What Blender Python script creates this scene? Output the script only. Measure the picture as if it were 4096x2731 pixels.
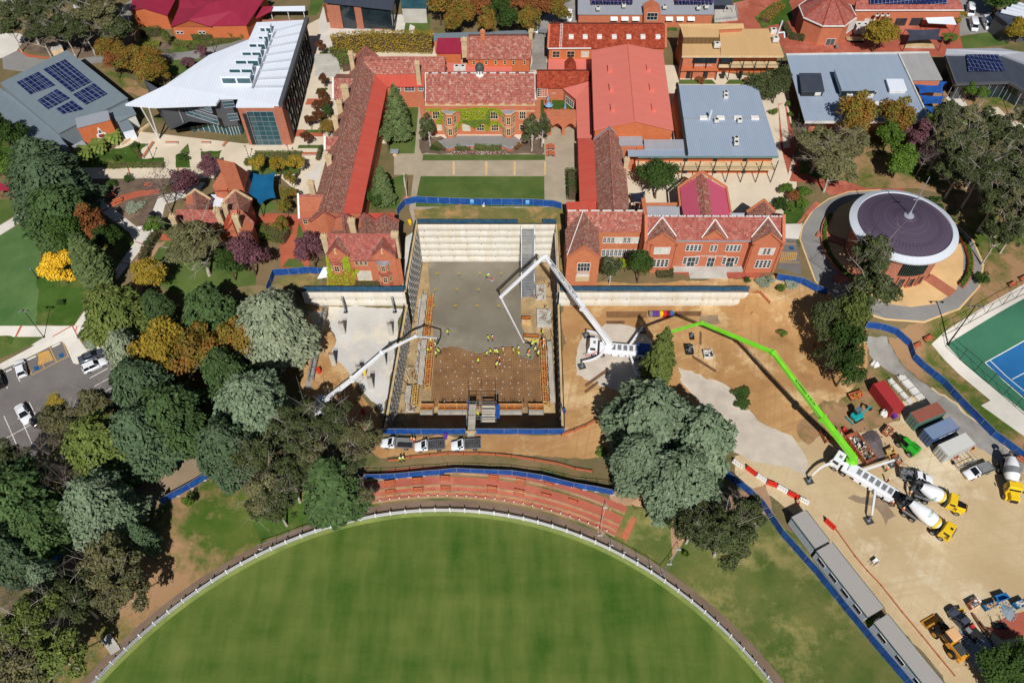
import bpy,bmesh,math,random
import numpy as np
from mathutils import Vector,Matrix,geometry,noise as mnoise
from math import *
Vc=Vector;rn=range;en=enumerate
R=radians
def Zv(z):return Vc((0,0,z))
for _o in list(bpy.data.objects):bpy.data.objects.remove(_o)
SC=bpy.context.scene
COL=SC.collection
CAM_H,TILT,FPX=122.0,R(52.6),3184.0
cd=bpy.data.cameras.new('camera');cam=bpy.data.objects.new('camera',cd);COL.objects.link(cam)
cam.location=(0,0,CAM_H);cam.rotation_euler=(pi/2-TILT,0,0)
cd.sensor_width=36.0;cd.lens=FPX/4096*36;cd.clip_start=1.0;cd.clip_end=6000
SC.camera=cam
SC.render.resolution_x,SC.render.resolution_y=1024,682
SUN_EL,SUN_AZ=46.0,176.5
w=bpy.data.worlds.new('World');SC.world=w;w.use_nodes=1
nt=w.node_tree;sky=nt.nodes.new('ShaderNodeTexSky');sky.sky_type='NISHITA';sky.sun_disc=0
sky.sun_elevation=R(SUN_EL);sky.sun_rotation=R(SUN_AZ);sky.altitude=600;sky.dust_density=.6
bg=next(n for n in nt.nodes if n.type=='BACKGROUND');bg.inputs['Strength'].default_value=0.036
nt.links.new(sky.outputs[0],bg.inputs['Color'])
sl=bpy.data.lights.new('sun','SUN');sl.energy=4.6;sl.angle=R(.5);sl.color=(1,.968,.92)
sun=bpy.data.objects.new('sun',sl);COL.objects.link(sun)
sdir=Vc((sin(R(SUN_AZ))*cos(R(SUN_EL)),cos(R(SUN_AZ))*cos(R(SUN_EL)),sin(R(SUN_EL))))
sun.rotation_euler=sdir.to_track_quat('Z','Y').to_euler();sun.location=(0,-60,150)
SC.view_settings.view_transform='Standard';SC.view_settings.look='None'
SC.view_settings.exposure=0.0;SC.view_settings.gamma=1.0
SC.cycles.max_bounces=5;SC.cycles.diffuse_bounces=2;SC.cycles.glossy_bounces=2;SC.cycles.transparent_max_bounces=8
def tile(ox,oy,s=2.24):return lambda x,y:(ox+x/s,oy+y/s)
A1,A2,A3,A4=[tile(1024*i,0)for i in rn(4)]
B1,B2,B3,B4=[tile(1024*i,680)for i in rn(4)]
C1,C2,C3,C4=[tile(1024*i,1360)for i in rn(4)]
D1,D2,D3,D4=[tile(1024*i,2031)for i in rn(4)]
O=lambda x,y:(x*1.74150,y*1.74150)
CT,ST=cos(TILT),sin(TILT)
def ray(p):
 u=(p[0]-2048)/FPX;v=(1365.5-p[1])/FPX
 return(u,CT+v*ST,-ST+v*CT)
def G(p,z=0.0):
 d=ray(p);t=(z-CAM_H)/d[2]
 return Vc((t*d[0],t*d[1],z))
def OW(p,a,b):
 d=ray(p);nx,ny=b[1]-a[1],a[0]-b[0]
 t=(nx*a[0]+ny*a[1])/(nx*d[0]+ny*d[1])
 return Vc((t*d[0],t*d[1],CAM_H+t*d[2]))
def opl(p,q,n):
 d=Vc(ray(p));c=Zv(CAM_H);t=(Vc(q)-c).dot(n)/d.dot(n)
 return c+d*t
OC=(-11.73,-.19);OR=59.16;OZ=-2.5
def sm(t):t=min(1,max(0,t));return t*t*(3-2*t)
def h(x,y):
 """height of the land: school terrace at 4 m, yard at 0, cricket oval at -2.5 m"""
 if x<-41:k=min(1,(-41-x)/22);yc=102.35-6*k;wd=.15+26*k*k
 elif x>46.2:k=min(1,(x-46.2)/14);yc=102.0-9*k;wd=.15+15*k
 else:yc=102.35;wd=.15
 z=4*sm((y-yc)/wd+.5)
 d=hypot(x-OC[0],y-OC[1])-OR
 a=atan2(x-OC[0],y-OC[1])
 if d<14:
  lo,hi=(1.5,13)if not(-.25<a<.5)else(1.2,9.3)
  z=OZ+(z-OZ)*sm((d-lo)/(hi-lo))
 k=sm((x-24)/5)*sm((66-x)/6)*sm((y-73)/5)*sm((100-y)/3)
 if k>0:z+=k*(.7*mnoise.noise((x*.13,y*.13,1))+.3*mnoise.noise((x*.5,y*.5,2)))
 return z
def P(p):
 """the point of the land seen at p"""
 d=ray(p);prev=None
 for i in rn(0,61):
  z=4.3-i*.115;g=G(p,z);e=z-h(g[0],g[1])
  if e<=0:
   if prev is None:break
   a,b=prev,z
   for _ in rn(12):
    m=(a+b)/2;q=G(p,m)
    if m-h(q[0],q[1])>0:a=m
    else:b=m
   g=G(p,b);break
  prev=z
 g.z=h(g[0],g[1]);return g
MATS={}
def iv(n,k,v):n.inputs[k].default_value=v
class D(dict):__getattr__=dict.__getitem__
def lin(c):
 if isinstance(c,str):c=[int(c[i:i+2],16)for i in(0,2,4)]
 return tuple(((v/255)/12.92 if v/255<=.04045 else((v/255+.055)/1.055)**2.4)for v in c)+(1,)
def mat(name,c,c2=None,sca=1.0,ro=.85,metal=0.0,kd='noise',c3=None,spec=.3,s2=None,bump=0,amt=1.0,alpha=1.0,track=None):
 """procedural surface; c, c2, c3 are sRGB 0-255"""
 if name in MATS:return MATS[name]
 m=bpy.data.materials.new(name);m.use_nodes=1;n=m.node_tree.nodes;L=m.node_tree.links
 b=next(x for x in n if x.type=='BSDF_PRINCIPLED')
 iv(b,'Roughness',ro);iv(b,'Metallic',metal)
 iv(b,'Specular IOR Level',spec)
 if alpha<1:iv(b,'Alpha',alpha)
 A=lin(c);B=lin(c2)if c2 else tuple(v*.8 for v in A[:3])+(1,)
 tc=n.new('ShaderNodeTexCoord');obj=tc.outputs['Object'];uv=tc.outputs['UV']
 def noise(src,sc,det=4,rgh=.6):
  t=n.new('ShaderNodeTexNoise');iv(t,'Scale',sc);iv(t,'Detail',det)
  iv(t,'Roughness',rgh);L.new(src,t.inputs['Vector']);return t.outputs['Fac']
 def ramp(f,lo,hi):
  r=n.new('ShaderNodeMapRange');iv(r,1,lo);iv(r,2,hi);L.new(f,r.inputs[0]);return r.outputs[0]
 def mix(f,a,bb,mode='MIX'):
  x=n.new('ShaderNodeMix');x.data_type='RGBA';x.blend_type=mode
  for s,v in((0,f),(6,a),(7,bb)):
   if isinstance(v,bpy.types.NodeSocket):L.new(v,x.inputs[s])
   else:iv(x,s,v)
  return x.outputs[2]
 def math_(op,a,bb):
  x=n.new('ShaderNodeMath');x.operation=op
  for i,v in en((a,bb)):
   if isinstance(v,bpy.types.NodeSocket):L.new(v,x.inputs[i])
   else:iv(x,i,v)
  return x.outputs[0]
 def vsc(src,v):
  x=n.new('ShaderNodeVectorMath');x.operation='MULTIPLY';L.new(src,x.inputs[0]);iv(x,1,v);return x.outputs[0]
 def wave(src,sc,dirn='X',dist=0):
  t=n.new('ShaderNodeTexWave');t.bands_direction=dirn;iv(t,'Scale',sc);iv(t,'Distortion',dist)
  L.new(src,t.inputs['Vector']);return t.outputs['Fac']
 def white(src):
  s=n.new('ShaderNodeVectorMath');s.operation='FLOOR';L.new(src,s.inputs[0])
  t=n.new('ShaderNodeTexWhiteNoise');t.noise_dimensions='3D';L.new(s.outputs[0],t.inputs['Vector']);return t.outputs['Value']
 hgt=None
 if kd=='noise':
  col=mix(ramp(noise(obj,sca,6),.35,.65),A,B)
  f=ramp(noise(obj,sca*9,3),.3,.7);col=mix(math_('MULTIPLY',f,.22*amt),col,B)
  hgt=f
  if c3:col=mix(ramp(noise(obj,s2 or sca*.35,6,.7),.52,.62),col,lin(c3))
  if track is not None:
   for a_ in track:
    mp_=n.new('ShaderNodeMapping');iv(mp_,'Rotation',(0,0,a_));L.new(obj,mp_.inputs[0]);col=mix(math_('MULTIPLY',ramp(noise(vsc(mp_.outputs[0],(1.5,.05,1)),1,3,.6),.52,.66),.4),col,B)
 elif kd=='grass':
  col=mix(ramp(noise(obj,sca,5,.65),.36,.64),A,B)
  f=ramp(noise(obj,2.6,3,.7),.25,.75);col=mix(math_('MULTIPLY',f,.4),col,B)
  if c3:col=mix(ramp(noise(obj,s2 or sca*.6,6,.72),.5-amt*.05+.05,.64-amt*.05+.05),col,lin(c3))
  hgt=f
 elif kd=='mow':
  wv=wave(vsc(obj,(.055,.0,0)),1.0,'X',0);w2=wave(vsc(obj,(0,.035,0)),1.0,'Y',0)
  nx=noise(vsc(obj,(1.0,.16,1)),.33,4,.6);ny=noise(vsc(obj,(.18,1.0,1)),.2,4,.6);nn=noise(obj,.075,5,.62)
  f=math_('ADD',math_('MULTIPLY',nx,.36),math_('ADD',math_('MULTIPLY',ny,.24),math_('MULTIPLY',nn,.40)))
  col=mix(ramp(f,.40,.60),A,B)
  fine=ramp(noise(obj,3.0,3,.7),.3,.7);col=mix(math_('MULTIPLY',fine,.3),col,lin(c3)if c3 else B)
 elif kd=='brick':
  br=n.new('ShaderNodeTexBrick');L.new(uv,br.inputs['Vector']);iv(br,'Scale',1)
  iv(br,'Color1',A);iv(br,'Color2',B);iv(br,'Mortar',lin(c3)if c3 else tuple(v*.9 for v in B))
  iv(br,'Mortar Size',.012);iv(br,'Brick Width',.32);iv(br,'Row Height',.12)
  col=mix(math_('MULTIPLY',ramp(noise(obj,.5,5),.35,.7),.4),br.outputs['Color'],B)
  w_=white(vsc(uv,(2.2,5.5,1)));col=mix(math_('MULTIPLY',w_,.3),col,lin(c3)if c3 else B)
 elif kd=='tile':
  cell=white(vsc(uv,(2.2,2.2,1)));cell2=white(vsc(uv,(3.7,2.2,1)))
  col=mix(cell,A,B)
  lich=ramp(noise(uv,sca*.35,6,.75),.46,.66)
  sp=math_('MULTIPLY',math_('GREATER_THAN',cell2,.45),lich)
  if c3:col=mix(math_('MULTIPLY',sp,amt),col,lin(c3))
  wv=wave(vsc(uv,(0,.35,0)),2.2,'Y');col=mix(math_('MULTIPLY',math_('GREATER_THAN',wv,.86),.4),col,(.02,.008,.006,1))
  hgt=cell
 elif kd=='corr':
  wv=wave(vsc(uv,(sca,0,0)),1.0,'X');sheet=white(vsc(uv,(.9,.16,1)))
  col=mix(math_('MULTIPLY',ramp(wv,.1,.9),.55),A,B)
  col=mix(math_('MULTIPLY',sheet,.18),col,B)
  col=mix(math_('MULTIPLY',ramp(noise(vsc(uv,(1,.25,1)),.6,5,.7),.45,.8),.35*amt),col,lin(c3)if c3 else B)
  hgt=wv
 elif kd=='shot':
  wv=wave(vsc(uv,(0,sca,0)),1.0,'Y',.5);st=noise(vsc(uv,(1,.12,1)),.8,5,.7)
  col=mix(ramp(st,.4,.75),A,B);col=mix(math_('MULTIPLY',ramp(noise(obj,1.5,5),.4,.8),.4),col,lin(c3)if c3 else B)
  hgt=wv;bump=bump or .4
 elif kd=='rebar':
  wx=wave(vsc(obj,(1.6,0,0)),1.0,'X');wy=wave(vsc(obj,(0,1.6,0)),1.0,'Y')
  g_=math_('MAXIMUM',math_('GREATER_THAN',wx,.8),math_('GREATER_THAN',wy,.8))
  col=mix(ramp(noise(obj,.25,6,.7),.38,.66),A,B);col=mix(math_('MULTIPLY',g_,.75),col,lin(c3))
 elif kd=='leaf':
  oi=n.new('ShaderNodeObjectInfo');ge=n.new('ShaderNodeNewGeometry')
  col=mix(ge.outputs['Random Per Island'],A,B)
  col=mix(math_('MULTIPLY',ramp(noise(obj,sca,3),.35,.65),.75),col,lin(c3)if c3 else B)
  hs=n.new('ShaderNodeHueSaturation');L.new(col,hs.inputs['Color'])
  L.new(ramp(oi.outputs['Random'],0,1),(vr:=n.new('ShaderNodeMapRange')).inputs[0]);iv(vr,3,.85);iv(vr,4,1.15)
  L.new(vr.outputs[0],hs.inputs['Value']);col=hs.outputs['Color']
  tr=n.new('ShaderNodeBsdfTranslucent');L.new(col,tr.inputs['Color']);ms=n.new('ShaderNodeMixShader');iv(ms,0,.22)
  out=next(x for x in n if x.type=='OUTPUT_MATERIAL');L.new(b.outputs[0],ms.inputs[1]);L.new(tr.outputs[0],ms.inputs[2]);L.new(ms.outputs[0],out.inputs['Surface'])
 elif kd=='solar':
  br=n.new('ShaderNodeTexBrick');L.new(uv,br.inputs['Vector']);br.offset=0;iv(br,'Scale',1)
  iv(br,'Color1',A);iv(br,'Color2',B);iv(br,'Mortar',lin(c3))
  iv(br,'Mortar Size',.03);iv(br,'Brick Width',1.65);iv(br,'Row Height',1.0)
  col=br.outputs['Color']
 elif kd=='mesh':
  wx=wave(vsc(uv,(3,0,0)),1.0,'X');col=mix(ramp(noise(uv,sca,5,.7),.35,.65),A,B)
  col=mix(math_('MULTIPLY',wx,.25),col,B)
 L.new(col,b.inputs['Base Color'])
 if bump and hgt is not None:
  bp=n.new('ShaderNodeBump');iv(bp,'Strength',bump);iv(bp,'Distance',.06)
  L.new(hgt,bp.inputs['Height']);L.new(bp.outputs[0],b.inputs['Normal'])
 MATS[name]=m;return m
QF=[(0,3,2,1),(4,5,6,7),(0,1,5,4),(1,2,6,5),(2,3,7,6),(3,0,4,7)]
QG=[(0,1,2,3),(7,6,5,4),(0,4,5,1),(1,5,6,2),(2,6,7,3),(3,7,4,0)]
QP=[(0,1,2,3,4),(9,8,7,6,5),(0,5,6,1),(1,6,7,2),(2,7,8,3),(3,8,9,4),(4,9,5,0)]
class MB:
 def __init__(s):s.v=[];s.f=[];s.m=[];s.cur=0;s.M=None
 def add(s,vs,fs):
  o=len(s.v)
  if s.M is not None:vs=[s.M@Vc(q)for q in vs]
  s.v+=[tuple(q)for q in vs];s.f+=[tuple(i+o for i in f)for f in fs];s.m+=[s.cur]*len(fs);return s
 def box(s,x0,x1,y0,y1,z0,z1):
  return s.add([(x0,y0,z0),(x1,y0,z0),(x1,y1,z0),(x0,y1,z0),(x0,y0,z1),(x1,y0,z1),(x1,y1,z1),(x0,y1,z1)],QF)
 def cbx(s,c,sx,sy,sz,rz=0.0):
  cs,sn=cos(rz),sin(rz);o=[]
  for z in(0,sz):
   for a,b in((-1,-1),(1,-1),(1,1),(-1,1)):
    x,y=a*sx/2,b*sy/2;o.append((c[0]+x*cs-y*sn,c[1]+x*sn+y*cs,c[2]+z))
  return s.add(o,QF)
 def tbx(s,x0,x1,y0,y1,z0,z1,tx=0,ty=0,fx=None):
  fx=tx if fx is None else fx
  return s.add([(x0,y0,z0),(x1,y0,z0),(x1,y1,z0),(x0,y1,z0),(x0+tx,y0+ty,z1),(x1-fx,y0+ty,z1),(x1-fx,y1-ty,z1),(x0+tx,y1-ty,z1)],QF)
 def prz(s,PL,z0,z1):
  n=len(PL);a=sum(PL[i][0]*PL[(i+1)%n][1]-PL[(i+1)%n][0]*PL[i][1]for i in rn(n))
  if a<0:PL=PL[::-1]
  vs=[(q[0],q[1],z0)for q in PL]+[(q[0],q[1],z1)for q in PL]
  return s.add(vs,[tuple(rn(n))[::-1],tuple(rn(n,2*n))]+[(i,(i+1)%n,n+(i+1)%n,n+i)for i in rn(n)])
 def side(s,PL,y0,y1):
  n=len(PL);vs=[(q[0],y0,q[1])for q in PL]+[(q[0],y1,q[1])for q in PL]
  return s.add(vs,[tuple(rn(n)),tuple(rn(n,2*n))[::-1]]+[(i,n+i,n+(i+1)%n,(i+1)%n)for i in rn(n)])
 def face(s,pts):return s.add(pts,[tuple(rn(len(pts)))])
 def slab(s,pts,t):
  n=len(pts);vs=[tuple(q)for q in pts]+[(q[0],q[1],q[2]-t)for q in pts]
  nz=sum(pts[i][0]*pts[(i+1)%n][1]-pts[(i+1)%n][0]*pts[i][1]for i in rn(n))
  if nz<0:vs=vs[:n][::-1]+vs[n:][::-1]
  return s.add(vs,[tuple(rn(n)),tuple(rn(n,2*n))[::-1]]+[(n+i,n+(i+1)%n,(i+1)%n,i)for i in rn(n)])
 def tube(s,a,b,r0,r1=None,n=8,cap=1):
  a,b=Vc(a),Vc(b);r1=r0 if r1 is None else r1
  d=(b-a).normalized();x=d.orthogonal().normalized();y=d.cross(x)
  vs=[]
  for c,r in((a,r0),(b,r1)):
   for i in rn(n):
    t=2*pi*i/n;vs.append(c+x*cos(t)*r+y*sin(t)*r)
  fs=[(i,(i+1)%n,n+(i+1)%n,n+i)for i in rn(n)]
  if cap:fs+=[tuple(rn(n))[::-1],tuple(rn(n,2*n))]
  return s.add(vs,fs)
 def bar(s,a,b,wd,ht):
  a,b=Vc(a),Vc(b);d=(b-a).normalized();up=Zv(1)
  if abs(d.z)>.95:up=Vc((0,1,0))
  x=d.cross(up).normalized()*wd/2;y=x.cross(d).normalized()*ht/2
  vs=[c+i*x+j*y for c in(a,b)for i,j in((-1,-1),(1,-1),(1,1),(-1,1))]
  return s.add(vs,QG)
 def taper(s,a,b,w0,h0,w1,h1):
  a,b=Vc(a),Vc(b);d=(b-a).normalized();up=Zv(1)
  if abs(d.z)>.95:up=Vc((0,1,0))
  x=d.cross(up).normalized();y=x.cross(d).normalized()
  vs=[c+i*x*ww/2+j*y*hh/2 for c,ww,hh in((a,w0,h0),(b,w1,h1))for i,j in((-1,-1),(1,-1),(1,1),(-1,1))]
  return s.add(vs,QG)
 def lat(s,c,prof,n=24,a0=0,a1=2*pi):
  full=abs(a1-a0-2*pi)<1e-6;k=n if full else n+1;vs=[]
  for r,z in prof:
   for i in rn(k):
    t=a0+(a1-a0)*i/n;vs.append((c[0]+r*cos(t),c[1]+r*sin(t),c[2]+z))
  fs=[]
  for j in rn(len(prof)-1):
   for i in rn(n):
    i2=(i+1)%k;fs.append((j*k+i,j*k+i2,(j+1)*k+i2,(j+1)*k+i))
  return s.add(vs,fs)
 def wheel(s,c,r,wd,axis='y',n=14):
  d=Vc((0,wd/2,0))if axis=='y' else Vc((wd/2,0,0));c=Vc(c);return s.tube(c-d,c+d,r,r,n)
 def bd(s,name,mats,pnt=None,world=0,smo=0,bv=0):
  me=bpy.data.meshes.new(name);vs=s.v
  if world and pnt is not None:
   l=pnt.location;vs=[(q[0]-l[0],q[1]-l[1],q[2]-l[2])for q in vs]
  me.from_pydata(vs,[],s.f);mats=mats if isinstance(mats,(list,tuple))else[mats]
  for m in mats:me.materials.append(m)
  if len(mats)>1:me.polygons.foreach_set('material_index',s.m)
  me.update();autouv(me)
  if smo:me.polygons.foreach_set('use_smooth',[1]*len(me.polygons));me.set_sharp_from_angle(angle=R(38))
  o=bpy.data.objects.new(name,me);COL.objects.link(o)
  if pnt is not None:o.parent=pnt
  if bv:
   b=o.modifiers.new('bevel','BEVEL');b.width=bv;b.segments=2;b.limit_method='ANGLE'
  return o
 def bw(s,name,mats,pnt=None,smo=0,bv=0):return s.bd(name,mats,pnt,1,smo,bv)
def autouv(me):
 """UVs in metres: u level along the face, v up its slope"""
 nv,nl,npol=len(me.vertices),len(me.loops),len(me.polygons)
 if not npol:return
 co=np.empty(nv*3);me.vertices.foreach_get('co',co);co=co.reshape(-1,3)
 li=np.empty(nl,int);me.loops.foreach_get('vertex_index',li)
 no=np.empty(npol*3);me.polygons.foreach_get('normal',no);no=no.reshape(-1,3)
 lt=np.empty(npol,int);me.polygons.foreach_get('loop_total',lt);pi=np.repeat(np.arange(npol),lt)
 flat=np.abs(no[:,2])>.985
 u=np.stack([-no[:,1],no[:,0],np.zeros(npol)],1);ln=np.linalg.norm(u,axis=1);ln[ln==0]=1;u/=ln[:,None];u[flat]=(1,0,0)
 v=np.cross(no,u);v[flat]=(0,1,0)
 c=co[li];uv=np.stack([(c*u[pi]).sum(1),(c*v[pi]).sum(1)],1)
 l=me.uv_layers.new(name='UVMap');l.data.foreach_set('uv',uv.astype(np.float32).ravel())
def tag(o,lbl,cat,gro=None):
 o['label']=lbl;o['category']=cat
 if gro:o['group']=gro
 return o
def stc(o):o['kind']='structure';return o
def TH(name,loc,lbl,cat,gro=None,rz=0.0):
 o=bpy.data.objects.new(name,None);o.empty_display_size=.3;COL.objects.link(o);o.location=loc;o.rotation_euler=(0,0,rz)
 return tag(o,lbl,cat,gro)
KIDS={}
def dup(o,loc=None,rz=None,lbl=None,gro=None,sca=None,pnt=None,ch=None):
 c=o.copy();COL.objects.link(c)
 if pnt is not None:c.parent=pnt
 if loc is not None:c.location=loc
 if rz is not None:c.rotation_euler=(0,0,rz)
 if lbl:c['label']=lbl
 if gro:c['group']=gro
 if sca is not None:c.scale=(sca,)*3 if not isinstance(sca,(tuple,list))else sca
 for k in(tree_kids(o)if ch is None else ch):dup(k,pnt=c)
 return c
def tree_kids(o):
 if o.name not in KIDS:KIDS[o.name]=list(o.children)
 return KIDS[o.name]
def yaw(a,b):return atan2(b[1]-a[1],b[0]-a[0])
# = THE LAND
GM=D(ground=mat('scrub',(98,92,58),(128,108,78),.12,kd='grass',c3=(66,84,34),s2=.09,amt=.6),mow=mat('oval_turf',(106,118,58),(54,88,26),kd='mow',c3=(94,110,48),ro=.95,spec=.1),turfedge=mat('oval_edge_turf',(140,150,82),(112,128,66),.3,kd='grass',ro=.95,spec=.1),lawn=mat('lawn_grass',(98,112,60),(70,92,42),.16,kd='grass',ro=.95,spec=.1),lawnb=mat('bright_lawn',(74,100,42),(54,80,28),.2,kd='grass',c3=(104,108,58),ro=.95,spec=.1),lawnp=mat('pale_mown_lawn',(98,122,74),(66,98,52),.1,kd='grass',ro=.95,spec=.1),dry=mat('dry_lawn',(112,112,62),(74,92,42),.14,kd='grass',c3=(140,132,82),s2=.11,ro=.95,spec=.1),dead=mat('worn_grass',(140,124,78),(104,106,58),.25,kd='grass',c3=(178,140,94),s2=.18,ro=.95,spec=.1),bank=mat('bank_grass',(96,104,48),(62,88,30),.13,kd='grass',c3=(158,124,92),s2=.075,amt=2.3,ro=.95,spec=.1),soil=mat('garden_mulch',(118,100,86),(92,78,66),.5,c3=(132,112,92)),tan=mat('tan_soil',(176,142,112),(152,118,90),.2),dirt=mat('orange_site_dirt',(192,152,102),(160,118,74),.09,c3=(206,176,130),s2=.07,track=(.2,1.2)),yard=mat('compacted_yard_dirt',(206,186,150),(182,158,120),.06,c3=(216,200,170),s2=.05,track=(.5,-.7,1.4)),gravel=mat('crushed_rock',(206,194,178),(186,174,160),.3),wet=mat('grey_gravel',(160,156,150),(128,124,118),.25),asphalt=mat('asphalt',(122,117,114),(106,102,100),.15),road=mat('grey_road',(146,143,140),(126,124,122),.12),lane=mat('worn_lane',(158,138,112),(136,118,98),.15,c3=(176,142,102)),conc=mat('cream_concrete',(220,206,184),(202,188,166),.14),concg=mat('pale_concrete',(220,214,204),(198,192,182),.16),slab=mat('new_concrete_slab',(208,206,202),(184,180,172),.1,c3=(218,208,190),s2=.12),pave=mat('clay_pavers',(176,96,76),(156,80,62),.25,kd='noise',c3=(186,112,92)),brickp=mat('red_brick_paving',(186,104,78),(168,86,62),.22),tiers=mat('red_asphalt',(186,106,84),(170,92,72),.18,c3=(192,122,98)),ct=mat('courtyard_pavers',(176,162,140),(158,146,126),.3),sand=mat('sandy_paving',(226,190,138),(206,168,118),.18),apron=mat('brown_apron',(134,114,98),(114,96,82),.2),tgreen=mat('court_green',(58,112,86),(50,98,76),.1),tblue=mat('court_blue',(34,104,160),(28,92,146),.1),white=mat('line_paint',(236,232,224),(220,216,208),.8),yellow=mat('yellow_paint',(206,160,84),(190,146,80),.8),signblue=mat('blue_paint',(32,84,128),(28,74,116),1),)
POLY=[]
def PL(name,m,t,pts,world=0):
 q=[Vc((a[0],a[1],0))for a in pts]if world else[P(t(*a))for a in pts]
 POLY.append((name,m,[(v[0],v[1])for v in q]))
def arcpts(r,a0,a1,n=40):return[(OC[0]+r*sin(a0+(a1-a0)*i/n),OC[1]+r*cos(a0+(a1-a0)*i/n))for i in rn(n+1)]
for q in """paving conc O 205 404 300 300 560 330 700 330 700 60 740 40 1000 78 1262 78 1262 150 1560 150 1810 190 1830 440 1300 440 1300 330 760 330 740 440 690 448 640 404
brick_paving pave A4 200 250 205 0 790 0 1700 0 1720 240 1760 430 1600 510 150 480 120 260
brick_paving pave A3 1980 30 2294 -40 2600 40 2400 470 1960 280 1870 200
hedge_bed lawnb A3 2160 160 2340 40 2500 -20 2500 180 2250 250
driveway road A4 1700 -30 1960 -30 2060 280 1720 320
lawn lawn A4 1720 330 1990 290 2190 400 1750 440
lane wet A3 180 200 590 -30 590 220 320 330 320 640 180 640
lawn lawnb A3 1330 205 1480 205 1480 280 1385 280
lawn lawn A3 1495 715 1790 715 1830 755 1495 755
lawn lawn A3 1945 715 2200 715 2200 755 1910 755
road road A1 620 540 900 500 1290 482 1700 430 2240 330 2260 390 1760 530 1290 548 880 565 560 600 370 640 180 640 30 620 20 520 150 455 350 530
footpath concg A1 -60 300 170 300 235 335 150 455 20 520 -60 540
garden_bed soil A1 235 345 720 330 1560 400 1540 480 1290 480 880 500 560 520 440 500 160 440
brick_edge brickp A1 150 450 175 440 240 485 440 515 450 530 250 515
lawn lawn A1 1180 445 1540 440 1530 480 1290 480
garden_bed lawnb A1 1540 400 1640 350 2200 320 2210 345 1700 460 1540 475
lawn lawn A1 1470 550 1790 530 1900 560 1580 680 1500 660
rough_grass bank A1 870 570 1000 620 1340 820 1380 860 1220 880 1000 700
driveway wet A1 1090 60 1200 -20 1160 220 1110 400 1060 400
forecourt concg A2 570 300 560 200 600 60 700 200 1300 130 1340 160 1330 320 1600 320 1600 440 1000 440 560 440
lawn lawn A2 470 140 490 0 620 0 540 140
green_turf lawn A2 1345 165 1560 165 1560 325 1320 325
footpath concg A2 1380 220 1425 240 1405 325 1360 325
stair_court conc A2 530 500 745 500 740 690 680 700 600 1380 330 1320 520 560""".split("\n"):
 q=q.split();k=[int(a)for a in q[3:]];PL(q[0],q[1],globals()[q[2]],list(zip(k[::2],k[1::2])))
for q in([(560,500),(575,465),(640,465),(655,500)],[(530,845),(550,790),(650,790),(600,845)],[(500,940),(520,910),(640,910),(630,940)],[(465,1065),(475,1040),(620,1040),(600,1065)],[(435,1190),(445,1163),(600,1163),(600,1190)],[(370,1330),(385,1300),(600,1300),(590,1330)]):
 PL('turf_bed','lawn',A2,q)
for q in """brick_paving brickp A2 440 940 460 885 600 885 590 940
brick_paving brickp A2 340 1225 360 1162 440 1162 430 1190 600 1190 600 1225
brick_edge brickp A2 0 1392 0 1360 560 1365 545 1395
lawn lawn A2 -40 1500 -40 1392 405 1392 400 1560 -40 1568""".split("\n"):
 q=q.split();k=[int(a)for a in q[3:]];PL(q[0],q[1],globals()[q[2]],list(zip(k[::2],k[1::2])))
for q in([(970,1510),(1190,1290),(1350,1280),(1280,1350),(1280,1420),(1475,1412),(1475,1505)],[(1600,1500),(1600,1380),(1700,1380),(1705,1500)],[(1800,1500),(1805,1360),(1990,1345),(1920,1500)]):
 PL('garden_lawn','lawnb',A1,q)
PL('garden_wedge','lawn',A1,[(1605,1370),(1685,1285),(1702,1370)])
PL('garden_bed','lawnb',A1,[(-40,1150),(120,1140),(200,1400),(700,1420),(1190,1290),(960,1520),(640,1568),(-40,1568)])
for x in(1135,1590,1690):PL('brick_edge','brickp',A1,[(x,1510),(x+12,1510),(x+22,1568),(x+8,1568)])
for q in """lawn lawnp B1 -300 760 0 585 370 385 345 480 358 800 345 1050 325 1392 -300 1392
lawn lawnb B1 370 385 500 350 760 260 1150 560 1200 650 1000 930 830 1155 665 1392 325 1392 345 1050 358 800 345 480
lawn lawn B1 -200 260 150 270 310 290 0 490 -200 600
footpath concg B1 -300 660 0 495 330 300 372 350 0 585 -300 760
footpath concg B1 -300 1396 850 1396 900 1440 900 1490 720 1500 700 1568 280 1568 400 1494 -300 1494
footpath concg B1 665 1394 830 1158 850 1170 760 1394
lawn lawn B1 150 1495 395 1495 120 1640 -300 1810 -300 1495
garden_bed lawnb B1 -300 1495 140 1495 110 1545 -60 1640 -300 1640
garden_bed soil B1 770 80 1460 75 1430 240 1290 545 1000 335 960 300 760 160
footpath concg B1 720 160 790 180 970 310 1250 530 1365 560 1362 630 1290 680 1050 985 1000 935 1205 650 1160 560 750 260
footpath concg B1 1285 560 1420 240 1770 140 1800 110 1840 115 1780 200 1480 310 1450 430 1365 560
footpath conc B1 640 -20 1950 -20 1950 75 760 78
brick_path brickp B1 966 315 1090 225 1250 185 1450 168 1430 214 1260 236 1120 275 1005 336""".split("\n"):
 q=q.split();k=[int(a)for a in q[3:]];PL(q[0],q[1],globals()[q[2]],list(zip(k[::2],k[1::2])))
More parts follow.
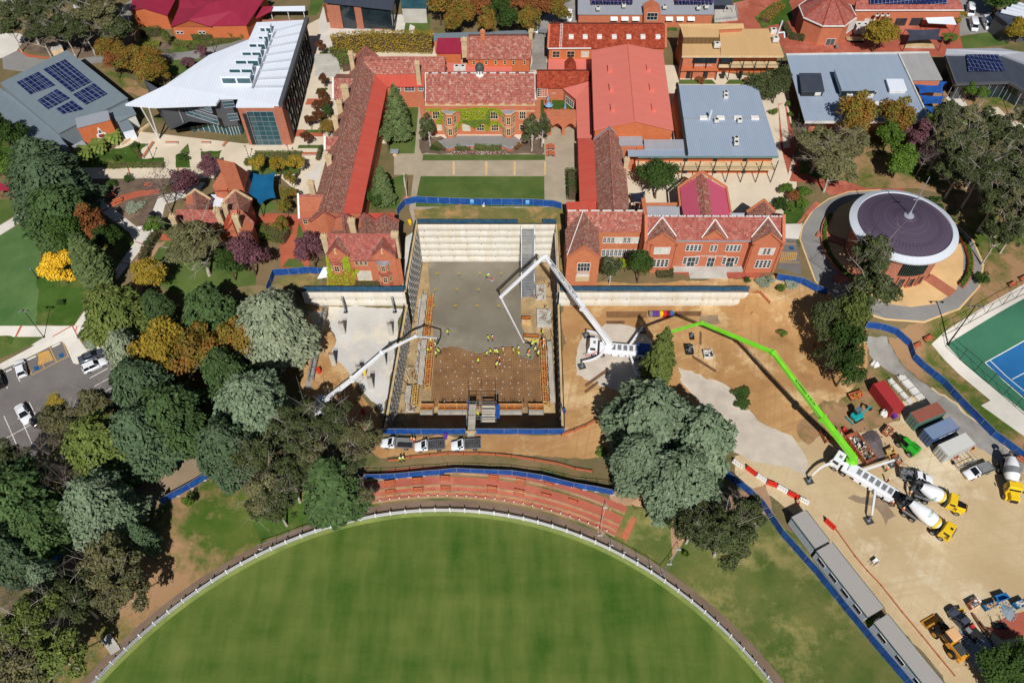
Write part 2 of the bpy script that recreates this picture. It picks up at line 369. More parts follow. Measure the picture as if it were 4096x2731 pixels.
for q in([(905,370),(965,340),(975,348),(915,378)],[(1018,468),(1095,424),(1102,430),(1028,474)],[(1208,636),(1300,666),(1294,674),(1210,645)],[(1075,822),(1160,836),(1158,844),(1072,830)],[(145,412),(152,408),(205,455),(195,460)],[(1590,-20),(1602,-20),(1602,75),(1590,75)],[(1140,-20),(1152,-20),(1180,76),(1168,76)],[(180,1396),(200,1396),(150,1494),(132,1494)],[(460,1494),(630,1396),(648,1396),(476,1494)],[(640,1396),(655,1396),(706,1494),(694,1494)],[(672,1446),(685,1398),(696,1398),(682,1446)]):
 PL('brick_edge','brickp',B1,q)
for q in """lawn lawn B1 1450 640 1500 480 1570 460 1700 640 2150 900 2294 900 2294 1030 1900 1090 1740 1200 1630 1202 1480 1060 1345 870
bare_soil tan B1 1290 690 1345 640 1470 640 1420 700 1325 870 1240 1180 1170 1180 1180 850
brick_path brickp B1 1430 580 1580 570 1620 640 1440 630
brick_courtyard brickp B2 0 590 50 390 200 390 390 400 520 610 470 880 220 880 215 590
lawn lawn B2 360 620 385 470 440 600 445 630
lawn lawn B2 235 870 290 795 380 795 450 875
play_turf lawn B2 -60 290 100 270 190 300 180 350 60 400
worn_ground dead B2 200 1010 220 935 520 935 600 960 600 1045 430 1050
footpath concg B2 410 50 520 0 560 -60 600 -60 560 80 520 100
car_park asphalt C1 -500 460 0 280 545 12 575 30 655 205 690 217 930 110 1150 300 1150 520 650 780 0 1300 -500 1500
footpath concg C1 -300 370 0 212 430 -20 560 -20 545 8 0 276 -300 410
footpath concg C1 548 -20 700 -20 770 80 940 40 935 108 735 200 690 217 655 205 575 20
parking_island dead C1 395 500 490 440 515 440 605 620 505 720
access_lane lane O 60 1420 180 1228 375 1078 475 1030 560 1000 600 1020 490 1085 375 1150 200 1290 110 1420
grass_bank bank O 380 1150 490 1088 620 1060 880 1110 870 1185 720 1215 560 1275 430 1365 300 1480 215 1568 120 1568 240 1420
ivy_bed lawnb O 580 1205 600 1150 760 1160 780 1190 690 1210 600 1240
courtyard ct O 905 372 905 350 960 240 985 245 985 352 1250 352 1250 300 1265 290 1325 290 1325 480 1250 515 950 515 940 480 950 402 905 402
lawn lawn O 966 405 1250 405 1251 475 955 475 955 460
lawn lawn O 972 355 1252 355 1252 368 970 369
worn_lawn dead O 950 482 1000 474 1292 474 1300 515 1284 640 1278 640 1272 517 960 517
lawn lawn O 880 250 962 240 952 353 890 353
lawn lawn O 850 480 860 420 935 400 915 480
garden_bed soil O 962 320 1010 310 1035 345 1180 345 1195 325 1250 318 1252 354 966 354
tarmac_terrace road O 1008 325 1035 312 1180 312 1198 325 1182 343 1035 343
lawn lawnb O 1232 220 1322 220 1322 272 1232 272""".split("\n"):
 q=q.split();k=[int(a)for a in q[3:]];PL(q[0],q[1],globals()[q[2]],list(zip(k[::2],k[1::2])))
for x in(1040,1115,1180,1250):PL('paver_band','sand',A2,[(x*2.24*1.7415-1024*2.24,1450),(x*2.24*1.7415-1024*2.24+16,1450),(x*2.24*1.7415-1024*2.24+16,1568),(x*2.24*1.7415-1024*2.24,1568)])
for q in """yard conc O 1440 400 1500 380 1830 400 1830 500 1440 500
side_path concg B2 1310 1030 1340 600 1400 560 1430 640 1395 980 1330 1050
brick_plaza pave B4 190 100 260 -120 600 -200 1010 -200 1100 60 1230 190 1100 170 850 180 560 230 420 120
grass bank O 2190 450 2352 420 2500 600 2500 740 2352 700 2200 800 2050 760 2230 700 2262 620
rough_ground bank O 1840 160 2500 200 2500 450 2180 440 2000 430 1835 400
green_court lawn A4 1590 890 1640 850 1830 1030 2294 1100 2294 1300 2000 1300 1600 1200
winding_path concg A4 1590 880 1640 850 1760 900 1835 1050 1760 1070 1680 960
terrace_court conc A4 1940 1060 1970 970 2060 960 2160 1060 2320 1130 2320 1200 2130 1120 2000 1080
footpath concg A4 1980 1265 2294 1255 2294 1300 1980 1305
brick_path pave A4 90 930 160 930 250 1300 180 1568 110 1300
footpath conc A4 95 940 150 930 200 1320 140 1330""".split("\n"):
 q=q.split();k=[int(a)for a in q[3:]];PL(q[0],q[1],globals()[q[2]],list(zip(k[::2],k[1::2])))
CC=(77.0,113.3)
def ring(r,n=56,c=CC):return[(c[0]+r*cos(2*pi*i/n),c[1]+r*sin(2*pi*i/n))for i in rn(n)]
CHR=[P(B4(*q))for q in((280,620),(300,510),(400,350),(540,255),(720,190),(1000,175),(1400,260),(1650,440),(1850,640),(1940,850),(1900,1050),(1720,1250),(1400,1370),(1050,1345),(700,1240),(420,1000))]
PL('kerb_strip','sand',O,[(q[0],q[1])for q in CHR],world=1)
_c=(sum(q[0]for q in CHR)/len(CHR),sum(q[1]for q in CHR)/len(CHR))
PL('ring_road','road',O,[(_c[0]+(q[0]-_c[0])*.982,_c[1]+(q[1]-_c[1])*.982)for q in CHR],world=1)
CHI=[P(B4(*q))for q in((465,600),(520,450),(640,330),(800,250),(1000,215),(1300,250),(1550,400),(1700,570),(1752,760),(1745,930),(1680,1090),(1500,1200),(1280,1228),(1050,1195),(800,1080),(560,860))]
PL('chapel_terrace','sand',O,[(q[0],q[1])for q in CHI],world=1)
for q in """parking_bays asphalt B4 145 610 248 612 290 820 300 940 90 880 120 740
footpath concg B4 145 485 310 478 275 620 145 612
brick_path pave B4 245 480 430 280 470 300 320 440 290 485
lawn lawnb B4 140 480 150 300 390 280 250 480
site_dirt dirt O 1276 640 1480 650 1600 645 1790 632 1880 665 1990 760 2000 830 1950 900 1920 960 1960 1040 1850 1060 1690 1030 1640 1080 1420 1060 1330 1050 1100 1038 870 1052 790 1010 750 965 885 985 880 1002 1290 1002 1296 690 1276 680
brick_forecourt pave B3 1450 905 2090 915 2294 930 2294 960 1940 975 1930 950 1600 950 1460 925
site_dirt dirt O 700 735 735 700 760 760 800 860 885 985 750 968 690 900
west_slab slab B2 660 1225 1330 1230 1290 1400 1260 1568 1150 2200 960 1960 750 1750 660 1650 720 1490 640 1350
scaffold_strip wet B2 470 1270 620 1270 500 1960 440 1950 520 1500
yard yard O 1690 1050 1800 1020 1890 1000 1960 1040 1990 960 2080 920 2180 870 2280 960 2352 1050 2600 1300 2600 1800 2350 1800 2180 1568 1860 1200 1690 1095
haul_road gravel O 1555 842 1605 862 1690 905 1740 960 1830 1010 1860 1060 1850 1085 1760 1065 1660 1035 1640 960 1560 875
gravel_pad gravel O 1335 770 1400 745 1470 750 1500 800 1480 870 1440 905 1370 880 1320 860
rough_grass bank C4 500 530 640 560 880 260 1000 230 1120 330 1220 600 1190 720 900 820 720 850 520 850 370 930 280 870 265 760 420 640
gravel_path wet C4 860 -40 1060 -40 1170 200 1450 420 1700 600 2100 950 2294 1130 2294 1200 1900 1000 1560 640 1160 330 960 180
grass_strip bank C4 1075 -30 1500 -60 1990 540 2294 840 2294 1100 2100 930 1700 580 1180 200
concrete_surround concg C4 1465 35 1590 -80 2400 -560 2900 -560 2900 1000 2294 860 1910 585 1995 540""".split("\n"):
 q=q.split();k=[int(a)for a in q[3:]];PL(q[0],q[1],globals()[q[2]],list(zip(k[::2],k[1::2])))
TC=[P(C4(*q))for q in((1600,40),(2500,-480),(3300,300),(2294,640))]
PL('tennis_court','tgreen',C4,[(1600,40),(2500,-480),(3400,200),(2294,640)])
PL('court_surface','tblue',C4,[(1945,202),(2500,-110),(3100,330),(2294,520)])
for a,b in(((1945,202),(2500,-110)),((1945,202),(2294,520)),((1990,182),(2294,455)),((2190,350),(2400,240))):
 p,q=P(C4(*a)),P(C4(*b));d=(q-p).normalized();nn=Vc((-d.y,d.x,0))*.07
 PL('court_line','white',O,[(v.x,v.y)for v in(p-nn,q-nn,q+nn,p+nn)],world=1)
for q in """wet_patch wet D4 1780 1290 1960 1120 1965 1260 1900 1390 1790 1380
red_soil pave D4 1960 1080 2150 960 2400 900 2400 1150 2100 1180
mud_stain lane C4 715 1400 790 1375 900 1410 1040 1440 1120 1560 1050 1640 960 1500 800 1420
puddle_bed lane B3 1690 1300 1860 1290 1890 1380 1700 1380
verge tan C3 900 1200 1180 1250 1400 1500 1800 1450 2294 1300 2294 1568 1350 2120 790 1800 880 1440
lawn dry O 1505 1310 1600 1215 1760 1180 1830 1230 2090 1568 2130 1640 1860 1640 1780 1560 1640 1420
wire_yard dry C3 870 1480 1180 1500 1400 1600 1430 1900 1330 2060 860 1770
grass_strip bank O 1826 1210 1870 1260 2160 1560 2190 1640 2130 1640 2000 1450""".split("\n"):
 q=q.split();k=[int(a)for a in q[3:]];PL(q[0],q[1],globals()[q[2]],list(zip(k[::2],k[1::2])))
PL('boundary_path','apron',O,arcpts(OR+1.9,-1.25,1.35,60)+arcpts(OR-.5,1.35,-1.25,60),world=1)
PL('oval_edge','turfedge',O,arcpts(OR-.05,-pi,pi,140)[:-1],world=1)
PL('oval','mow',O,arcpts(OR-.75,-pi,pi,140)[:-1],world=1)
def stripe(t,a,b,m='white',wd=.12,name='parking_line'):
 p,q=P(t(*a)),P(t(*b));d=(q-p);d.z=0;d.normalize();nn=Vc((-d.y,d.x,0))*wd/2
 PL(name,m,O,[(v.x,v.y)for v in(p-nn,q-nn,q+nn,p+nn)],world=1)
for a,b in(((805,340),(965,253)),((845,415),(1000,328)),((883,490),(1030,412)),((150,620),(297,950)),((262,556),(360,757)),((36,680),(165,975)),((0,905),(360,712)),((0,930),(55,1070)),((152,320),(178,372)),((28,325),(66,432))):stripe(C1,a,b)
for a,b in(((28,295),(104,257)),((246,178),(322,142)),((465,64),(540,28))):stripe(C1,a,b,wd=.3)
for a,b in(((330,112),(396,250)),((438,52),(506,196)),((225,172),(287,312)),((287,312),(615,142)),((560,12),(612,150))):stripe(C1,a,b,'yellow',.14)
for i in rn(10):
 k=i/9;a=(344+k*96,116-k*52+0);b=(396+k*108-4,240-k*54)
 if i%1==0:stripe(C1,(350+k*78,120-k*44+14*k),(362+k*125-14,150+78*(1-k)*1.0-0+k*30),'yellow',.2)
for x,y in((328,251),(550,136)):
 PL('disabled_bay_sign','signblue',C1,[(x-27,y-10),(x+17,y-24),(x+27,y+12),(x-17,y+24)])
for a,b in(((140,662),(248,664)),((118,738),(262,740)),((100,826),(282,828))):stripe(B4,a,b,'yellow',.16)
for i in rn(9):stripe(B4,(110+i*17,818-i*1),(128+i*16,744),'yellow',.2)
PL('disabled_bay_sign','signblue',B4,[(185,684),(226,684),(232,714),(190,714)])
PL('arrow_mark','white',C1,[(706,478),(716,476),(732,514),(742,512),(741,543),(711,520),(724,516)])
PIT=[(-20.0,121.2),(-20.9,102.35),(-21.3,100.0),(-22.6,73.0),(9.0,73.0),(9.3,100.0),(9.3,102.35),(9.3,121.2)]
POLY.append(('PIT',None,PIT))
RAG='ground dirt yard gravel wet dead bank dry tan lane soil lawnb slab'.split()
def build_land():
 V,E,F=[],[],[]
 def addv(x,y):V.append(Vc((x,y)));return len(V)-1
 for name,m,q in POLY:
  rag=m in RAG and q not in POLY[-1]
  if sum(q[i-1][0]*q[i][1]-q[i][0]*q[i-1][1]for i in rn(len(q)))<0:q=q[::-1]
  ids=[]
  n=len(q)
  for i in rn(n):
   a,b=q[i],q[(i+1)%n];L=hypot(b[0]-a[0],b[1]-a[1]);k=max(1,int(L/(.9 if rag else 3.5)))if L<120 else 30
   for j in rn(k):
    x,y=a[0]+(b[0]-a[0])*j/k,a[1]+(b[1]-a[1])*j/k
    if rag:v=mnoise.noise_vector((x*.22,y*.22,0))*.9+mnoise.noise_vector((x*.9,y*.9,5))*.4;x,y=x+v.x,y+v.y
    ids.append(addv(x,y))
  F.append(ids)
 for yy in(102.27,102.43):
  prev=None
  for i in rn(36):
   c=addv(-41.2+i*2.5,yy)
   if prev is not None:E.append((prev,c))
   prev=c
 rng=random.Random(4)
 for i in rn(-46,47):
  for j in rn(3,62):
   addv(i*4+rng.uniform(-.6,.6),j*4+rng.uniform(-.6,.6))
 for i in rn(36):
  for j in rn(24):addv(23+i*1.25+.3*(j%2),71+j*1.25)
 for i in rn(17):
  for j in rn(18):addv(43.5+i*1.3+.2*(j%2),84.4+j*1.35)
 for r in(1.3,3,5.5,7.5,9.5,11.3,13.1):
  for p in arcpts(OR+r,-1.5,1.5,60):addv(*p)
 for x,y in((-2500,-1500),(2500,-1500),(2500,3500),(-2500,3500),(0,3500),(-2500,600),(2500,600),(-600,-300),(600,-300),(-600,700),(600,700),(0,-200)):addv(x,y)
 vs,es,fs,ov,oe,of=geometry.delaunay_2d_cdt(V,E,F,0,1e-4)
 zs=[h(v[0],v[1])for v in vs]
 groups={}
 pit=len(POLY)-1
 for f,o in zip(fs,of):
  k=max(o)if o else-1
  if k==pit:continue
  groups.setdefault(k,[]).append(f)
 for k,fl in groups.items():
  name,m=('ground','ground')if k<0 else POLY[k][:2]
  mb=MB();idx={}
  for f in fl:
   g=[]
   for i in f:
    if i not in idx:idx[i]=len(mb.v);mb.v.append((vs[i][0],vs[i][1],zs[i]))
    g.append(idx[i])
   a,b,c=[mb.v[i]for i in g[:3]]
   if(b[0]-a[0])*(c[1]-a[1])-(b[1]-a[1])*(c[0]-a[0])<0:g.reverse()
   mb.f.append(tuple(g));mb.m.append(0)
  stc(mb.bd(name,GM[m],smo=1))
build_land()
# = BUILDINGS
M=D(brick=mat('red_brick',(190,108,76),(168,88,60),kd='brick',c3=(204,136,104)),brickw=mat('weathered_brick',(196,118,78),(172,92,56),kd='brick',c3=(206,142,104)),obrick=mat('orange_brick',(196,104,60),(178,88,48),kd='brick',c3=(204,126,86)),pbrick=mat('mottled_brick',(176,108,84),(150,84,62),kd='brick',c3=(190,132,108)),tile=mat('old_roof_tile',(172,100,86),(140,78,68),kd='tile',c3=(198,174,154),bump=.4,amt=.8,sca=3),tilel=mat('lichen_roof_tile',(168,110,94),(132,84,72),kd='tile',c3=(186,166,148),sca=4,bump=.4,amt=.95),tilec=mat('clean_roof_tile',(168,94,82),(142,74,66),kd='tile',c3=(186,150,134),bump=.4,amt=.55,sca=3),tileo=mat('orange_roof_tile',(164,66,40),(128,44,26),kd='tile',c3=(200,122,88),sca=3,bump=.4,amt=.5),rmetal=mat('red_metal_roof',(196,86,70),(170,66,54),kd='corr',sca=.9,c3=(204,116,100),ro=.7),pmetal=mat('faded_pink_roof',(214,122,108),(202,108,96),kd='corr',sca=.6,c3=(194,92,78),ro=.8),kmetal=mat('pink_metal_roof',(200,92,116),(180,78,102),kd='corr',sca=.9,ro=.6),mmetal=mat('maroon_metal_roof',(152,40,66),(128,32,54),kd='corr',sca=.7,ro=.6,c3=(166,58,78)),gmetal=mat('blue_grey_roof',(158,172,190),(122,136,156),kd='corr',sca=.75,ro=.5,c3=(148,156,166)),gmetal2=mat('grey_roof',(158,162,170),(134,138,148),kd='corr',sca=.75,ro=.55,c3=(170,172,176)),gymmetal=mat('slate_grey_roof',(120,132,140),(106,118,126),kd='corr',sca=.5,ro=.55,c3=(132,142,148)),tmetal=mat('tan_metal_roof',(206,170,122),(170,136,92),kd='corr',sca=.75,ro=.6,c3=(190,154,112)),wmetal=mat('white_metal_roof',(226,232,242),(206,214,228),kd='corr',sca=.5,ro=.5,c3=(214,218,224)),dmetal=mat('charcoal_roof',(66,72,84),(52,58,70),kd='corr',sca=.8,ro=.5,c3=(84,90,100)),grey=mat('grey_cladding',(88,90,94),(70,72,76),kd='corr',sca=.9,ro=.6),dark=mat('dark_steel',(48,50,52),(38,40,42),.6,ro=.5),white=mat('white_trim',(232,230,226),(214,212,208),.8,ro=.5),cream=mat('sandstone_trim',(220,196,158),(198,172,134),.8),glass=mat('window_glass',(26,34,40),(40,54,60),.4,ro=.08,spec=.8),tglass=mat('teal_glass',(34,66,74),(60,96,102),.3,ro=.08,spec=.8),blind=mat('drawn_blind',(206,204,196),(186,184,176),.8,ro=.6),solar=mat('solar_cells',(26,38,84),(20,30,70),kd='solar',c3=(150,158,180),ro=.2,spec=.6),concrete=mat('grey_concrete',(196,192,184),(172,168,160),.3),stone=mat('chimney_render',(206,184,148),(182,160,126),.7),lead=mat('lead_flashing',(156,160,170),(136,140,150),.6,ro=.5),rubber=mat('black_rubber',(30,30,31),(24,24,25),.5),timber=mat('red_brown_timber',(170,92,62),(142,72,46),.8),plant=mat('plant_unit',(220,218,212),(196,194,188),.8,ro=.5),slate=mat('purple_slate',(84,72,92),(62,54,70),kd='tile',c3=(112,100,116),bump=.4,amt=.5),zinc=mat('zinc_sheet',(208,214,222),(188,194,204),kd='corr',sca=.9,ro=.45),)
def g(t,x,y,z):return G(t(x,y),z)
E1,E2,E3,E4,E5,E6=tile(2560,0,3.92),tile(900,560,2.903),tile(640,60,2.8),tile(2500,620,3.1357),tile(1680,260,3.7935),tile(3500,160,3.4094)
def PZ(t,*pts):return[G(t(q[0],q[1]),q[2])for q in pts]
def seg_d(p,a,b):
 ax,ay=a[0],a[1];dx,dy=b[0]-ax,b[1]-ay;L=dx*dx+dy*dy or 1e-9
 k=max(0,min(1,((p[0]-ax)*dx+(p[1]-ay)*dy)/L));return hypot(p[0]-ax-k*dx,p[1]-ay-k*dy)
def shrink(PL,others,d):
 n=len(PL);ar=sum(PL[i][0]*PL[(i+1)%n][1]-PL[(i+1)%n][0]*PL[i][1]for i in rn(n));sg=1 if ar>0 else-1
 lines=[]
 for i in rn(n):
  a,b=PL[i],PL[(i+1)%n];m=((a[0]+b[0])/2,(a[1]+b[1])/2)
  ex,ey=b[0]-a[0],b[1]-a[1];el=hypot(ex,ey)or 1e-9
  sh=any(seg_d(m,q[j],q[(j+1)%len(q)])<.5 and abs((q[(j+1)%len(q)][0]-q[j][0])*ex+(q[(j+1)%len(q)][1]-q[j][1])*ey)>.93*el*hypot(q[(j+1)%len(q)][0]-q[j][0],q[(j+1)%len(q)][1]-q[j][1])for q in others for j in rn(len(q)))
  k=0 if sh else d;dx,dy=b[0]-a[0],b[1]-a[1];L=hypot(dx,dy)or 1e-9
  lines.append(((a[0]-sg*dy/L*k,a[1]+sg*dx/L*k),(dx/L,dy/L)))
 out=[]
 for i in rn(n):
  (p,u),(q,v)=lines[i-1],lines[i];det=u[0]*v[1]-u[1]*v[0]
  if abs(det)<.05:out.append(q)
  else:
   t=((q[0]-p[0])*v[1]-(q[1]-p[1])*v[0])/det;out.append((p[0]+u[0]*t,p[1]+u[1]*t))
 nr=None
 for i in rn(n):
  c=(Vc(PL[(i+1)%n])-Vc(PL[i])).cross(Vc(PL[(i+2)%n])-Vc(PL[(i+1)%n]))
  if c.length>.5:nr=c;break
 if nr is None:return None
 return[(x,y,PL[0][2]-(nr[0]*(x-PL[0][0])+nr[1]*(y-PL[0][1]))/(nr[2]or 1e-6))for x,y in out]
def bld(par,roofs,wm,z0=4.0,t=.22):
 """roofs: (part name, material, polygon, overhang or None for no wall below). Walls are carried down from each roof plane."""
 wmb=MB();allp=[r[2]for r in roofs]
 for i,r in en(roofs):
  nm,m,pl,ov=r[:4]
  MB().slab(pl,t).bw(nm,m,par)
  if ov is None:continue
  q=shrink(pl,[p for j,p in en(allp)if j!=i],ov)
  if q:
   zz=z0 if len(r)<5 else r[4];n=len(q);top=[(a[0],a[1],a[2]-t+.03)for a in q];bot=[(a[0],a[1],zz-.3)for a in q]
   if sum(q[k][0]*q[(k+1)%n][1]-q[(k+1)%n][0]*q[k][1]for k in rn(n))<0:top.reverse();bot.reverse()
   wmb.add(top+bot,[tuple(rn(n)),tuple(rn(n,2*n))[::-1]]+[(n+k,n+(k+1)%n,(k+1)%n,k)for k in rn(n)])
 if wmb.f:wmb.bw('wall',wm,par)
def mir(r0,r1,e1,e0):return[r0,r1,Vc((2*r1[0]-e1[0],2*r1[1]-e1[1],e1[2])),Vc((2*r0[0]-e0[0],2*r0[1]-e0[1],e0[2]))]
def fac(a,b,ins=.35,inside=None):
 d=Vc((b[0]-a[0],b[1]-a[1],0)).normalized();n=Vc((-d.y,d.x,0));m=(Vc(a)+Vc(b))/2
 ref=Vc(inside)-m if inside is not None else Vc((0,1,0))
 if n.dot(ref)<0:n=-n
 return Vc(a)+n*ins,Vc(b)+n*ins
def wframe(par,o,u,n,W,H,fm='white',nx=2,ny=2,pm='glass',fw=.1,proud=.06,name='window',arch=0):
 def bx(mb,s0,s1,v0,v1,k0,k1):mb.add([o+u*s+n*k+Zv(v)for k in(k0,k1)for s,v in((s0,v0),(s1,v0),(s1,v1),(s0,v1))],QF)
 f=MB();bx(f,-fw,0,-fw,H+fw,-.05,proud);bx(f,W,W+fw,-fw,H+fw,-.05,proud);bx(f,0,W,-fw,0,-.05,proud+.04);bx(f,0,W,H,H+fw,-.05,proud)
 for i in rn(1,nx):bx(f,W*i/nx-fw*.3,W*i/nx+fw*.3,0,H,-.05,proud-.012)
 for j in rn(1,ny):bx(f,0,W,H*j/ny-fw*.3,H*j/ny+fw*.3,-.05,proud-.02)
 if arch:
  for i in rn(nx):
   c=W*(i+.5)/nx;r=W/nx/2
   for g_ in(-1,1):f.add([o+u*(c+g_*r*q)+n*(proud-.03)+Zv(H-r*v)for q,v in((1,.9),(1,0),(.25,0))],[(0,1,2)])
 w_=f.bw(name,M[fm],par)
 p=MB();bx(p,0,W,0,H,-.04,.018);pp=p.bd('pane',M[pm],w_);shift(pp,par)
def shift(ob,par):l=par.location;ob.data.transform(Matrix.Translation((-l[0],-l[1],-l[2])))
def win(par,t,rects,ab,fm='white',nx=2,ny=2,pm='glass',**kw):
 a,b=ab;u=Vc((b[0]-a[0],b[1]-a[1],0)).normalized();n=Vc((-u.y,u.x,0))
 if n.dot(Vc((-a[0],-a[1]-1,0)))<0:n=-n
 for rc in rects:
  x0,y0,x1,y1=rc[:4];bl=OW(t(x0,y1),a,b);br=OW(t(x1,y1),a,b);tl=OW(t(x0,y0),a,b);W=(br-bl).dot(u)
  wframe(par,bl if W>0 else br,u,n,abs(W),tl.z-bl.z,fm,nx,ny,rc[4]if len(rc)>4 else pm,**kw)
def baywin(par,bay,zs,fm,e,fw):
 for s in(0,1,2):
  a,b=Vc((*bay[s],0)),Vc((*bay[s+1],0));L=(b-a).length;u=(b-a)/L
  for z1,z2 in zs:wframe(par,a+u*(L*e+fw)+Zv(z1+fw),u,Vc((u.y,-u.x,0)),L*(1-2*e)-2*fw,z2-z1-2*fw,fm,2,2,fw=fw)
def rdg(par,pts,m='tile',r=.16,name='ridge_cap'):
 mb=MB()
 for a,b in zip(pts,pts[1:]):mb.tube(Vc(a)+Zv(.03),Vc(b)+Zv(.03),r,r,6)
 return mb.bw(name,M[m],par)
def CPG(par,pts,m='cream',wd=.4,ht=.35,name='gable_coping'):
 mb=MB()
 for a,b in zip(pts,pts[1:]):mb.bar(Vc(a)+Zv(.1),Vc(b)+Zv(.1),wd,ht)
 return mb.bw(name,M[m],par)
def chimney(par,p,z0,w_=1.1,d=.8,m='stone',pots=2):
 mb=MB();x,y,z=p;mb.tbx(x-w_/2,x+w_/2,y-d/2,y+d/2,z0,z-.45);mb.box(x-w_/2-.14,x+w_/2+.14,y-d/2-.14,y+d/2+.14,z-.45,z-.2);mb.box(x-w_/2-.05,x+w_/2+.05,y-d/2-.05,y+d/2+.05,z-.2,z)
 c=mb.bw('chimney',M[m],par);k=MB();l=par.location
 for i in rn(pots):k.lat((x-l[0]+(i-(pots-1)/2)*.5,y-l[1],z-l[2]),[(.0,0),(.2,0),(.16,.35),(.19,.4),(.13,.4),(.11,.1),(0,.1)],10)
 k.bd('chimney_pot',M.cream,c)
def uni(t,lst,z,lbl,gro='air conditioning units on roofs',sz=(1.0,.9,.9)):
 for x,y,lb in lst:
  p=G(t(x,y),z);o=TH('air_conditioner',p,lb,'air conditioner',gro)
  MB().box(-sz[0]/2,sz[0]/2,-sz[1]/2,sz[1]/2,.12,sz[2]).bd('casing',M.plant,o,bv=.04)
  MB().lat((0,0,sz[2]),[(.34,.0),(.34,.05),(.27,.05),(.27,.012),(0,.012)],14).bd('fan_grille',M.dark,o)
  f=MB();[f.box(s*sz[0]*.35-.05,s*sz[0]*.35+.05,-sz[1]/2,sz[1]/2,-.06,.12)for s in(-1,1)];f.bd('foot',M.dark,o)
def text(par,s,at,u,up,size,m,name='lettering',ext=.02):
 c=bpy.data.curves.new('lettering','FONT');c.body=s;c.size=size;c.extrude=ext;c.align_x='CENTER';c.align_y='CENTER'
 tmp=bpy.data.objects.new('t',c);COL.objects.link(tmp);dg=bpy.context.evaluated_depsgraph_get();dg.update()
 me=bpy.data.meshes.new_from_object(tmp.evaluated_get(dg));bpy.data.objects.remove(tmp);me.materials.clear();me.materials.append(m)
 u=Vc(u).normalized();up=Vc(up).normalized();nn=u.cross(up)
 mt=Matrix((u,up,nn)).transposed().to_4x4();at=Vc(at);mt.translation=at;me.transform(mt)
 o=bpy.data.objects.new(name,me);COL.objects.link(o)
 if par is not None:o.parent=par
 return o
def qpt(q,s,v):
 a,b,c,d=[Vc(k)for k in q];return(a*(1-s)+b*s)*(1-v)+(d*(1-s)+c*s)*v
def pnl(par,q,rows,m='solar',gap=.12,lift=.14,name='solar_panel',cols=1):
 for i in rn(rows):
  for j in rn(cols):
   a,b=i/rows,(i+1)/rows;e=.03/rows*2;c0,c1=j/cols,(j+1)/cols;e2=.02/cols
   pl=[qpt(q,s,v)+Zv(lift)for s,v in((a+e,c0+e2),(b-e,c0+e2),(b-e,c1-e2),(a+e,c1-e2))]
   k=MB().slab(pl,.05).bw(name,M[m],par).data;u,v=(Vc(q[1])-q[0]).normalized(),(Vc(q[3])-q[0]).normalized();u,v=(u,v)if i>=0 else(v,u)
   for l in k.loops:c=k.vertices[l.vertex_index].co;k.uv_layers[0].data[l.index].uv=(c.dot(v),c.dot(u))
w1=TH('school_wing',(-33,135,4),'long red tiled wing with metal lean-to roof running down west side of lawn','building')
R0,R1=g(A2,945,545,14),g(B2,605,372,14)
bld(w1,[('roof',M.tilel,[R0,g(A2,1065,668,11.2),g(B2,775,388,11.2),R1],.05),('roof',M.tilel,[R0,R1,g(B2,475,465,10.8),g(A2,835,665,10.8)],.3),('lean_to_roof',M.rmetal,[g(A2,1065,668,11.1),g(A2,1175,778,10),g(B2,945,380,10),g(B2,775,388,11.1)],.3),('lean_to_roof',M.rmetal,[g(A2,1065,668,11.1),g(A2,1505,665,11.1),g(A2,1505,775,10),g(A2,1175,778,10)],.3),('roof',M.tile,[g(A2,958,515,14),g(A2,1695,515,14),g(A2,1690,660,11.2),g(A2,1065,668,11.2),R0],.05),('roof',M.tile,mir(g(A2,958,515,14),g(A2,1695,515,14),g(A2,1695,657,11),g(A2,1000,657,11)),.3),('roof',M.tile,[g(A2,975,425,14),R0,g(A2,835,665,10.8),g(A2,885,520,10.8)],.3),('roof',M.tile,[g(A2,975,425,14),g(A2,1092,512,11.2),g(A2,958,515,14),R0],.05),('roof',M.tile,[g(A2,695,702,13),g(A2,908,702,13),g(A2,835,885,10.8),g(A2,698,892,10.8)],.3),('roof',M.tile,mir(g(A2,695,702,13),g(A2,908,702,13),g(A2,905,885,10.8),g(A2,698,892,10.8)),.3),('roof',M.tile,[g(A2,622,1226,13),g(A2,738,1226,13),g(A2,690,1342,11.2),g(A2,622,1348,11.2)],.3),('roof',M.tilec,[g(B2,380,222,13),g(B2,625,222,13),g(B2,600,372,12.6),g(B2,470,438,10.6),g(B2,392,438,10.6)],.3),],M.brick)
rdg(w1,[g(A2,975,425,14),R0,R1],'tilel');rdg(w1,[g(A2,958,515,14),g(A2,1695,515,14)])
CPG(w1,[g(B2,475,465,10.8),R1,g(B2,712,440,11.2)],'tilec');CPG(w1,[g(A2,885,520,10.8),g(A2,975,423,14),g(A2,1095,512,11)],'tile')
CPG(w1,[g(A2,690,702,13),g(A2,693,892,10.8)],'white');CPG(w1,[g(A2,618,1226,13),g(A2,618,1348,11.2)],'white');CPG(w1,[g(B2,378,215,13),g(B2,388,440,10.6)],'white')
for(t,x,y,z,w_)in((A2,845,468,16,1.0),(A2,790,765,15.5,1.6),(A2,742,905,14.5,1.1),(A2,705,1050,14.5,1.1),(A2,645,1395,14.5,1.2),(A2,1443,555,16,1.0),(B2,487,105,14.5,1.1)):chimney(w1,g(t,x,y,z),8,w_,.85)
wf=fac(g(A2,1175,778,10),g(A2,1505,775,10),.3)
win(w1,A2,[(1262,782,1295,812),(1335,782,1420,816),(1458,782,1500,814)],wf,'white',3,2)
wf=fac(g(B2,475,465,10.8),g(B2,712,440,10.8),.28)
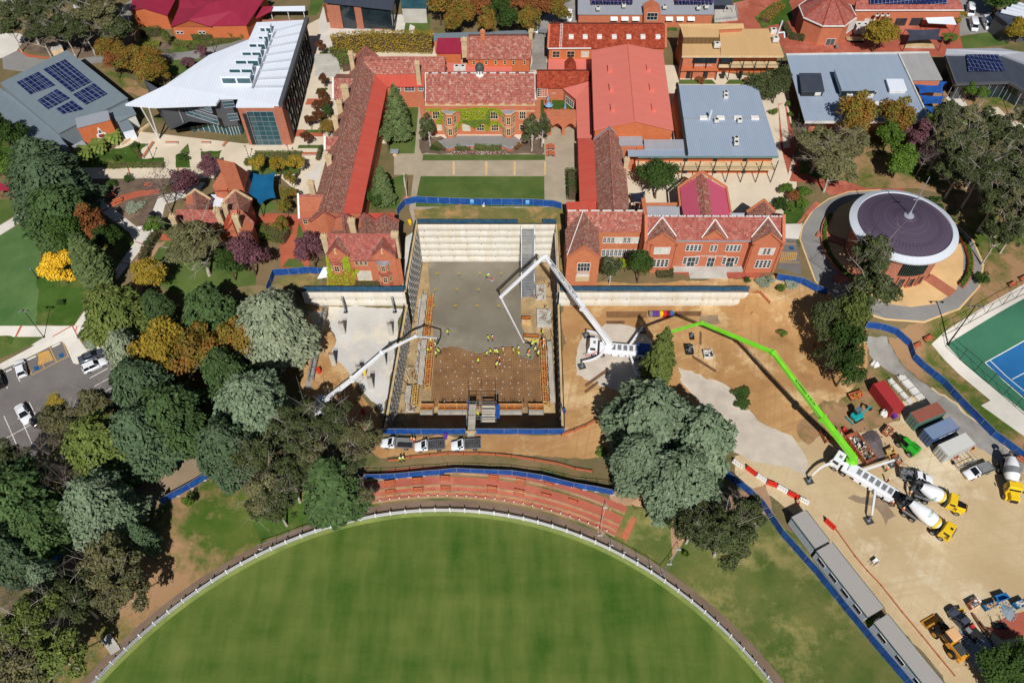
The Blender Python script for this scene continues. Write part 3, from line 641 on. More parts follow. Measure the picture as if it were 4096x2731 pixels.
win(w1,B2,[(462,540,495,598)],(g(B2,470,600,4),g(B2,620,612,4)),'cream',2,4);win(w1,B2,[(430,446,465,482)],fac(g(B2,392,438,10.6),g(B2,470,438,10.6),.3),'cream',2,2)
a=g(B2,560,500,9.2);MB().prz([(a.x-.2,a.y+.9),(a.x+.4,a.y-.2),(a.x+2.2,a.y-.2),(a.x+2.8,a.y+.9)],4,8.4).bw('bay_window',M.brick,w1)
MB().prz([(a.x-.4,a.y+.9),(a.x+.35,a.y-.4),(a.x+2.25,a.y-.4),(a.x+3,a.y+.9)],8.4,8.75).bw('bay_roof',M.tilec,w1)
hs=TH('gabled_house',(-29,108,4),'creeper covered brick house with two front gables above left retaining wall','building')
gr0,gr1=g(B2,637,575,15.2),g(B2,1245,575,15.2);em0,em1=g(B2,838,812,11.2),g(B2,1030,812,11.2)
eL0,eL1,apL=g(B2,628,762,12.5),g(B2,830,768,12.4),g(B2,705,685,15.0);eR0,eR1,apR=g(B2,1040,768,12.4),g(B2,1250,772,12.5),g(B2,1128,688,15.0)
vL,vR=g(B2,735,598,15.1),g(B2,1140,598,15.1)
bld(hs,[('roof',M.tilec,[gr0,gr1,Vc((gr1.x,em1.y+.3,11.4)),em1,em0,Vc((gr0.x,em0.y+.3,11.4))],.35),('gable_roof',M.tilec,[apL,vL,g(B2,650,700,12.9),eL0],None),('gable_roof',M.tilel,[apL,eL1,g(B2,830,745,12.6),vL],None),('gable_roof',M.tilel,[apR,vR,g(B2,1035,745,12.6),eR0],None),('gable_roof',M.tilec,[apR,eR1,g(B2,1235,690,12.9),vR],None),('rear_roof',M.tilel,[g(B2,787,398,13.4),g(B2,800,575,13.4),g(B2,665,572,11.4),g(B2,712,445,11.4)],.3),('rear_roof',M.tilel,[g(B2,787,398,13.4),g(B2,900,455,11.4),g(B2,888,570,11.4),g(B2,800,575,13.4)],.05),('rear_roof',M.tilel,[g(B2,970,395,13.4),g(B2,985,575,13.4),g(B2,888,570,11.4),g(B2,900,455,11.4)],.05),('rear_roof',M.tilel,[g(B2,970,395,13.4),g(B2,1072,458,11.4),g(B2,1080,572,11.4),g(B2,985,575,13.4)],.05),('rear_roof',M.tilel,[g(B2,1158,398,13.4),g(B2,1168,575,13.4),g(B2,1080,572,11.4),g(B2,1072,458,11.4)],.05),('rear_roof',M.tilel,[g(B2,1158,398,13.4),g(B2,1280,460,11.4),g(B2,1275,572,11.4),g(B2,1168,575,13.4)],.3),('link_roof',M.rmetal,[g(B2,1005,385,10.6),g(B2,1240,383,10.6),g(B2,1240,430,10.6),g(B2,1160,460,10.6),g(B2,1075,450,10.6)],.1),],M.brick)
for(p,q,ap)in((eL0,eL1,apL),(eR0,eR1,apR)):
 y=(p.y+q.y)/2+.12;MB().add([(p.x+.1,y,3.7),(q.x-.1,y,3.7),(q.x-.1,y,12.2),(ap.x,y,14.7),(p.x+.1,y,12.2)]+[(p.x+.1,y+1.2,3.7),(q.x-.1,y+1.2,3.7),(q.x-.1,y+1.2,12.2),(ap.x,y+1.2,14.7),(p.x+.1,y+1.2,12.2)],QP).bw('gable_wall',M.brick,hs)
 CPG(hs,[p,ap,q],'tilec',.5,.25)
rdg(hs,[gr0,gr1],'tilec')
for r_ in((787,398,800,575),(970,395,985,575),(1158,398,1168,575)):rdg(hs,[g(B2,r_[0],r_[1],13.4),g(B2,r_[2],r_[3],13.4)],'tilel')
for c in([(712,445,11.4),(787,396,13.5),(900,455,11.4)],[(900,455,11.4),(970,393,13.5),(1072,458,11.4)],[(1072,458,11.4),(1158,396,13.5),(1282,460,11.4)]):CPG(hs,[g(B2,*q)for q in c],'tilec',.4,.3)
for x,y,z,w_ in((605,585,15.2,1.1),(852,440,16,1.2),(1240,562,15.6,1.2)):chimney(hs,g(B2,x,y,z),9,w_,.9)
fy=(em0.y+em1.y)/2+.35;F0,F1=Vc((em0.x-1,fy,4)),Vc((em1.x+1,fy,4))
win(hs,B2,[(893,818,918,850),(935,818,958,850),(975,818,998,850)],(F0,F1),'cream',1,2)
yL=(eL0.y+eL1.y)/2+.12;yR=(eR0.y+eR1.y)/2+.12
win(hs,B2,[(920,905,1042,985)],(F0,F1),'cream',5,4,'blind')
for(x0,x1,y0,y1,y,zb,zt)in((668,805,795,885,yL,8.0,10.4),(1092,1208,795,890,yR,8.2,10.6),(1115,1232,935,1010,yR,4,7.4)):
 a,b=OW(B2(x0,y1),(0,y,0),(1,y,0)),OW(B2(x1,y1),(0,y,0),(1,y,0));ww=b.x-a.x
 bay=[(a.x,y+.1),(a.x+ww*.25,y-.8),(b.x-ww*.25,y-.8),(b.x,y+.1)]
 MB().prz(bay,zb,zt).bw('bay_window',M.brick,hs);MB().prz([(q[0]+(q[0]-(a.x+b.x)/2)*.08,q[1]-.1)for q in bay],zt,zt+.3).bw('bay_roof',M['tilec' if zb<8.1 else 'lead'],hs)
 baywin(hs,bay,[(zt-1.75,zt-.2)],'cream',.16,.1)
for x in(706,1125):
 y=yL if x<900 else yR;c=OW(B2(x,723),(0,y,0),(1,y,0));m=MB();m.box(c.x-.1,c.x+.1,y-.08,y+.02,c.z-.7,c.z+.5);m.box(c.x-.35,c.x+.35,y-.1,y-.01,c.z+.5,c.z+.65);m.box(c.x-.25,c.x+.25,y-.1,y-.01,c.z-.85,c.z-.7);m.bw('wall_tie',M.cream,hs)
mh=TH('school_hall',(-10,153,4),'main hall with mottled red tile roof, sandstone windows and ivy, facing lawn','building')
zE=11.4;e0,e1=g(A2,1520,940,zE),g(A3,207,940,zE);r0,r1=g(A2,1517,660,15.5),g(A3,205,658,15.5);fy=150.9
e0.y=e1.y=fy+.25;
bld(mh,[('roof',M.tile,[r0,r1,e1,e0],.2),('roof',M.tile,mir(r0,r1,e1,e0),.2)],M.brick)
MB().box(e0.x-.8,e1.x+.8,fy-.1,fy+.28,3.7,12.0).bw('parapet_wall',M.brick,mh)
m=MB();m.box(e0.x-.9,e1.x+.9,fy-.22,fy+.36,12.0,12.2);m.box(e0.x-.85,e1.x+.85,fy-.24,fy-.09,10.45,10.65);m.bw('cornice',M.cream,mh)
m=MB()
for k in rn(10):x=e0.x+(e1.x-e0.x)*(k+.5)/10;m.box(x-.7,x+.7,fy-.13,fy+.2,12.2,12.42)
m.bw('battlement',M.brick,mh)
for x in(e0.x-.6,e1.x+.6):MB().box(x-.6,x+.6,fy-.3,fy+.7,3.7,13).bw('corner_pier',M.brick,mh)
m=MB()
for k in rn(34):
 if k%3!=1:q=r0.lerp(r1,(k+.5)/34);m.bar(q+Vc((-.33,0,.12)),q+Vc((.33,0,.12)),.34,.12)
m.bw('ridge_capping',M.white,mh);rdg(mh,[r0,r1],'tilec',.14)
CPG(mh,[r0,e0],'plant',.16,.14,'verge');CPG(mh,[r1,e1],'plant',.16,.14,'verge')
c=g(A2,2005,655,15.5);cu=TH('cupola',c,'white lantern tower with dark dome on hall ridge','cupola')
MB().lat((0,0,-1.2),[(.0,0),(1.15,0),(1.1,1.0),(.85,1.3),(.8,2.2),(1.0,2.3),(0,2.3)],8).bd('lantern',M.white,cu)
m=MB();[m.bar((.83*cos(k*pi/4),.83*sin(k*pi/4),.15),(.83*cos(k*pi/4),.83*sin(k*pi/4),1.0),.16,.2)for k in rn(8)];m.bd('louvre',M.dark,cu)
MB().lat((0,0,1.1),[(1.05,0),(1.0,.45),(.8,.95),(.4,1.3),(.07,1.45),(.05,2.3),(0,2.35)],16).bd('dome',mat('copper_dome',(74,84,82),(58,68,66),.8,ro=.5),cu,smo=1)
FF=(Vc((-20,fy-.1,0)),Vc((5,fy-.1,0)))
win(mh,E5,[(200,712,302,815),(638,712,740,812),(855,714,955,812),(1075,714,1178,816),(1512,712,1600,815)],FF,'cream',3,2,arch=1,fw=.16)
win(mh,E5,[(272,905,330,990,'blind'),(652,902,758,994,'blind'),(868,910,970,994),(1088,905,1188,994),(1518,908,1612,985)],FF,'cream',3,2,fw=.16)
for(x0,x1,xb)in((365,575,465),(1238,1448,1345)):
 a,b=OW(E5(x0,1050),*FF),OW(E5(x1,1050),*FF);ww=b.x-a.x;y=fy-.1
 bay=[(a.x,y+.1),(a.x+ww*.27,y-1.3),(b.x-ww*.27,y-1.3),(b.x,y+.1)]
 MB().prz(bay,3.7,10.5).bw('bay_window',M.brick,mh);m=MB()
 for zz in(7.0,10.5):m.prz([(q[0]+(q[0]-(a.x+b.x)/2)*.05,q[1]-.08)for q in bay],zz,zz+.2)
 m.bw('string_course',M.cream,mh);MB().prz(bay,10.7,10.8).bw('bay_roof',M.lead,mh)
 baywin(mh,bay,[(7.7,9.8),(4.7,6.7)],'cream',.14,.16)
tw=TH('terrace_wall',P(E5(880,1280)),'low brick wall with grey capping stepping round tarmac terrace','wall')
pts=[P(E5(*q))for q in((290,1190),(430,1310),(560,1262),(800,1265),(1200,1262),(1270,1265),(1370,1315),(1500,1210))];m=MB();k=MB()
for a,b in zip(pts,pts[1:]):m.bar(a+Zv(.35),b+Zv(.35),.32,.7);k.bar(a+Zv(.74),b+Zv(.74),.42,.08)
m.bw('wall',M.brick,tw);k.bw('capping',M.lead,tw)
er=TH('low_range',(8,155,4),'low orange tiled range with white framed doors beside picnic lawn','building')
a0,a1=g(A3,222,640,9.6),g(A3,704,640,9.6);b0,b1=g(A3,222,787,7.6),g(A3,455,787,7.6)
bld(er,[('roof',M.tileo,[a0,a1,g(A3,702,725,8.3),g(A3,458,790,7.6),b0],.25),('roof',M.tileo,mir(a0,a1,g(A3,704,787,7.6),b0),.25),('corner_roof',M.pmetal,[g(A3,458,795,7.6),g(A3,700,728,8.6),g(A3,572,890,7.6)],.3),('covered_way_roof',M.pmetal,[g(A3,700,728,8.6),g(A3,724,1232,8.6),g(A3,584,1235,7.6),g(A3,572,890,7.6)],.3)],M.brick)
wf=fac(b0,b1,.25);win(er,E5,[(1778,365,1925,478),(1998,358,2150,425)],wf,'white',4,4)
wf=fac(g(A3,458,795,7.6),g(A3,572,890,7.6),.3);win(er,E5,[(2212,470,2330,560)],wf,'white',4,3)
ar=TH('arcade',P(A3(440,1216)),'pink brick arcade with two pointed arches at end of picnic lawn','wall')
a,b=P(A3(300,1216)),P(A3(565,1216));zt=OW(A3(440,1068),a,b).z;n_=MB();L=b.x-a.x;y=a.y
def archwall(mb,x0,x1,zt,ops,y,dp):
 xs=[x0]
 cur=x0
 for c,wd,hs_,ha in ops:
  mb.box(cur,c-wd/2,y,y+dp,3.7,zt)
  N=8;top=[(c-wd/2+wd*i/N,hs_+(ha-hs_)*(1-abs(2*i/N-1)**1.7))for i in rn(N+1)]
  for(p,q)in zip(top,top[1:]):
   mb.add([(p[0],y,p[1]),(q[0],y,q[1]),(q[0],y,zt),(p[0],y,zt),(p[0],y+dp,p[1]),(q[0],y+dp,q[1]),(q[0],y+dp,zt),(p[0],y+dp,zt)],[(0,1,2,3),(7,6,5,4),(0,4,5,1),(3,2,6,7)])
  cur=c+wd/2
 mb.box(cur,x1,y,y+dp,3.7,zt)
archwall(n_,a.x,b.x,zt,[(OW(A3(402,1160),a,b).x,2.4,6.2,7.4),(OW(A3(522,1160),a,b).x,2.4,6.2,7.4)],y,.5);n_.bw('arch_wall',M.brick,ar)
MB().box(a.x,b.x,y+.5,y+3.4,zt-.25,zt+.06).bw('deck_edge',M.brick,ar);MB().box(a.x,b.x,y+3.0,y+3.4,3.7,zt-.25).bw('back_wall',M.brick,ar)
ph=TH('assembly_hall',(27,156,4),'big hall with plain faded pink gable roof and six ridge vents','building')
q=[g(A3,1037,397,15.2),g(A3,1100,1086,15.2),g(A3,1450,1167,13),g(A3,1352,458,13),g(A3,735,1167,13),g(A3,710,452,13)]
bld(ph,[('roof',M.pmetal,[q[0],q[1],q[2],q[3]],.25),('roof',M.pmetal,[q[1],q[0],q[5],q[4]],.25)],M.obrick)
rdg(ph,[q[0],q[1]],'pmetal',.14)
for x,y in((875,620),(888,790),(900,970),(1222,615),(1248,790),(1268,970)):
 p=g(A3,x,y,14.2);MB().box(p.x-.45,p.x+.45,p.y-1.1,p.y+1.1,p.z-.6,p.z+.5).bw('roof_vent',M.pmetal,ph)
ew=TH('school_wing',(22,125,4),'tiled east wing with grey ladder rail gable and red lean-to beside paved court','building')
R0,R1=g(A3,872,1165,13.6),g(B3,915,357,13.6)
bld(ew,[('roof',M.tilel,[R0,R1,g(B3,767,355,10.6),g(A3,735,1255,10.6)],.05),('roof',M.tilel,[R1,R0,g(A3,955,1220,10.6),g(A3,1008,1400,10.6),g(B3,1050,300,10.6),g(B3,1040,356,10.6)],.3),('lean_to_roof',M.rmetal,[g(A3,735,1255,10.5),g(B3,767,282,10.5),g(B3,605,280,9.3),g(A3,590,1240,9.3)],.3),('flat_roof',M.rmetal,[g(B3,485,285,9.6),g(B3,765,282,9.6),g(B3,768,358,9.6),g(B3,492,362,9.6)],.1)],M.brick)
rdg(ew,[R0,R1],'tile',.2)
m=MB();
for a,b in((g(A3,730,1258,10.7),g(A3,870,1150,13.8)),(g(A3,870,1150,13.8),g(A3,958,1216,10.7))):
 for o in(-.28,.28):m.bar(a+Vc((0,o,.25)),b+Vc((0,o,.25)),.1,.1)
 for k in rn(13):c=a.lerp(b,k/12)+Zv(.27);m.bar(c+Vc((0,-.28,0)),c+Vc((0,.28,0)),.08,.08)
m.bw('gable_rail',M.lead,ew)
chimney(ew,g(A3,1030,1420,13),8,1.0,.8)
ef=TH('classroom_block',(18,108,4),'brick block with a tall front gable and two rows of small white windows','building')
k0,k1=g(B3,498,368,14.6),g(B3,1176,368,14.6);s0,s1=g(B3,790,552,11.4),g(B3,1172,552,11.4)
f0,f1,ap=g(B3,488,787,11.8),g(B3,792,790,11.8),g(B3,648,685,14.6);bk=g(B3,637,370,14.7)
bld(ef,[('roof',M.tile,[k0,k1,s1,s0,Vc((k0.x,s0.y,11.4))],.3),('roof',M.tile,mir(k0,k1,s1,Vc((k0.x,s0.y,11.4))),.3),('gable_roof',M.tilel,[ap,bk,Vc((f0.x,s0.y,11.9)),f0],None),('gable_roof',M.tilel,[ap,f1,g(B3,775,550,11.9),bk],None)],M.brickw)
y=(f0.y+f1.y)/2;MB().add([(f0.x+.1,y,3.7),(f1.x-.1,y,3.7),(f1.x-.1,y,11.5),(ap.x,y,14.3),(f0.x+.1,y,11.5),(f0.x+.1,y+7,3.7),(f1.x-.1,y+7,3.7),(f1.x-.1,y+7,11.5),(ap.x,y+7,14.3),(f0.x+.1,y+7,11.5)],QP).bw('gable_wall',M.brickw,ef)
CPG(ef,[f0,ap,f1],'brick',.5,.25);CPG(ef,[f0,bk],'white',.14,.14,'valley_flashing');
m=MB()
for k in rn(26):
 if k%4!=3:q=k0.lerp(k1,(k+.5)/26);m.bar(q+Vc((-.28,0,.12)),q+Vc((.28,0,.12)),.3,.1)
m.bw('ridge_capping',M.white,ef)
MB().box(k1.x-.1,k1.x+.7,s1.y-.6,k1.y+3.4,3.7,14.9).bw('party_wall',M.brick,ef)
gf=(Vc((0,y-.01,0)),Vc((10,y-.01,0)));win(ef,B3,[(585,835,692,905)],gf,'white',4,2);
p0,p1=OW(B3(572,940),*gf),OW(B3(688,995),*gf);MB().box(p0.x,p1.x,y-.08,y+.02,p1.z,p0.z).bw('stone_panel',M.cream,ef)
p0,p1=OW(B3(580,908),*gf),OW(B3(690,930),*gf);m=MB();m.box(p0.x,p1.x,y-.5,y,p1.z-.1,p1.z);m.box(p0.x,p1.x,y-.5,y-.44,p0.z-.08,p0.z)
for k in rn(17):x=p0.x+(p1.x-p0.x)*k/16;m.box(x-.03,x+.03,y-.49,y-.45,p1.z,p0.z-.08)
m.bw('balcony',M.white,ef)
wf=fac(s0,s1,.3);win(ef,B3,[(815+36*i,605,840+36*i,652,'blind' if i in(3,4,7,8)else 'glass')for i in rn(9)],wf,'white',2,3);win(ef,B3,[(803+36.3*i,714,830+36.3*i,770)for i in rn(9)],wf,'white',2,4)
mk=TH('school_building',(40,111,4),'long brick building with three front gables, white windows and steps','building')
rz=15.3;r0,r1=g(E4,285,772,rz),g(E4,1965,775,rz);ey=108.45
e0,e1=Vc((r0.x,ey,12.15)),Vc((r1.x,ey,12.15))
roofs=[('roof',M.tilec,[r0,r1,e1,e0],None),('roof',M.tilec,mir(r0,r1,e1,e0),.3)]
GB=[]
for(fx0,fx1,fyy,ax,ay,bx_,by_,yy)in((278,645,1085,485,958,462,780,107.5),(958,1280,1050,1138,938,1122,818,108.72),(1595,1978,1098,1835,965,1783,790,107.5)):
 A_,B_=OW(E4(fx0,fyy),(0,yy,0),(1,yy,0)),OW(E4(fx1,fyy),(0,yy,0),(1,yy,0));C_=OW(E4(ax,ay),(0,yy,0),(1,yy,0));D_=Vc((OW(E4(bx_,by_),(0,r0.y,0),(1,r0.y,0)).x,r0.y-.35,min(rz,C_.z)))
 if C_.z>rz-.1:C_.z=rz-.1
 for v in(A_,B_):v.y-=.3
 C_.y-=.3;yb=ey+.5
 roofs+=[('gable_roof',M.tilel,[C_,D_,Vc((A_.x,yb,A_.z)),A_],None),('gable_roof',M.tilel,[C_,B_,Vc((B_.x,yb,B_.z)),D_],None)]
 GB.append((A_,B_,C_,D_,yy))
bld(mk,roofs,M.brick);MB().box(e0.x+.2,e1.x-.2,ey+.3,r0.y,3.7,12.05).bw('wall',M.brick,mk)
for A_,B_,C_,D_,yy in GB:
 MB().add([(A_.x+.12,yy,3.7),(B_.x-.12,yy,3.7),(B_.x-.12,yy,A_.z-.25),(C_.x,yy,C_.z-.3),(A_.x+.12,yy,A_.z-.25),(A_.x+.12,yy+2,3.7),(B_.x-.12,yy+2,3.7),(B_.x-.12,yy+2,A_.z-.25),(C_.x,yy+2,C_.z-.3),(A_.x+.12,yy+2,A_.z-.25)],QP).bw('gable_wall',M.brick,mk)
 CPG(mk,[A_,C_,B_],'brickw',.3,.2);CPG(mk,[Vc((A_.x-.05,ey+.1,A_.z+.25)),D_+Zv(.1),Vc((B_.x+.05,ey+.1,B_.z+.25))],'white',.2,.16,'valley_flashing')
m=MB()
for k in rn(64):
 if k%4!=2:q=r0.lerp(r1,(k+.5)/64);m.bar(q+Vc((-.25,0,.14)),q+Vc((.25,0,.14)),.3,.1)
m.bw('ridge_capping',M.white,mk);rdg(mk,[r0,r1],'tilec',.15)
MB().bar((e0.x+4,ey-.12,12.05),(e1.x-4.5,ey-.12,12.05),.2,.2).bw('gutter',M.lead,mk)
for x in(r0.x-.35,r1.x+.35):MB().add([(x-.3,107.6,3.7),(x+.3,107.6,3.7),(x+.3,107.6,12.6),(x-.3,107.6,12.6),(x-.3,r0.y,15.8),(x+.3,r0.y,15.8),(x-.3,r0.y+4,12.4),(x+.3,r0.y+4,12.4),(x-.3,r0.y+4,3.7),(x+.3,r0.y+4,3.7)],[(0,1,2,3),(3,2,5,4),(4,5,7,6),(6,7,9,8),(0,3,4,6,8),(1,9,7,5,2)]).bw('end_wall',M.brick,mk)
cf=(Vc((0,108.71,0)),Vc((10,108.71,0)));lf=(Vc((0,107.5,0)),Vc((10,107.5,0)))
win(mk,E4,[(760+50*i,1130,795+50*i,1200)for i in rn(4)]+[(1258+48*i,1132,1290+48*i,1203)for i in rn(4)]+[(1062,1132,1092,1203),(1112,1132,1142,1203)],cf,'white',1,3)
win(mk,E4,[(722,1284,760,1365),(870,1284,908,1368),(1210,1286,1248,1368),(1358,1286,1398,1368)],cf,'white',1,3)
win(mk,E4,[(768,1282,860,1395),(1015,1286,1100,1398),(1255,1286,1350,1398)],cf,'white',2,2,name='glazed_door')
win(mk,E4,[(362+50.5*i,1162,400+50.5*i,1235,'blind')for i in rn(4)]+[(340+51*i,1312,375+51*i,1398)for i in rn(4)]+[(1672+50*i,1172,1705+50*i,1245,'blind' if i in(0,3)else 'glass')for i in rn(4)]+[(1622+50*i,1322,1655+50*i,1410)for i in rn(4)],lf,'white',1,3)
p=OW(E4(1078,1265),*cf);o=text(mk,'THE McKEOWN BUILDING',(p.x,p.y-.06,p.z),(1,0,0),(0,0,1),.52,M.white);shift(o,mk)
a,b=G(E4(610,1445),4.55),G(E4(1480,1445),4.55);MB().box(a.x,b.x,a.y,ey+.3,3.7,4.55).bw('porch',M.concrete,mk)
a,b=P(E4(812,1550)),P(E4(1285,1550));m=MB();y1=G(E4(610,1445),4.55).y
for k in rn(5):m.box(a.x+k*.28,b.x-k*.28,a.y+k*(y1-a.y)/5,y1-.003,3.8,4.11+k*.11)
m.bw('steps',M.concrete,mk)
for x in(330,645,1610,1965):p=OW(E4(x,1125),*lf);m=MB();m.box(p.x-.06,p.x+.06,107.38,107.5,4,p.z-.2);m.box(p.x-.25,p.x+.25,107.25,107.5,p.z-.2,p.z+.15);m.bw('downpipe',M.timber,mk)
pk=TH('pink_roofed_hall',(38,122,4),'small hall with bright pink metal roof and a strip of old ridge tiles','building')
p=dict(ap=g(E4,955,225,13.6),l1=g(E4,878,290,12.9),l0=g(E4,690,420,11),r1=g(E4,1030,290,12.9),r0=g(E4,1258,420,11),lb=g(E4,715,640,11),lb1=g(E4,905,640,12.9),apb=g(E4,1010,765,13.6),r1b=g(E4,1098,765,12.9),rb=g(E4,1318,765,11),l1b=g(E4,940,765,12.9))
bld(pk,[('roof',M.kmetal,[p['l1'],p['l0'],p['lb'],g(E4,735,765,11),p['l1b']],.2),('ridge_tiles',M.tile,[p['ap'],p['l1'],p['l1b'],p['apb']],.0),('ridge_tiles',M.tile,[p['ap'],p['apb'],p['r1b'],p['r1']],.0),('roof',M.kmetal,[p['r1'],p['r1b'],p['rb'],p['r0']],.2),('link_roof',M.gmetal2,[g(E4,120,640,9.5),g(E4,715,640,9.5),g(E4,735,765,9),g(E4,270,765,9)],.1),('link_roof',M.gmetal2,[g(E4,1325,728,9.5),g(E4,1530,728,9.5),g(E4,1530,766,9),g(E4,1330,766,9)],.1),('rear_gable_roof',M.tilel,[g(E4,1745,580,13),g(E4,1775,766,13),g(E4,1535,766,10.5),g(E4,1530,715,10.5)],.1),('rear_gable_roof',M.tilel,[g(E4,1745,580,13),g(E4,1880,715,10.5),g(E4,1895,766,10.5),g(E4,1775,766,13)],.1)],M.brick)
CPG(pk,[g(E4,665,415,11),g(E4,955,208,13.9),g(E4,1270,410,11)],'brickw',.45,.35);CPG(pk,[g(E4,665,415,11),g(E4,690,640,11)],'brickw',.4,.4);CPG(pk,[g(E4,1270,410,11),g(E4,1325,730,11)],'brickw',.4,.4)
CPG(pk,[g(E4,1525,715,10.5),g(E4,1745,565,13.2),g(E4,1885,715,10.5)],'brickw',.4,.3);CPG(pk,[g(E4,120,625,10),g(E4,695,620,10)],'brickw',.4,.5,'parapet')
def posts(par,tops,bases,m='dark',r=.11,name='post'):
 for a,b in zip(tops,bases):MB().tube(a,b,r,r,6).bw(name,M[m],par)
bg_=TH('classroom_block',(44,147,4),'two storey classroom block with wide blue grey roof and a long front balcony','building')
q=[g(A3,1492,762,11.3),g(A4,-98,762,11.3),g(A4,98,1398,10.6),g(A3,1582,1398,10.6)]
bld(bg_,[('roof',M.gmetal,q,None)],M.brick)
x0,x1=q[3].x+.2,q[2].x-.3;MB().box(x0,x1,137.3,q[0].y-.2,3.7,10.4).bw('wall',M.obrick,bg_)
MB().box(x0-11,x1+.3,q[3].y-.02,q[3].y+.25,10.0,10.55).bw('fascia',mat('green_fascia',(112,138,134),(96,120,118),.5),bg_)
MB().bar(q[0]+Vc((-.4,0,.25)),q[3]+Vc((-.4,0,.25)),.5,.8).bw('parapet',M.dark,bg_)
MB().box(x0-11,x1+.2,134.6,137.28,7.1,7.35).bw('balcony_floor',M.cream,bg_)
m=MB();m.box(x0-11,x1+.2,134.62,134.68,8.3,8.38)
for k in rn(150):x=x0-11+(x1-x0+11.2)*k/149;m.box(x-.025,x+.025,134.63,134.67,7.35,8.3)
m.bw('balcony_railing',mat('cream_steel',(208,190,150),(190,172,134),.6),bg_)
xs=[x0-11+i*(x1-x0+11)/9 for i in rn(10)]
posts(bg_,[Vc((x,133.9,10.3))for x in xs],[Vc((x,134.3,4))for x in xs])
MB().box(x0-11,x0-.01,137.3,139.5,3.7,10.3).bw('wall',M.obrick,bg_)
for a in([(1037,1343),(1586,1340),(1582,1398),(1040,1398)],):bld(bg_,[('lower_roof',M.gmetal,[g(A3,*v,10.6)for v in a],None)],M.brick)
bld(bg_,[('annex_roof',M.gmetal2,[g(A3,1182,1252,10.9),g(A3,1542,1250,10.9),g(A3,1546,1338,10.75),g(A3,1186,1338,10.75)],.1),('annex_roof',M.gmetal2,[g(A3,955,1214,11),g(A3,1166,1212,11),g(A3,1172,1300,10.9),g(A3,960,1302,10.9)],.1)],M.brick)
for i,x in en((720,1560,2010,2200)):
 c=31+i*6.5;MB().box(c,c+.9,137.22,137.3,7.36,9.4).bw('door',M.dark,bg_);MB().box(c+.5,c+1.4,137.22,137.3,4,6.1).bw('door',M.dark,bg_)
uni(A3,[(1912,850,'white air conditioner, rear of pair at back of blue grey roof'),(1912,885,'white air conditioner, front of pair at back of blue grey roof'),(1828,1097,'white air conditioner just below row of skylights, left'),(2035,1097,'white air conditioner just below row of skylights, right'),(2005,1258,'white air conditioner, rear of pair at front of blue grey roof'),(2005,1300,'white air conditioner, front of pair at front of blue grey roof')],11.05,'')
for x in(1715,1868,2022,2175):p=g(A3,x,1058,11.1);MB().box(p.x-.9,p.x+.9,p.y-.6,p.y+.6,10.8,11.35).bw('skylight',M.white,bg_,bv=.08)
p=g(A3,1765,1070,11.1);MB().tube((p.x,p.y,10.9),(p.x+.1,p.y,13.4),.28,.28,10).bw('flue',M.zinc,bg_)
MB().bar(g(A3,1540,1062,11.1),g(A3,2275,1058,11.1),.4,.12).bw('ridge_flashing',M.gmetal2,bg_)
sc_=TH('science_block',(50,179,4),'two storey science block with ribbed tan roof, clerestory and steel verandah posts','building')
zf=11
fy=172.2
bld(sc_,[('roof',M.tmetal,[g(E1,600,378,13.2),g(E1,1620,372,13.2),g(E1,1635,440,12.7),g(E1,1235,460,12.7),g(E1,1240,580,12.3),g(E1,680,580,12.3),g(E1,630,420,12.9)],.3),('roof',M.tmetal,[g(E1,665,690,11),g(E1,1240,690,11),g(E1,1265,865,10.6),g(E1,660,870,10.6)],.2),('roof',M.tmetal,[g(E1,1245,460,11.6),g(E1,2110,452,11.6),g(E1,2255,870,10.6),g(E1,1268,868,10.6)],None)],M.brick)
a,b=g(E1,665,688,11),g(E1,1235,688,11);MB().box(a.x,b.x,a.y,a.y+.3,10.6,12.4).bw('clerestory',mat('bronze_panel',(116,90,56),(96,72,44),kd='corr',sca=.3),sc_)
a,b=g(E1,1268,868,10.6),g(E1,2255,870,10.6);MB().box(a.x,b.x-.4,a.y+2.6,g(E1,1245,460,11.6).y-.3,3.7,10.3).bw('wall',M.obrick,sc_)
c=g(E1,660,870,10.6);wf=fac(c,a,.2);MB().box(c.x,b.x,c.y-.12,c.y+.1,10.0,10.42).bw('fascia',M.cream,sc_)
win(sc_,E1,[(822,905,1190,988)],wf,'dark',6,2);win(sc_,E1,[(1272,902,1445,978)],(wf[0],wf[1]),'dark',3,2)
o=text(sc_,'SCIENCE SOUTH',OW(E1(985,1028),*wf)+Vc((0,-.05,0)),(1,0,0),(0,0,1),.6,M.white);shift(o,sc_)
MB().box(c.x+.3,a.x,c.y-.55,c.y+.3,6.6,7.2).bw('canopy',M.obrick,sc_)
MB().box(a.x,b.x-.3,a.y+.2,a.y+2.58,7.0,7.25).bw('balcony_floor',M.cream,sc_);m=MB();m.box(a.x+3,b.x-.3,a.y+.22,a.y+.28,8.2,8.28)
for k in rn(80):x=a.x+3+(b.x-a.x-3.3)*k/79;m.box(x-.02,x+.02,a.y+.23,a.y+.27,7.25,8.2)
m.bw('balcony_railing',MATS['cream_steel'],sc_)
xs=[c.x+.3+i*(b.x-c.x-.6)/8 for i in rn(9)];posts(sc_,[Vc((x,c.y-.1,10))for x in xs],[Vc((x,c.y-.5,4))for x in xs])
for i in rn(4):x=c.x+2+i*4.3;MB().box(x,x+1,c.y+.1,c.y+.19,4,6.1).bw('door',M.dark,sc_)
uni(E1,[(1198,742,'white air conditioner at right edge of lower left tan roof'),(2080,525,'white air conditioner, rear one at right end of tan roof'),(2115,655,'white air conditioner, front one at right end of tan roof')],11.2,'',sz=(1.5,1.3,1.2))
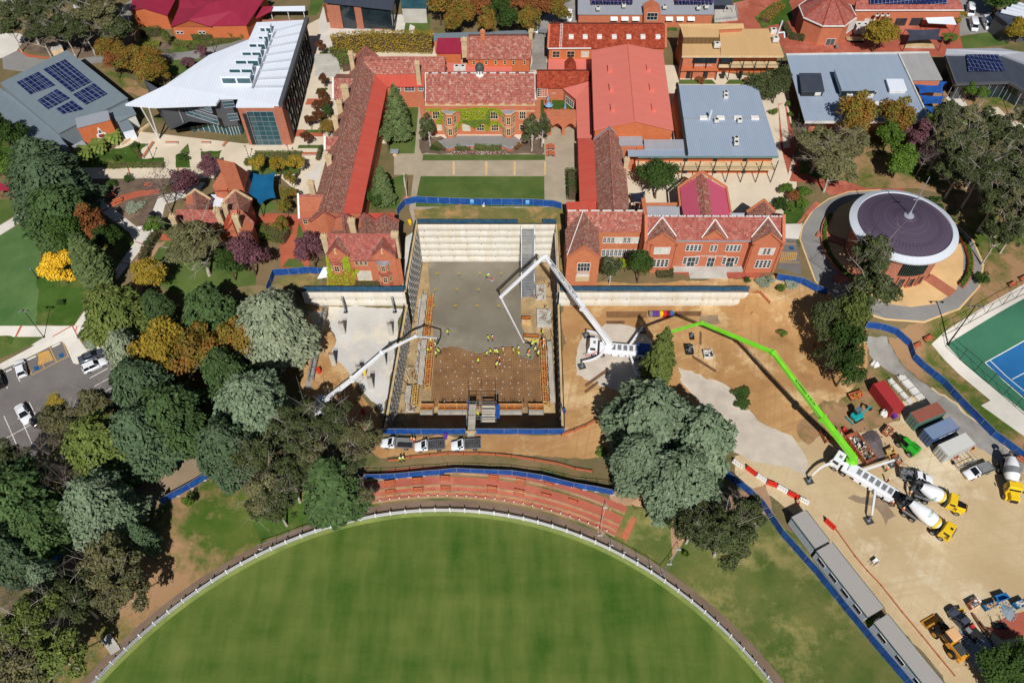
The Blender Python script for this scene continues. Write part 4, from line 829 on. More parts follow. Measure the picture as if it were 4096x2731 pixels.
p=g(E1,2150,560,11.3);m=MB();m.tube((p.x,p.y,11.2),(p.x+.3,p.y,15.2),.2,.2,10);m.tube((p.x,p.y,12),(p.x+1.5,p.y,12.2),.2,.2,10);m.tube((p.x+1.5,p.y,12.2),(p.x+1.6,p.y-1.2,11.3),.2,.2,10);m.bw('flue',M.zinc,sc_,smo=1)
rt=TH('skylit_block',(22,177,4),'block with orange red tile roof carrying a row of seven white skylights and a ladder','building')
r0,r1,e0,e1=g(A3,335,225,12.4),g(A3,1377,225,12.4),g(A3,322,436,9.6),g(A3,1377,432,9.6)
bld(rt,[('roof',M.tileo,[r0,r1,e1,e0],.3),('roof',M.tileo,mir(r0,r1,e1,e0),.3),('flat_roof',M.pmetal,[g(A3,325,530,6.4),g(A3,706,530,6.4),g(A3,706,628,6.2),g(A3,322,628,6.2)],.05)],M.obrick)
CPG(rt,[r0,e0],'brick',.5,.3);CPG(rt,[r1,e1],'brick',.5,.3);rdg(rt,[r0,r1],'tileo')
for x in(530,655,783,915,1045,1172,1306):
 q=[r0,r1,e1,e0];p=g(A3,x,332,11);p=opl(A3(x,332),r0,(Vc(r1)-Vc(r0)).cross(Vc(e0)-Vc(r0)).normalized());MB().cbx((p.x,p.y,p.z-.35),1.25,1.25,.75).bw('skylight',M.white,rt,bv=.12)
win(rt,A3,[(362,462,425,515),(492,462,556,515),(620,462,684,512,'blind')],fac(e0,e1,.3),'cream',2,2)
MB().bar(e0+Vc((0,-.1,.05)),g(A3,708,434,9.65),.25,.22).bw('gutter',M.white,rt)
m=MB();a,b=opl(A3(425,432),r0,(r1-r0).cross(e0-r0).normalized()),opl(A3(437,222),r0,(r1-r0).cross(e0-r0).normalized())
for o in(0,.5):m.bar(a+Vc((o,0,.2)),b+Vc((o,0,.2)),.07,.07)
for k in rn(18):c=a.lerp(b,k/17)+Zv(.2);m.bar(c,c+Vc((.5,0,0)),.06,.06)
m.bw('roof_ladder',M.white,rt)
a=g(A3,520,560,7.2);MB().add([(a.x-1.4,a.y-1.6,6.2),(a.x+1.6,a.y-1.6,6.2),(a.x+1.6,a.y+1.4,6.2),(a.x-1.4,a.y+1.4,6.2),(a.x+.1,a.y+1.2,8.4),(a.x+.1,a.y-1.4,8.4)],[(0,1,5),(1,2,4,5),(2,3,4),(3,0,5,4)]).bw('roof_lantern',M.tileo,rt)
tb=TH('tiled_block',(-6,173,4),'oblong tiled block behind hall with dark red metal roofed end','building')
r0,r1,e0,e1=g(A2,1893,332,12),g(A3,182,330,12),g(A2,1886,530,9.4),g(A3,168,530,9.4)
bld(tb,[('roof',M.tile,[r0,r1,e1,e0],.3),('roof',M.tile,mir(r0,r1,e1,e0),.3),('metal_roof',M.mmetal,[g(A2,1626,342,9.5),g(A2,1836,340,9.5),g(A2,1842,478,8.6),g(A2,1610,478,8.6)],.2),('flat_roof',M.pmetal,[g(A2,1706,562,7),g(A2,1888,572,7),g(A3,0,600,7),g(A3,0,652,7),g(A2,1700,656,7)],.05)],M.obrick)
rdg(tb,[r0,r1]);chimney(tb,g(A2,1862,345,13),8,1.3,1,'stone',1);chimney(tb,g(A3,168,270,14),9,.9,.8,'stone',1);chimney(tb,g(A2,2030,275,14),9,1,.8,'brickw',1)
win(tb,A2,[(1945,545,1962,578),(2053,545,2070,578),(2138,545,2156,578),(2222,545,2238,578)],fac(e0,e1,.3),'cream',1,2);win(tb,A3,[(5,545,22,578),(105,545,120,578)],fac(e0,e1,.3),'cream',1,2)
uni(A2,[(1800,632,'pale air conditioner, left of two beside hall ridge'),(1855,632,'pale air conditioner, right of two beside hall ridge')],7.1,'',sz=(1.5,1.2,1.3))
sh_=TH('grey_roofed_shed',(-6,183,4),'flat dark grey roofed store behind oblong tiled block','building')
bld(sh_,[('roof',M.gymmetal,[g(A2,1597,300,7.5),g(A3,150,272,7.5),g(A3,170,330,7.5),g(A2,1590,365,7.5)],.1)],M.brick)
tg=TH('grey_roofed_centre',(38,208,4),'long single storey brick centre with grey metal roof and little gabled porch','building')
bld(tg,[('roof',M.gmetal2,[g(A3,590,-160,9),g(A3,1800,-160,9),g(A3,1812,128,7.9),g(A3,712,130,7.9),g(A3,590,128,7.9)],.25)],M.brick)
wf=fac(g(A3,712,130,7.9),g(A3,1812,128,7.9),.25)
for x in(915,1012,1110,1410,1508,1606):
 win(tg,A3,[(x-24,178,x+24,196)],wf,'cream',2,1);a,b=OW(A3(x-32,152),*wf),OW(A3(x+32,152),*wf);MB().slab([a,b,b+Vc((0,-.9,-.6)),a+Vc((0,-.9,-.6))],.06).bw('awning',M.white,tg)
yy=wf[0].y-1.2;P_=[OW(A3(x,y),(0,yy,0),(1,yy,0))for x,y in((1180,215),(1332,215),(1332,92),(1262,50),(1182,92))]
MB().add([tuple(v)for v in P_]+[(v.x,v.y+3,v.z)for v in P_],QP).bw('porch',M.brick,tg)
win(tg,A3,[(1206,118,1298,180)],(Vc((0,yy,0)),Vc((1,yy,0))),'plant',3,2,name='glazed_door')
pnl(tg,[g(A3,706,-10,9.2),g(A3,1082,-10,9.2),g(A3,1082,40,8.9),g(A3,706,40,8.9)],16);pnl(tg,[g(A3,1460,-10,9.2),g(A3,1805,-10,9.2),g(A3,1805,40,8.9),g(A3,1460,40,8.9)],14)
a,b=g(A3,706,-12,9.6),g(A3,1082,-12,9.6);MB().box(a.x,b.x,a.y,a.y+2,8.6,9.9).bw('roof_monitor',M.mmetal,tg);a,b=g(A3,1460,-12,9.6),g(A3,1805,-12,9.6);MB().box(a.x,b.x,a.y,a.y+2,8.6,9.9).bw('roof_monitor',M.mmetal,tg)
uni(A3,[(770,92,'white air conditioner at left end of grey centre roof'),(1000,66,'round fan air conditioner on grey centre roof left of porch'),(1365,78,'white air conditioner just right of brick porch gable'),(1668,85,'white air conditioner on right part of grey centre roof'),(1740,75,'white air conditioner at far right of grey centre roof')],8.6,'')
cn=TH('entry_canopy',G(A3(1890,60),4),'dark skillion canopy over a concrete ramp at right end of grey centre','canopy')
MB().slab(PZ(A3,(1800,45,7.2),(1982,42,7.2),(1950,-30,8),(1800,-30,8)),.2).bw('roof',M.dmetal,cn)
for x in(1900,1975):p=P(A3(x,130));MB().tube(p,(p.x,p.y,7.2),.08,.08,6).bw('post',M.plant,cn)
MB().slab([v+Zv(.35)for v in(P(A3(1810,205)),P(A3(2020,185)),P(A3(2005,60)),P(A3(1815,60)))],.6).bw('ramp',M.concrete,cn)
m=MB();q=[P(A3(*v))for v in((1830,200),(2020,180),(2000,70))]
for a,b in zip(q,q[1:]):
 for zz in(.9,1.4):m.bar(a+Zv(zz),b+Zv(zz),.05,.05)
 for k in rn(7):c=a.lerp(b,k/6);m.bar(c+Zv(.3),c+Zv(1.4),.05,.05)
m.bw('handrail',M.lead,cn)
oc=TH('octagonal_building',(82,192,4),'octagonal brick building with steep red tile roof and white gutter','building')
ce=PZ(A4,(285,148,9.6),(490,235,9.6),(690,237,9.6),(805,152,9.6));f=Vc((ce[1].x+ce[2].x,ce[1].y*2,0))/2
s_=(ce[2]-ce[1]).length;Rr=s_/2/sin(pi/8);cc=Vc((f.x,f.y+Rr*cos(pi/8),0))
ov_=[(cc.x+Rr*cos(pi/8+k*pi/4),cc.y+Rr*sin(pi/8+k*pi/4))for k in rn(8)];ap=(cc.x,cc.y,9.6+Rr*.62)
m=MB();[m.add([(*ov_[k],9.6),(*ov_[(k+1)%8],9.6),ap],[(0,1,2)])for k in rn(8)];m.bw('roof',M.tilec,oc)
rdg(oc,[(*ov_[5],9.65),ap,(*ov_[6],9.65)],'tileo',.14);rdg(oc,[(*ov_[4],9.65),ap,(*ov_[7],9.65)],'tileo',.14)
MB().prz([(cc.x+(q[0]-cc.x)*.94,cc.y+(q[1]-cc.y)*.94)for q in ov_],3.7,9.58).bw('wall',M.brick,oc)
m=MB();[m.bar((*ov_[k],9.55),(*ov_[(k+1)%8],9.55),.22,.3)for k in rn(8)];m.bw('gutter',M.white,oc)
i1=[Vc((cc.x+(q[0]-cc.x)*.94,cc.y+(q[1]-cc.y)*.94,0))for q in ov_];win(oc,A4,[(505,350,580,425)],(i1[5],i1[6]),'plant',2,1,'grey',name='door')
win(oc,A4,[(700,240,745,300)],(i1[6],i1[7]),'white',2,4,'blind')
nw=TH('tiled_wing',(100,205,4),'red tiled wing with a long solar array joined to octagonal building','building')
bld(nw,[('roof',M.tilec,[g(A4,800,-60,11.5),g(A4,1690,-60,11.5),g(A4,1757,92,8.6),g(A4,780,94,8.6)],.3)],M.brick);pnl(nw,[g(A4,900,-20,10.9),g(A4,1600,-20,10.9),g(A4,1606,42,9.7),g(A4,905,44,9.7)],20)
MB().bar(g(A4,780,96,8.6),g(A4,1757,94,8.6),.2,.25).bw('gutter',M.white,nw)
wf=fac(g(A4,780,94,8.6),g(A4,1757,92,8.6),.3);win(nw,A4,[(985,170,1085,235),(1125,168,1220,235),(1260,165,1360,235)],wf,'grey',3,1,'glass');win(nw,A4,[(845,168,945,240)],wf,'cream',1,1,'blind',name='door')
uni(A4,[(972,150,'white wall air conditioner, leftmost of three under tiled wing gutter'),(1020,150,'white wall air conditioner, middle of three under tiled wing gutter'),(1068,150,'white wall air conditioner, rightmost of three under tiled wing gutter')],7.6,'',sz=(.9,.5,.7))
aw=TH('awning',G(A4(1545,240),4),'white metal awning on posts at right end of tiled wing','canopy');q=PZ(A4,(1410,160,7.2),(1660,152,7.2),(1690,222,6.8),(1435,208,6.8));MB().slab(q,.1).bw('roof',M.wmetal,aw)
for a in(q[2],q[3]):MB().tube((a.x,a.y,4),(a.x,a.y,6.8),.07,.07,6).bw('post',M.dark,aw)
uni(A4,[(790,290,'tall grey condenser bank, left one against octagonal building'),(848,290,'tall grey condenser bank, right one against octagonal building')],4.1,'',sz=(1.8,2.6,2.4))
gs=TH('grey_roofed_school',(86,165,4),'big skewed school block with ribbed blue grey roof, lantern and white skylight','building')
q=PZ(A4,(162,490,9.4),(1160,487,9.4),(1440,1088,8.6),(330,1090,8.6))
bld(gs,[('roof',M.gmetal,q,2.4),('roof',mat('patched_grey_roof',(166,164,164),(140,138,140),kd='corr',sca=.7,c3=(120,114,110)),PZ(A4,(1165,487,9.5),(1442,470,9.5),(1565,716,9.2),(1285,718,9.2)),.3)],M.brick)
MB().bar(q[3]+Vc((0,-.1,-.15)),q[2]+Vc((0,-.1,-.15)),.3,.5).bw('fascia',M.plant,gs);MB().bar(q[0],g(A4,1442,472,9.5),.5,.3).bw('parapet',M.plant,gs)
MB().bar(q[1]+Vc((.2,0,.15)),q[2]+Vc((.2,0,.15)),.3,.3).bw('verge',M.plant,gs)
def pop(par,top,z0,zt,rm,wm,nm):
 pl=[G(A4(*v),zt)for v in top];MB().slab(pl,.3).bw(nm+'_roof',M[rm],par);c=sum(pl,Vc())/4
 MB().prz([(c.x+(v.x-c.x)*.94,c.y+(v.y-c.y)*.94)for v in pl],z0,zt-.25).bw(nm+'_wall',M[wm],par)
pop(gs,[(280,656),(475,656),(508,818),(302,820)],8.5,10.4,'dmetal','dark','lantern');pop(gs,[(595,622),(902,620),(980,805),(662,808)],8.5,11.2,'gmetal','glass','lantern');pop(gs,[(1058,708),(1212,708),(1248,808),(1092,810)],8.5,9.9,'wmetal','plant','skylight')
a,b=g(A4,662,808,10.9),g(A4,980,805,10.9);win(gs,A4,[(672+25*i,822,690+25*i,850)for i in rn(12)],(a+Vc((0,.25,0)),b+Vc((0,.25,0))),'plant',1,1,fw=.06)
for x in(800,850,905,975,1030,1085):p=g(A4,x,945,9);MB().cbx((p.x,p.y,8.7),1.1,2.0,.7,.0).bw('skylight',M.white,gs)
uni(A4,[(435,850,'white air conditioner below charcoal roof lantern'),(718,870,'white air conditioner, left of two below glazed lantern'),(903,870,'white air conditioner, right of two below glazed lantern')],9.0,'',sz=(1.4,1.2,1.0))
posts(gs,[q[3]+Vc((.3,.3,-.3)),q[2]+Vc((-.5,.4,-.3)),q[3].lerp(q[2],.33)+Vc((0,.4,-.3)),q[3].lerp(q[2],.66)+Vc((0,.4,-.3))],[Vc((v.x,v.y+.4,4))for v in(q[3],q[2],q[3].lerp(q[2],.33),q[3].lerp(q[2],.66))])
dm=TH('charcoal_building',(115,170,4),'angular charcoal roofed modern building with solar panels and tall dark glazing','building')
q=PZ(A4,(1590,490,9.2),(2110,490,9.2),(2294,560,9.2),(2600,640,9.2),(2600,900,9),(2330,830,9),(2160,735,9),(1685,752,9))
bld(dm,[('roof',M.dmetal,q,1.0)],M.glass)
MB().slab(PZ(A4,(1600,440,10.2),(2070,432,10.2),(2294,470,10.2),(2600,560,10.2),(2600,645,9.6),(2294,565,9.6),(2100,492,9.6),(1588,488,9.6)),.5).bw('roof_edge',M.gmetal2,dm)
m=MB();[m.bar(q[i]+Zv(-.2),q[i+1]+Zv(-.2),.35,.6)for i in(4,5,6)];m.bar(q[7]+Zv(-.2),q[0]+Zv(-.2),.35,.6);m.bw('fascia',M.grey,dm)
pnl(dm,[g(A4,1772,492,9.5),g(A4,2065,490,9.5),g(A4,2122,642,9.4),g(A4,1792,644,9.4)],8,cols=4)
posts(dm,[g(A4,1985,765,8.8),g(A4,2270,840,8.8)],[G(A4(1925,905),4),G(A4(2160,1050),4)],'lead',.08)
for k in rn(9):a,b=q[6].lerp(q[7],k/8),q[6].lerp(q[7],k/8);MB().box(a.x-.05,a.x+.05,a.y+.92,a.y+1.0,4,8.6).bw('mullion',M.lead,dm)
for k in rn(12):a=q[4].lerp(q[6],k/11);MB().box(a.x-.05,a.x+.05,a.y+.7,a.y+.95,4,8.6).bw('mullion',M.lead,dm)
td=TH('zebra_roofed_hall',(140,198,4),'dark walled hall with striped white sawtooth roof in top right corner','building')
bld(td,[('roof',M.dmetal,PZ(A4,(2030,120,9),(2210,20,9),(2600,60,9),(2600,240,9),(2150,215,9)),.3)],M.grey)
for k in rn(4):a,b=g(A4,2090+k*45,100-k*24,9.5),g(A4,2310+k*45,150-k*14,9.5);MB().bar(a,b,1.0,.5).bw('roof_light',M.wmetal,td)
win(td,A4,[(2245,205,2278,235)],fac(g(A4,2150,215,9),g(A4,2600,240,9),.3),'white',1,1)
cz=12.0;ch=TH('round_chapel',(76.4,112.3,4),'round brick chapel with purple slate cone roof and pale zinc rim','building')
o_=Vc((76.4,112.3,0));L0=(0,0,cz-4)
MB().lat(L0,[(10.2,-.05),(10.25,.35),(8.95,.95),(8.85,.75),(8.85,.0),(10.2,-.05)],64).bd('roof_rim',M.zinc,ch)
MB().lat(L0,[(8.9,.7),(4,2.1),(.9,3.0),(0,3.2)],64).bd('roof',M.slate,ch)
MB().lat(L0,[(1.05,2.85),(.95,3.1),(.45,3.25),(.2,4.0),(.11,4.4),(.07,12.6),(0,12.6)],14).bd('spire',M.lead,ch,smo=1)
m=MB();m.box(-.8,.8,-.05,.05,cz+7.0-4,cz+7.14-4);m.bd('cross_arm',M.lead,ch)
MB().lat((0,0,0),[(8.6,-.3),(8.6,cz-4.05),(0,cz-4.05)],64).bd('wall',M.pbrick,ch)
for k in rn(4):
 t=R(-107+k*13.5);d=Vc((cos(t),sin(t),0));u=Vc((-d.y,d.x,0));mm=MB()
 for(s0,s1,v0,v1,k0,k1)in((-.75,-.55,.2,2.6,-.1,.3),(.55,.75,.2,2.6,-.1,.3),(-.75,.75,2.6,2.85,-.1,.32),(-.75,.75,0,.2,-.1,.3)):
  mm.add([d*(8.6+kk)+u*s+Zv(v)for kk in(k0,k1)for s,v in((s0,v0),(s1,v0),(s1,v1),(s0,v1))],QF)
 wn=mm.bd('window',M.pbrick,ch);MB().add([d*(8.6+kk)+u*s+Zv(v)for kk in(-.1,.06)for s,v in((-.55,.2),(.55,.2),(.55,2.6),(-.55,2.6))],QF).bd('pane',M.glass,wn)
m=MB()
for k in rn(13):
 t=R(-84-22+k*2.6+6);d=Vc((cos(t),sin(t),0));u=Vc((-d.y,d.x,0));m.add([d*(8.6+kk)+u*s+Zv(v)for kk in(-.05,.3)for s,v in((-.1,3.4),(.1,3.4),(.1,6.9),(-.1,6.9))],QF)
m.bd('louvre',mat('green_louvre',(48,62,54),(38,50,44),.6),ch);t0,t1=R(-102),R(-66)
MB().lat((0,0,0),[(8.64,3.3),(8.66,3.32),(8.66,6.98),(8.64,7.0)],16,t0,t1).bd('louvre_recess',M.dark,ch)
pw=TH('planter_ring',(76.4,112.3,4),'brick planter ring wall round sandy terrace of chapel','wall')
def arcwall(mb,c,r,wd,a0,a1,z0,z1,n=22):
 for i in rn(n):
  t,s=a0+(a1-a0)*i/n,a0+(a1-a0)*(i+1)/n;q=[(c[0]+rr*cos(a),c[1]+rr*sin(a))for rr,a in((r,t),(r+wd,t),(r+wd,s),(r,s))];mb.prz(q,z0,z1)
ci=(sum(q[0]for q in CHI)/len(CHI),sum(q[1]for q in CHI)/len(CHI));rin=sum(hypot(q[0]-ci[0],q[1]-ci[1])for q in CHI)/len(CHI)
for a0,a1 in((R(140),R(232)),(R(-48),R(20))):
 m=MB();arcwall(m,(ci[0]-76.4,ci[1]-112.3),rin-1.3,.28,a0,a1,-.4,.75);m.bd('wall',M.brick,pw)
 m=MB();arcwall(m,(ci[0]-76.4,ci[1]-112.3),rin-.45,.28,a0,a1,-.4,.55);m.bd('wall',M.pbrick,pw)
for a in(R(-52),R(205),R(10),R(150)):
 d=Vc((cos(a),sin(a),0));u=Vc((-d.y,d.x,0));m=MB()
 for k in rn(5):
  r0_,r1_=8.7,rin-1.0;o=u*(k*.42)
  m.add([d*rr+u*(s+k*.42)+Zv(v)for v in(-.3,.12+.1*k)for rr,s in((r0_,0),(r1_,0),(r1_,.42),(r0_,.42))],QF)
 m.bd('steps',M.pbrick,pw)
wb=TH('white_roofed_building',(-60,160,4),'three storey brick and glass building with sweeping white metal roof','building')
zt=15.0
q=[g(E3,1650,55,zt),g(E3,1345,1000,zt),g(E3,1350,1010,zt),g(E3,860,1012,zt),g(E3,880,920,zt),g(E3,670,925,zt),g(E3,620,990,zt),g(E3,0,1022,zt)]
rf=[g(E3,1655,55,zt),g(E3,1350,1020,zt-.4),g(E3,848,1022,zt-.4),g(E3,880,925,zt-.2),g(E3,672,930,zt-.2),g(E3,625,1000,zt-.3),g(A1,1380,955,zt-.3),g(A1,1120,935,zt+.3),g(A1,1480,765,zt+.2),g(A1,1870,495,zt),g(A1,2230,355,zt),g(E3,1080,85,zt)]
MB().slab(rf,.5).bw('roof',M.wmetal,wb)
bs=[g(E3,1480,1468,4),g(E3,992,1468,4)]
xE,xW,yS=-50.6,-60.4,147.1
ne=g(E3,1650,60,zt-.6)
MB().prz([(xW,yS),(xE,yS),(ne.x-.4,ne.y),(xW-1,ne.y)],3.7,zt-.5).bw('wall',M.pbrick,wb)
MB().bar((xE-.1,yS-.1,zt-.2),(ne.x,ne.y,zt-.2),.9,.9).bw('parapet',M.grey,wb)
cv=[OW(E3(x,y),(0,yy,0),(1,yy,0))for x,y,yy in((930,1330,151.0),(800,1340,150.6),(640,1345,151.5),(390,1345,152.5),(220,1320,154.5),(60,1230,158))]
mid=[(v.x,v.y)for v in cv];back=[(v.x+2.5,v.y-1.5)for v in(g(A1,1330,870,zt),g(A1,1520,790,zt),g(A1,1890,530,zt),g(E3,1080,140,zt))]
MB().prz(mid[:-1]+back[1:],3.7,7.2).bw('ground_floor',M.tglass,wb);MB().prz([(v[0]-.2 if i else v[0],v[1]-.9)for i,v in en(mid)]+back,7.2,zt-.55).bw('clad_wall',M.grey,wb)
sf=(Vc((xW,yS,0)),Vc((xE,yS,0)))
win(wb,E3,[(1085,1085,1250+120,1455)],sf,'lead',4,7,'tglass');a,b=OW(E3(1040,1460),*sf),OW(E3(1075,1070),*sf);MB().box(a.x-.1,a.x+1.2,yS-.03,yS+.1,4,12.6).bw('dark_panel',M.dark,wb)
for k,(x0,y0,x1,y1)in en(((330,1040,590,1095),(350,1150,665,1225),(80,1095,265,1200),(720,965,845,1035),(780,1110,890,1180))):
 j=(3,3,4,1,1)[k];p0,p1=Vc((mid[j][0],mid[j][1]-.92,0)),Vc((mid[j+1 if k<3 and j+1<len(mid)else j-1][0],mid[j+1 if k<3 and j+1<len(mid)else j-1][1]-.92,0));win(wb,E3,[(x0,y0,x1,y1)],(p0,p1),'lead',4,2,'tglass',fw=.05,proud=.25)
for k in rn(1,20):t=k/20*(len(mid)-1);i=int(t);v=Vc(mid[i]).lerp(Vc(mid[i+1]),t-i);MB().box(v.x-.06,v.x+.06,v.y-.06,v.y+.05,4,7.2).bw('mullion',M.plant,wb)
ef_=(Vc((xE+.01,yS,0)),Vc((ne.x-.39,ne.y,0)))
u=(ef_[1]-ef_[0]).normalized();n=Vc((u.y,-u.x,0))
for k in rn(5):wframe(wb,ef_[0]+u*(3+k*6.3)+Zv(4.2),u,n,4.5,8.9,'dark',2,3,'glass',.4,.28,'tall_window')
for(x0,y0,x1,y1,xb)in((668,690,1000,700,1040),(752,592,1025,598,1060),(825,495,1090,500,1120),(900,402,1120,408,1165),(980,310,1165,318,1190),(1085,225,1200,228,1225),(1100,130,1230,132,1265)):
 a,b=g(E3,x0,y0,zt+2),g(E3,x1,y1,zt+2);m=MB();dp=1.5
 m.box(a.x,b.x,a.y,a.y+dp,zt-.1,zt+2);mon=m.bw('roof_monitor',M.wmetal,wb);m=MB();W_=b.x-a.x
 for i in rn(2):m.box(a.x+.3+i*W_/2,a.x+W_/2-.1+i*W_/2,a.y-.04,a.y+.02,zt+.25,zt+1.5)
 m.box(b.x-.02,b.x+.05,a.y+.2,a.y+dp-.2,zt+.25,zt+1.5);shift(m.bd('pane',M.tglass,mon),wb)
for k in rn(8):a,b=g(E3,1065+k*30,800-k*88,zt+.08),g(E3,1385+k*33,795-k*100,zt+.08);MB().bar(a,b,.7,.05).bw('roof_step',M.zinc,wb)
MB().bar(g(E3,1035,820,zt+.05),g(E3,1300,165,zt+.05),.5,.1).bw('box_gutter',M.lead,wb)
for tx,ty in((1265,962),(1335,968)):b=G(A1(1425,1248),4);a=g(A1,tx,ty,zt-.4);MB().tube(b,a,.2,.16,10).bw('raking_column',M.white,wb,smo=1)
gg=TH('sports_hall',(-110,160,4),'slate grey metal clad sports hall with solar arrays and a crest on its brick panel','building')
q=PZ(A1,(600,448,10.4),(1145,880,9.0),(525,1195,9.0),(0,745,10.4))
bld(gg,[('roof',M.gymmetal,q,.2),('lower_roof',M.gymmetal,PZ(A1,(-40,785,8.2),(0,785,8.2),(515,1195,8.2),(625,1330,7.4),(560,1370,7.2),(-300,1040,7.2),(-300,700,8.2)),.1)],M.gymmetal)
bld(gg,[('porch_roof',M.gymmetal,PZ(A1,(1140,885,8),(1220,1020,7.6),(1060,1090,7.6),(985,1060,8),(940,1020,8)),.3)],M.plant);
for qd in([(145,742),(345,645),(505,770),(275,855)],[(382,625),(580,530),(832,742),(640,838)],[(330,905),(510,800),(635,885),(432,988)],[(650,852),(840,745),(970,848),(770,948)],[(500,982),(650,900),(755,985),(560,1030)]):
 pnl(gg,[opl(A1(*v),q[0],(q[1]-q[0]).cross(q[2]-q[0]).normalized())for v in qd],4,lift=.14)
bk_=[g(A1,690,1142,9.9),g(A1,985,1068,9.9)];u=(bk_[1]-bk_[0]);u.z=0;n=Vc((u.y,-u.x,0)).normalized();a,b=bk_
MB().prz([(a.x,a.y),(b.x,b.y),(b.x-n.x*3.5,b.y-n.y*3.5),(a.x-n.x*3.5,a.y-n.y*3.5)],3.7,9.8).bw('brick_panel',M.obrick,gg)
MB().slab([a+n*.2,b+n*.2,b-n*3.6,a-n*3.6],.15).bw('panel_roof',M.gmetal2,gg)
p=OW(A1(905,1200),a+n*.04,b+n*.04);uu=u.normalized();k=MB();l=[]
def sh(pts,mm,lift):MB().add([p+uu*x+Zv(z)+n*lift for x,z in pts],[tuple(rn(len(pts)))]).bw('crest',mm,gg)
sh([(-1.1,-1.0),(0,-1.5),(1.1,-1.0),(1.0,.1),(.45,.35),(.3,1.3),(0,1.9),(-.3,1.3),(-.45,.35),(-1.0,.1)],M.white,.03);sh([(-.65,-.75),(0,-1.05),(.65,-.75),(.6,-.1),(-.6,-.1)],mat('crest_red',(150,40,52),(130,34,46),1),.05);sh([(-.3,.25),(.3,.25),(.2,1.0),(-.2,1.0)],mat('crest_blue',(72,84,120),(60,72,104),1),.05)
wh=TH('white_kiosk',G(A1(1130,1190),4),'small white walled kiosk with grey lid roof beside crested brick panel','kiosk');q=PZ(A1,(1060,1105,7),(1140,1062,7),(1200,1150,6.8),(1090,1180,6.8));bld(wh,[('roof',M.gymmetal,q,.15)],M.wmetal)
lr=TH('lean_to_shed',G(A1(740,1370),4),'grey ribbed lean-to beside palms at sports hall corner','shed');bld(lr,[('roof',M.gmetal2,PZ(A1,(640,1310,6.5),(735,1258,6.5),(800,1320,6.2),(700,1385,6.2)),.1)],M.plant)
for nm,lab,pts,frt in(('maroon_roofed_house','orange brick house with broad maroon metal hip roof behind clipped hedges',[('mmetal',[(1890,232,8.2),(2210,225,8.2),(2400,-60,9.5),(1620,-60,9.5),(1770,80,10.2),(1880,25,11),(2080,100,9.6)]),('mmetal',[(1530,240,8.2),(1690,180,10.4),(1880,25,11),(1770,80,10.2),(1620,-60,9.5),(1600,70,8.6)]),('mmetal',[(1690,180,10.4),(1890,240,8.2),(2080,100,9.6),(1880,25,11)])],None),('maroon_roofed_annex','smaller orange brick gabled annex with maroon roof left of broad hip roof',[('mmetal',[(1160,98,8.2),(1275,72,10),(1350,-60,10),(1200,-60,8.2)]),('mmetal',[(1275,72,10),(1500,140,8.2),(1600,-60,8.2),(1350,-60,10)])],None)):
 t_=TH(nm,(G(A1(*((1850,200)if 'house' in nm else(1330,100))),4)),lab,'house');bld(t_,[('roof',M[k],PZ(A1,*v),None if 'house' in nm else .3)for k,v in pts],M.obrick)
 if 'house' in nm:
  MB().prz([(v.x,v.y+.3)for v in PZ(A1,(1535,238,8.2),(1885,236,8.2),(2200,227,8.2),(2380,-50,8.2),(1640,-50,8.2))],3.7,8.05).bw('wall',M.obrick,t_);MB().slab([v+Vc((0,.3,-.2))for v in PZ(A1,(1535,240,8.2),(1890,240,8.2))]+[g(A1,1690,182,10.2)],.1).bw('gable_wall',M.obrick,t_)
  wf=fac(g(A1,1530,240,8.2),g(A1,1890,240,8.2),.3);win(t_,A1,[(1586,284,1608,304),(1622,284,1644,304),(1785,284,1808,304),(1820,284,1842,304)],wf,'white',1,1);wf=fac(g(A1,1890,232,8.2),g(A1,2210,225,8.2),.3);win(t_,A1,[(2075,248,2110,278,'blind'),(2125,248,2160,278,'blind'),(2160,248,2185,280,'blind')],wf,'white',1,1)
pg=TH('pergola',G(A2(250,120),4),'white slatted walkway pergola by maroon roof','pergola');MB().slab(PZ(A2,(150,60,7),(440,55,7),(440,100,6.8),(145,100,6.8)),.12).bw('roof',M.wmetal,pg)
MB().slab(PZ(A2,(-40,70,7.6),(150,55,7.6),(140,100,7),(0,170,7)),.15).bw('roof',M.mmetal,pg)
for x in(20,150,300,440):p=P(A2(x,175 if x>100 else 195));MB().tube(p,(p.x,p.y,6.9),.1,.1,8).bw('post',M.white,pg)
dt=TH('dark_modern_hall',(-28,203,4),'dark roofed modern hall with brick blades and black glazing at top edge','building')
q=PZ(A2,(600,0,12),(1250,-20,12),(1230,98,10.5),(640,22,11.5));q=PZ(A2,(590,-120,12),(1260,-140,12),(1228,92,10.6),(605,20,11.6))
bld(dt,[('roof',M.dmetal,q,.8)],M.glass)
for x0,x1,m_ in((640,765,'pbrick'),(880,950,'pbrick')):
 wf=(Vc((q[3].x,q[3].y+.7,0)),Vc((q[2].x,q[2].y+.7,0)));a,b=OW(A2(x0+30,250),*wf),OW(A2(x1+20,250),*wf);d=(b-a);MB().bar((a.x,a.y-.1,7.2),(b.x,b.y-.1,7.2),.3,6.6).bw('brick_blade',M[m_],dt)
p=P(A2(1240,285));MB().bar(g(A2,1225,95,10.4),p,.35,.3).bw('raking_fin',M.dark,dt);p=P(A2(645,200));MB().bar(g(A2,612,30,11.2),p,.6,.4).bw('raking_fin',M.timber,dt)
st=TH('entrance_steps',P(A2(1000,290)),'broad pale steps in front of dark modern hall','steps')
for k in rn(5):a,b=P(A2(885+k*8,318-k*17)),P(A2(1150,325-k*17));MB().box(a.x,b.x,a.y,P(A2(890,235)).y,3.9,4.1+k*.12).bw('step',M.concrete,st)
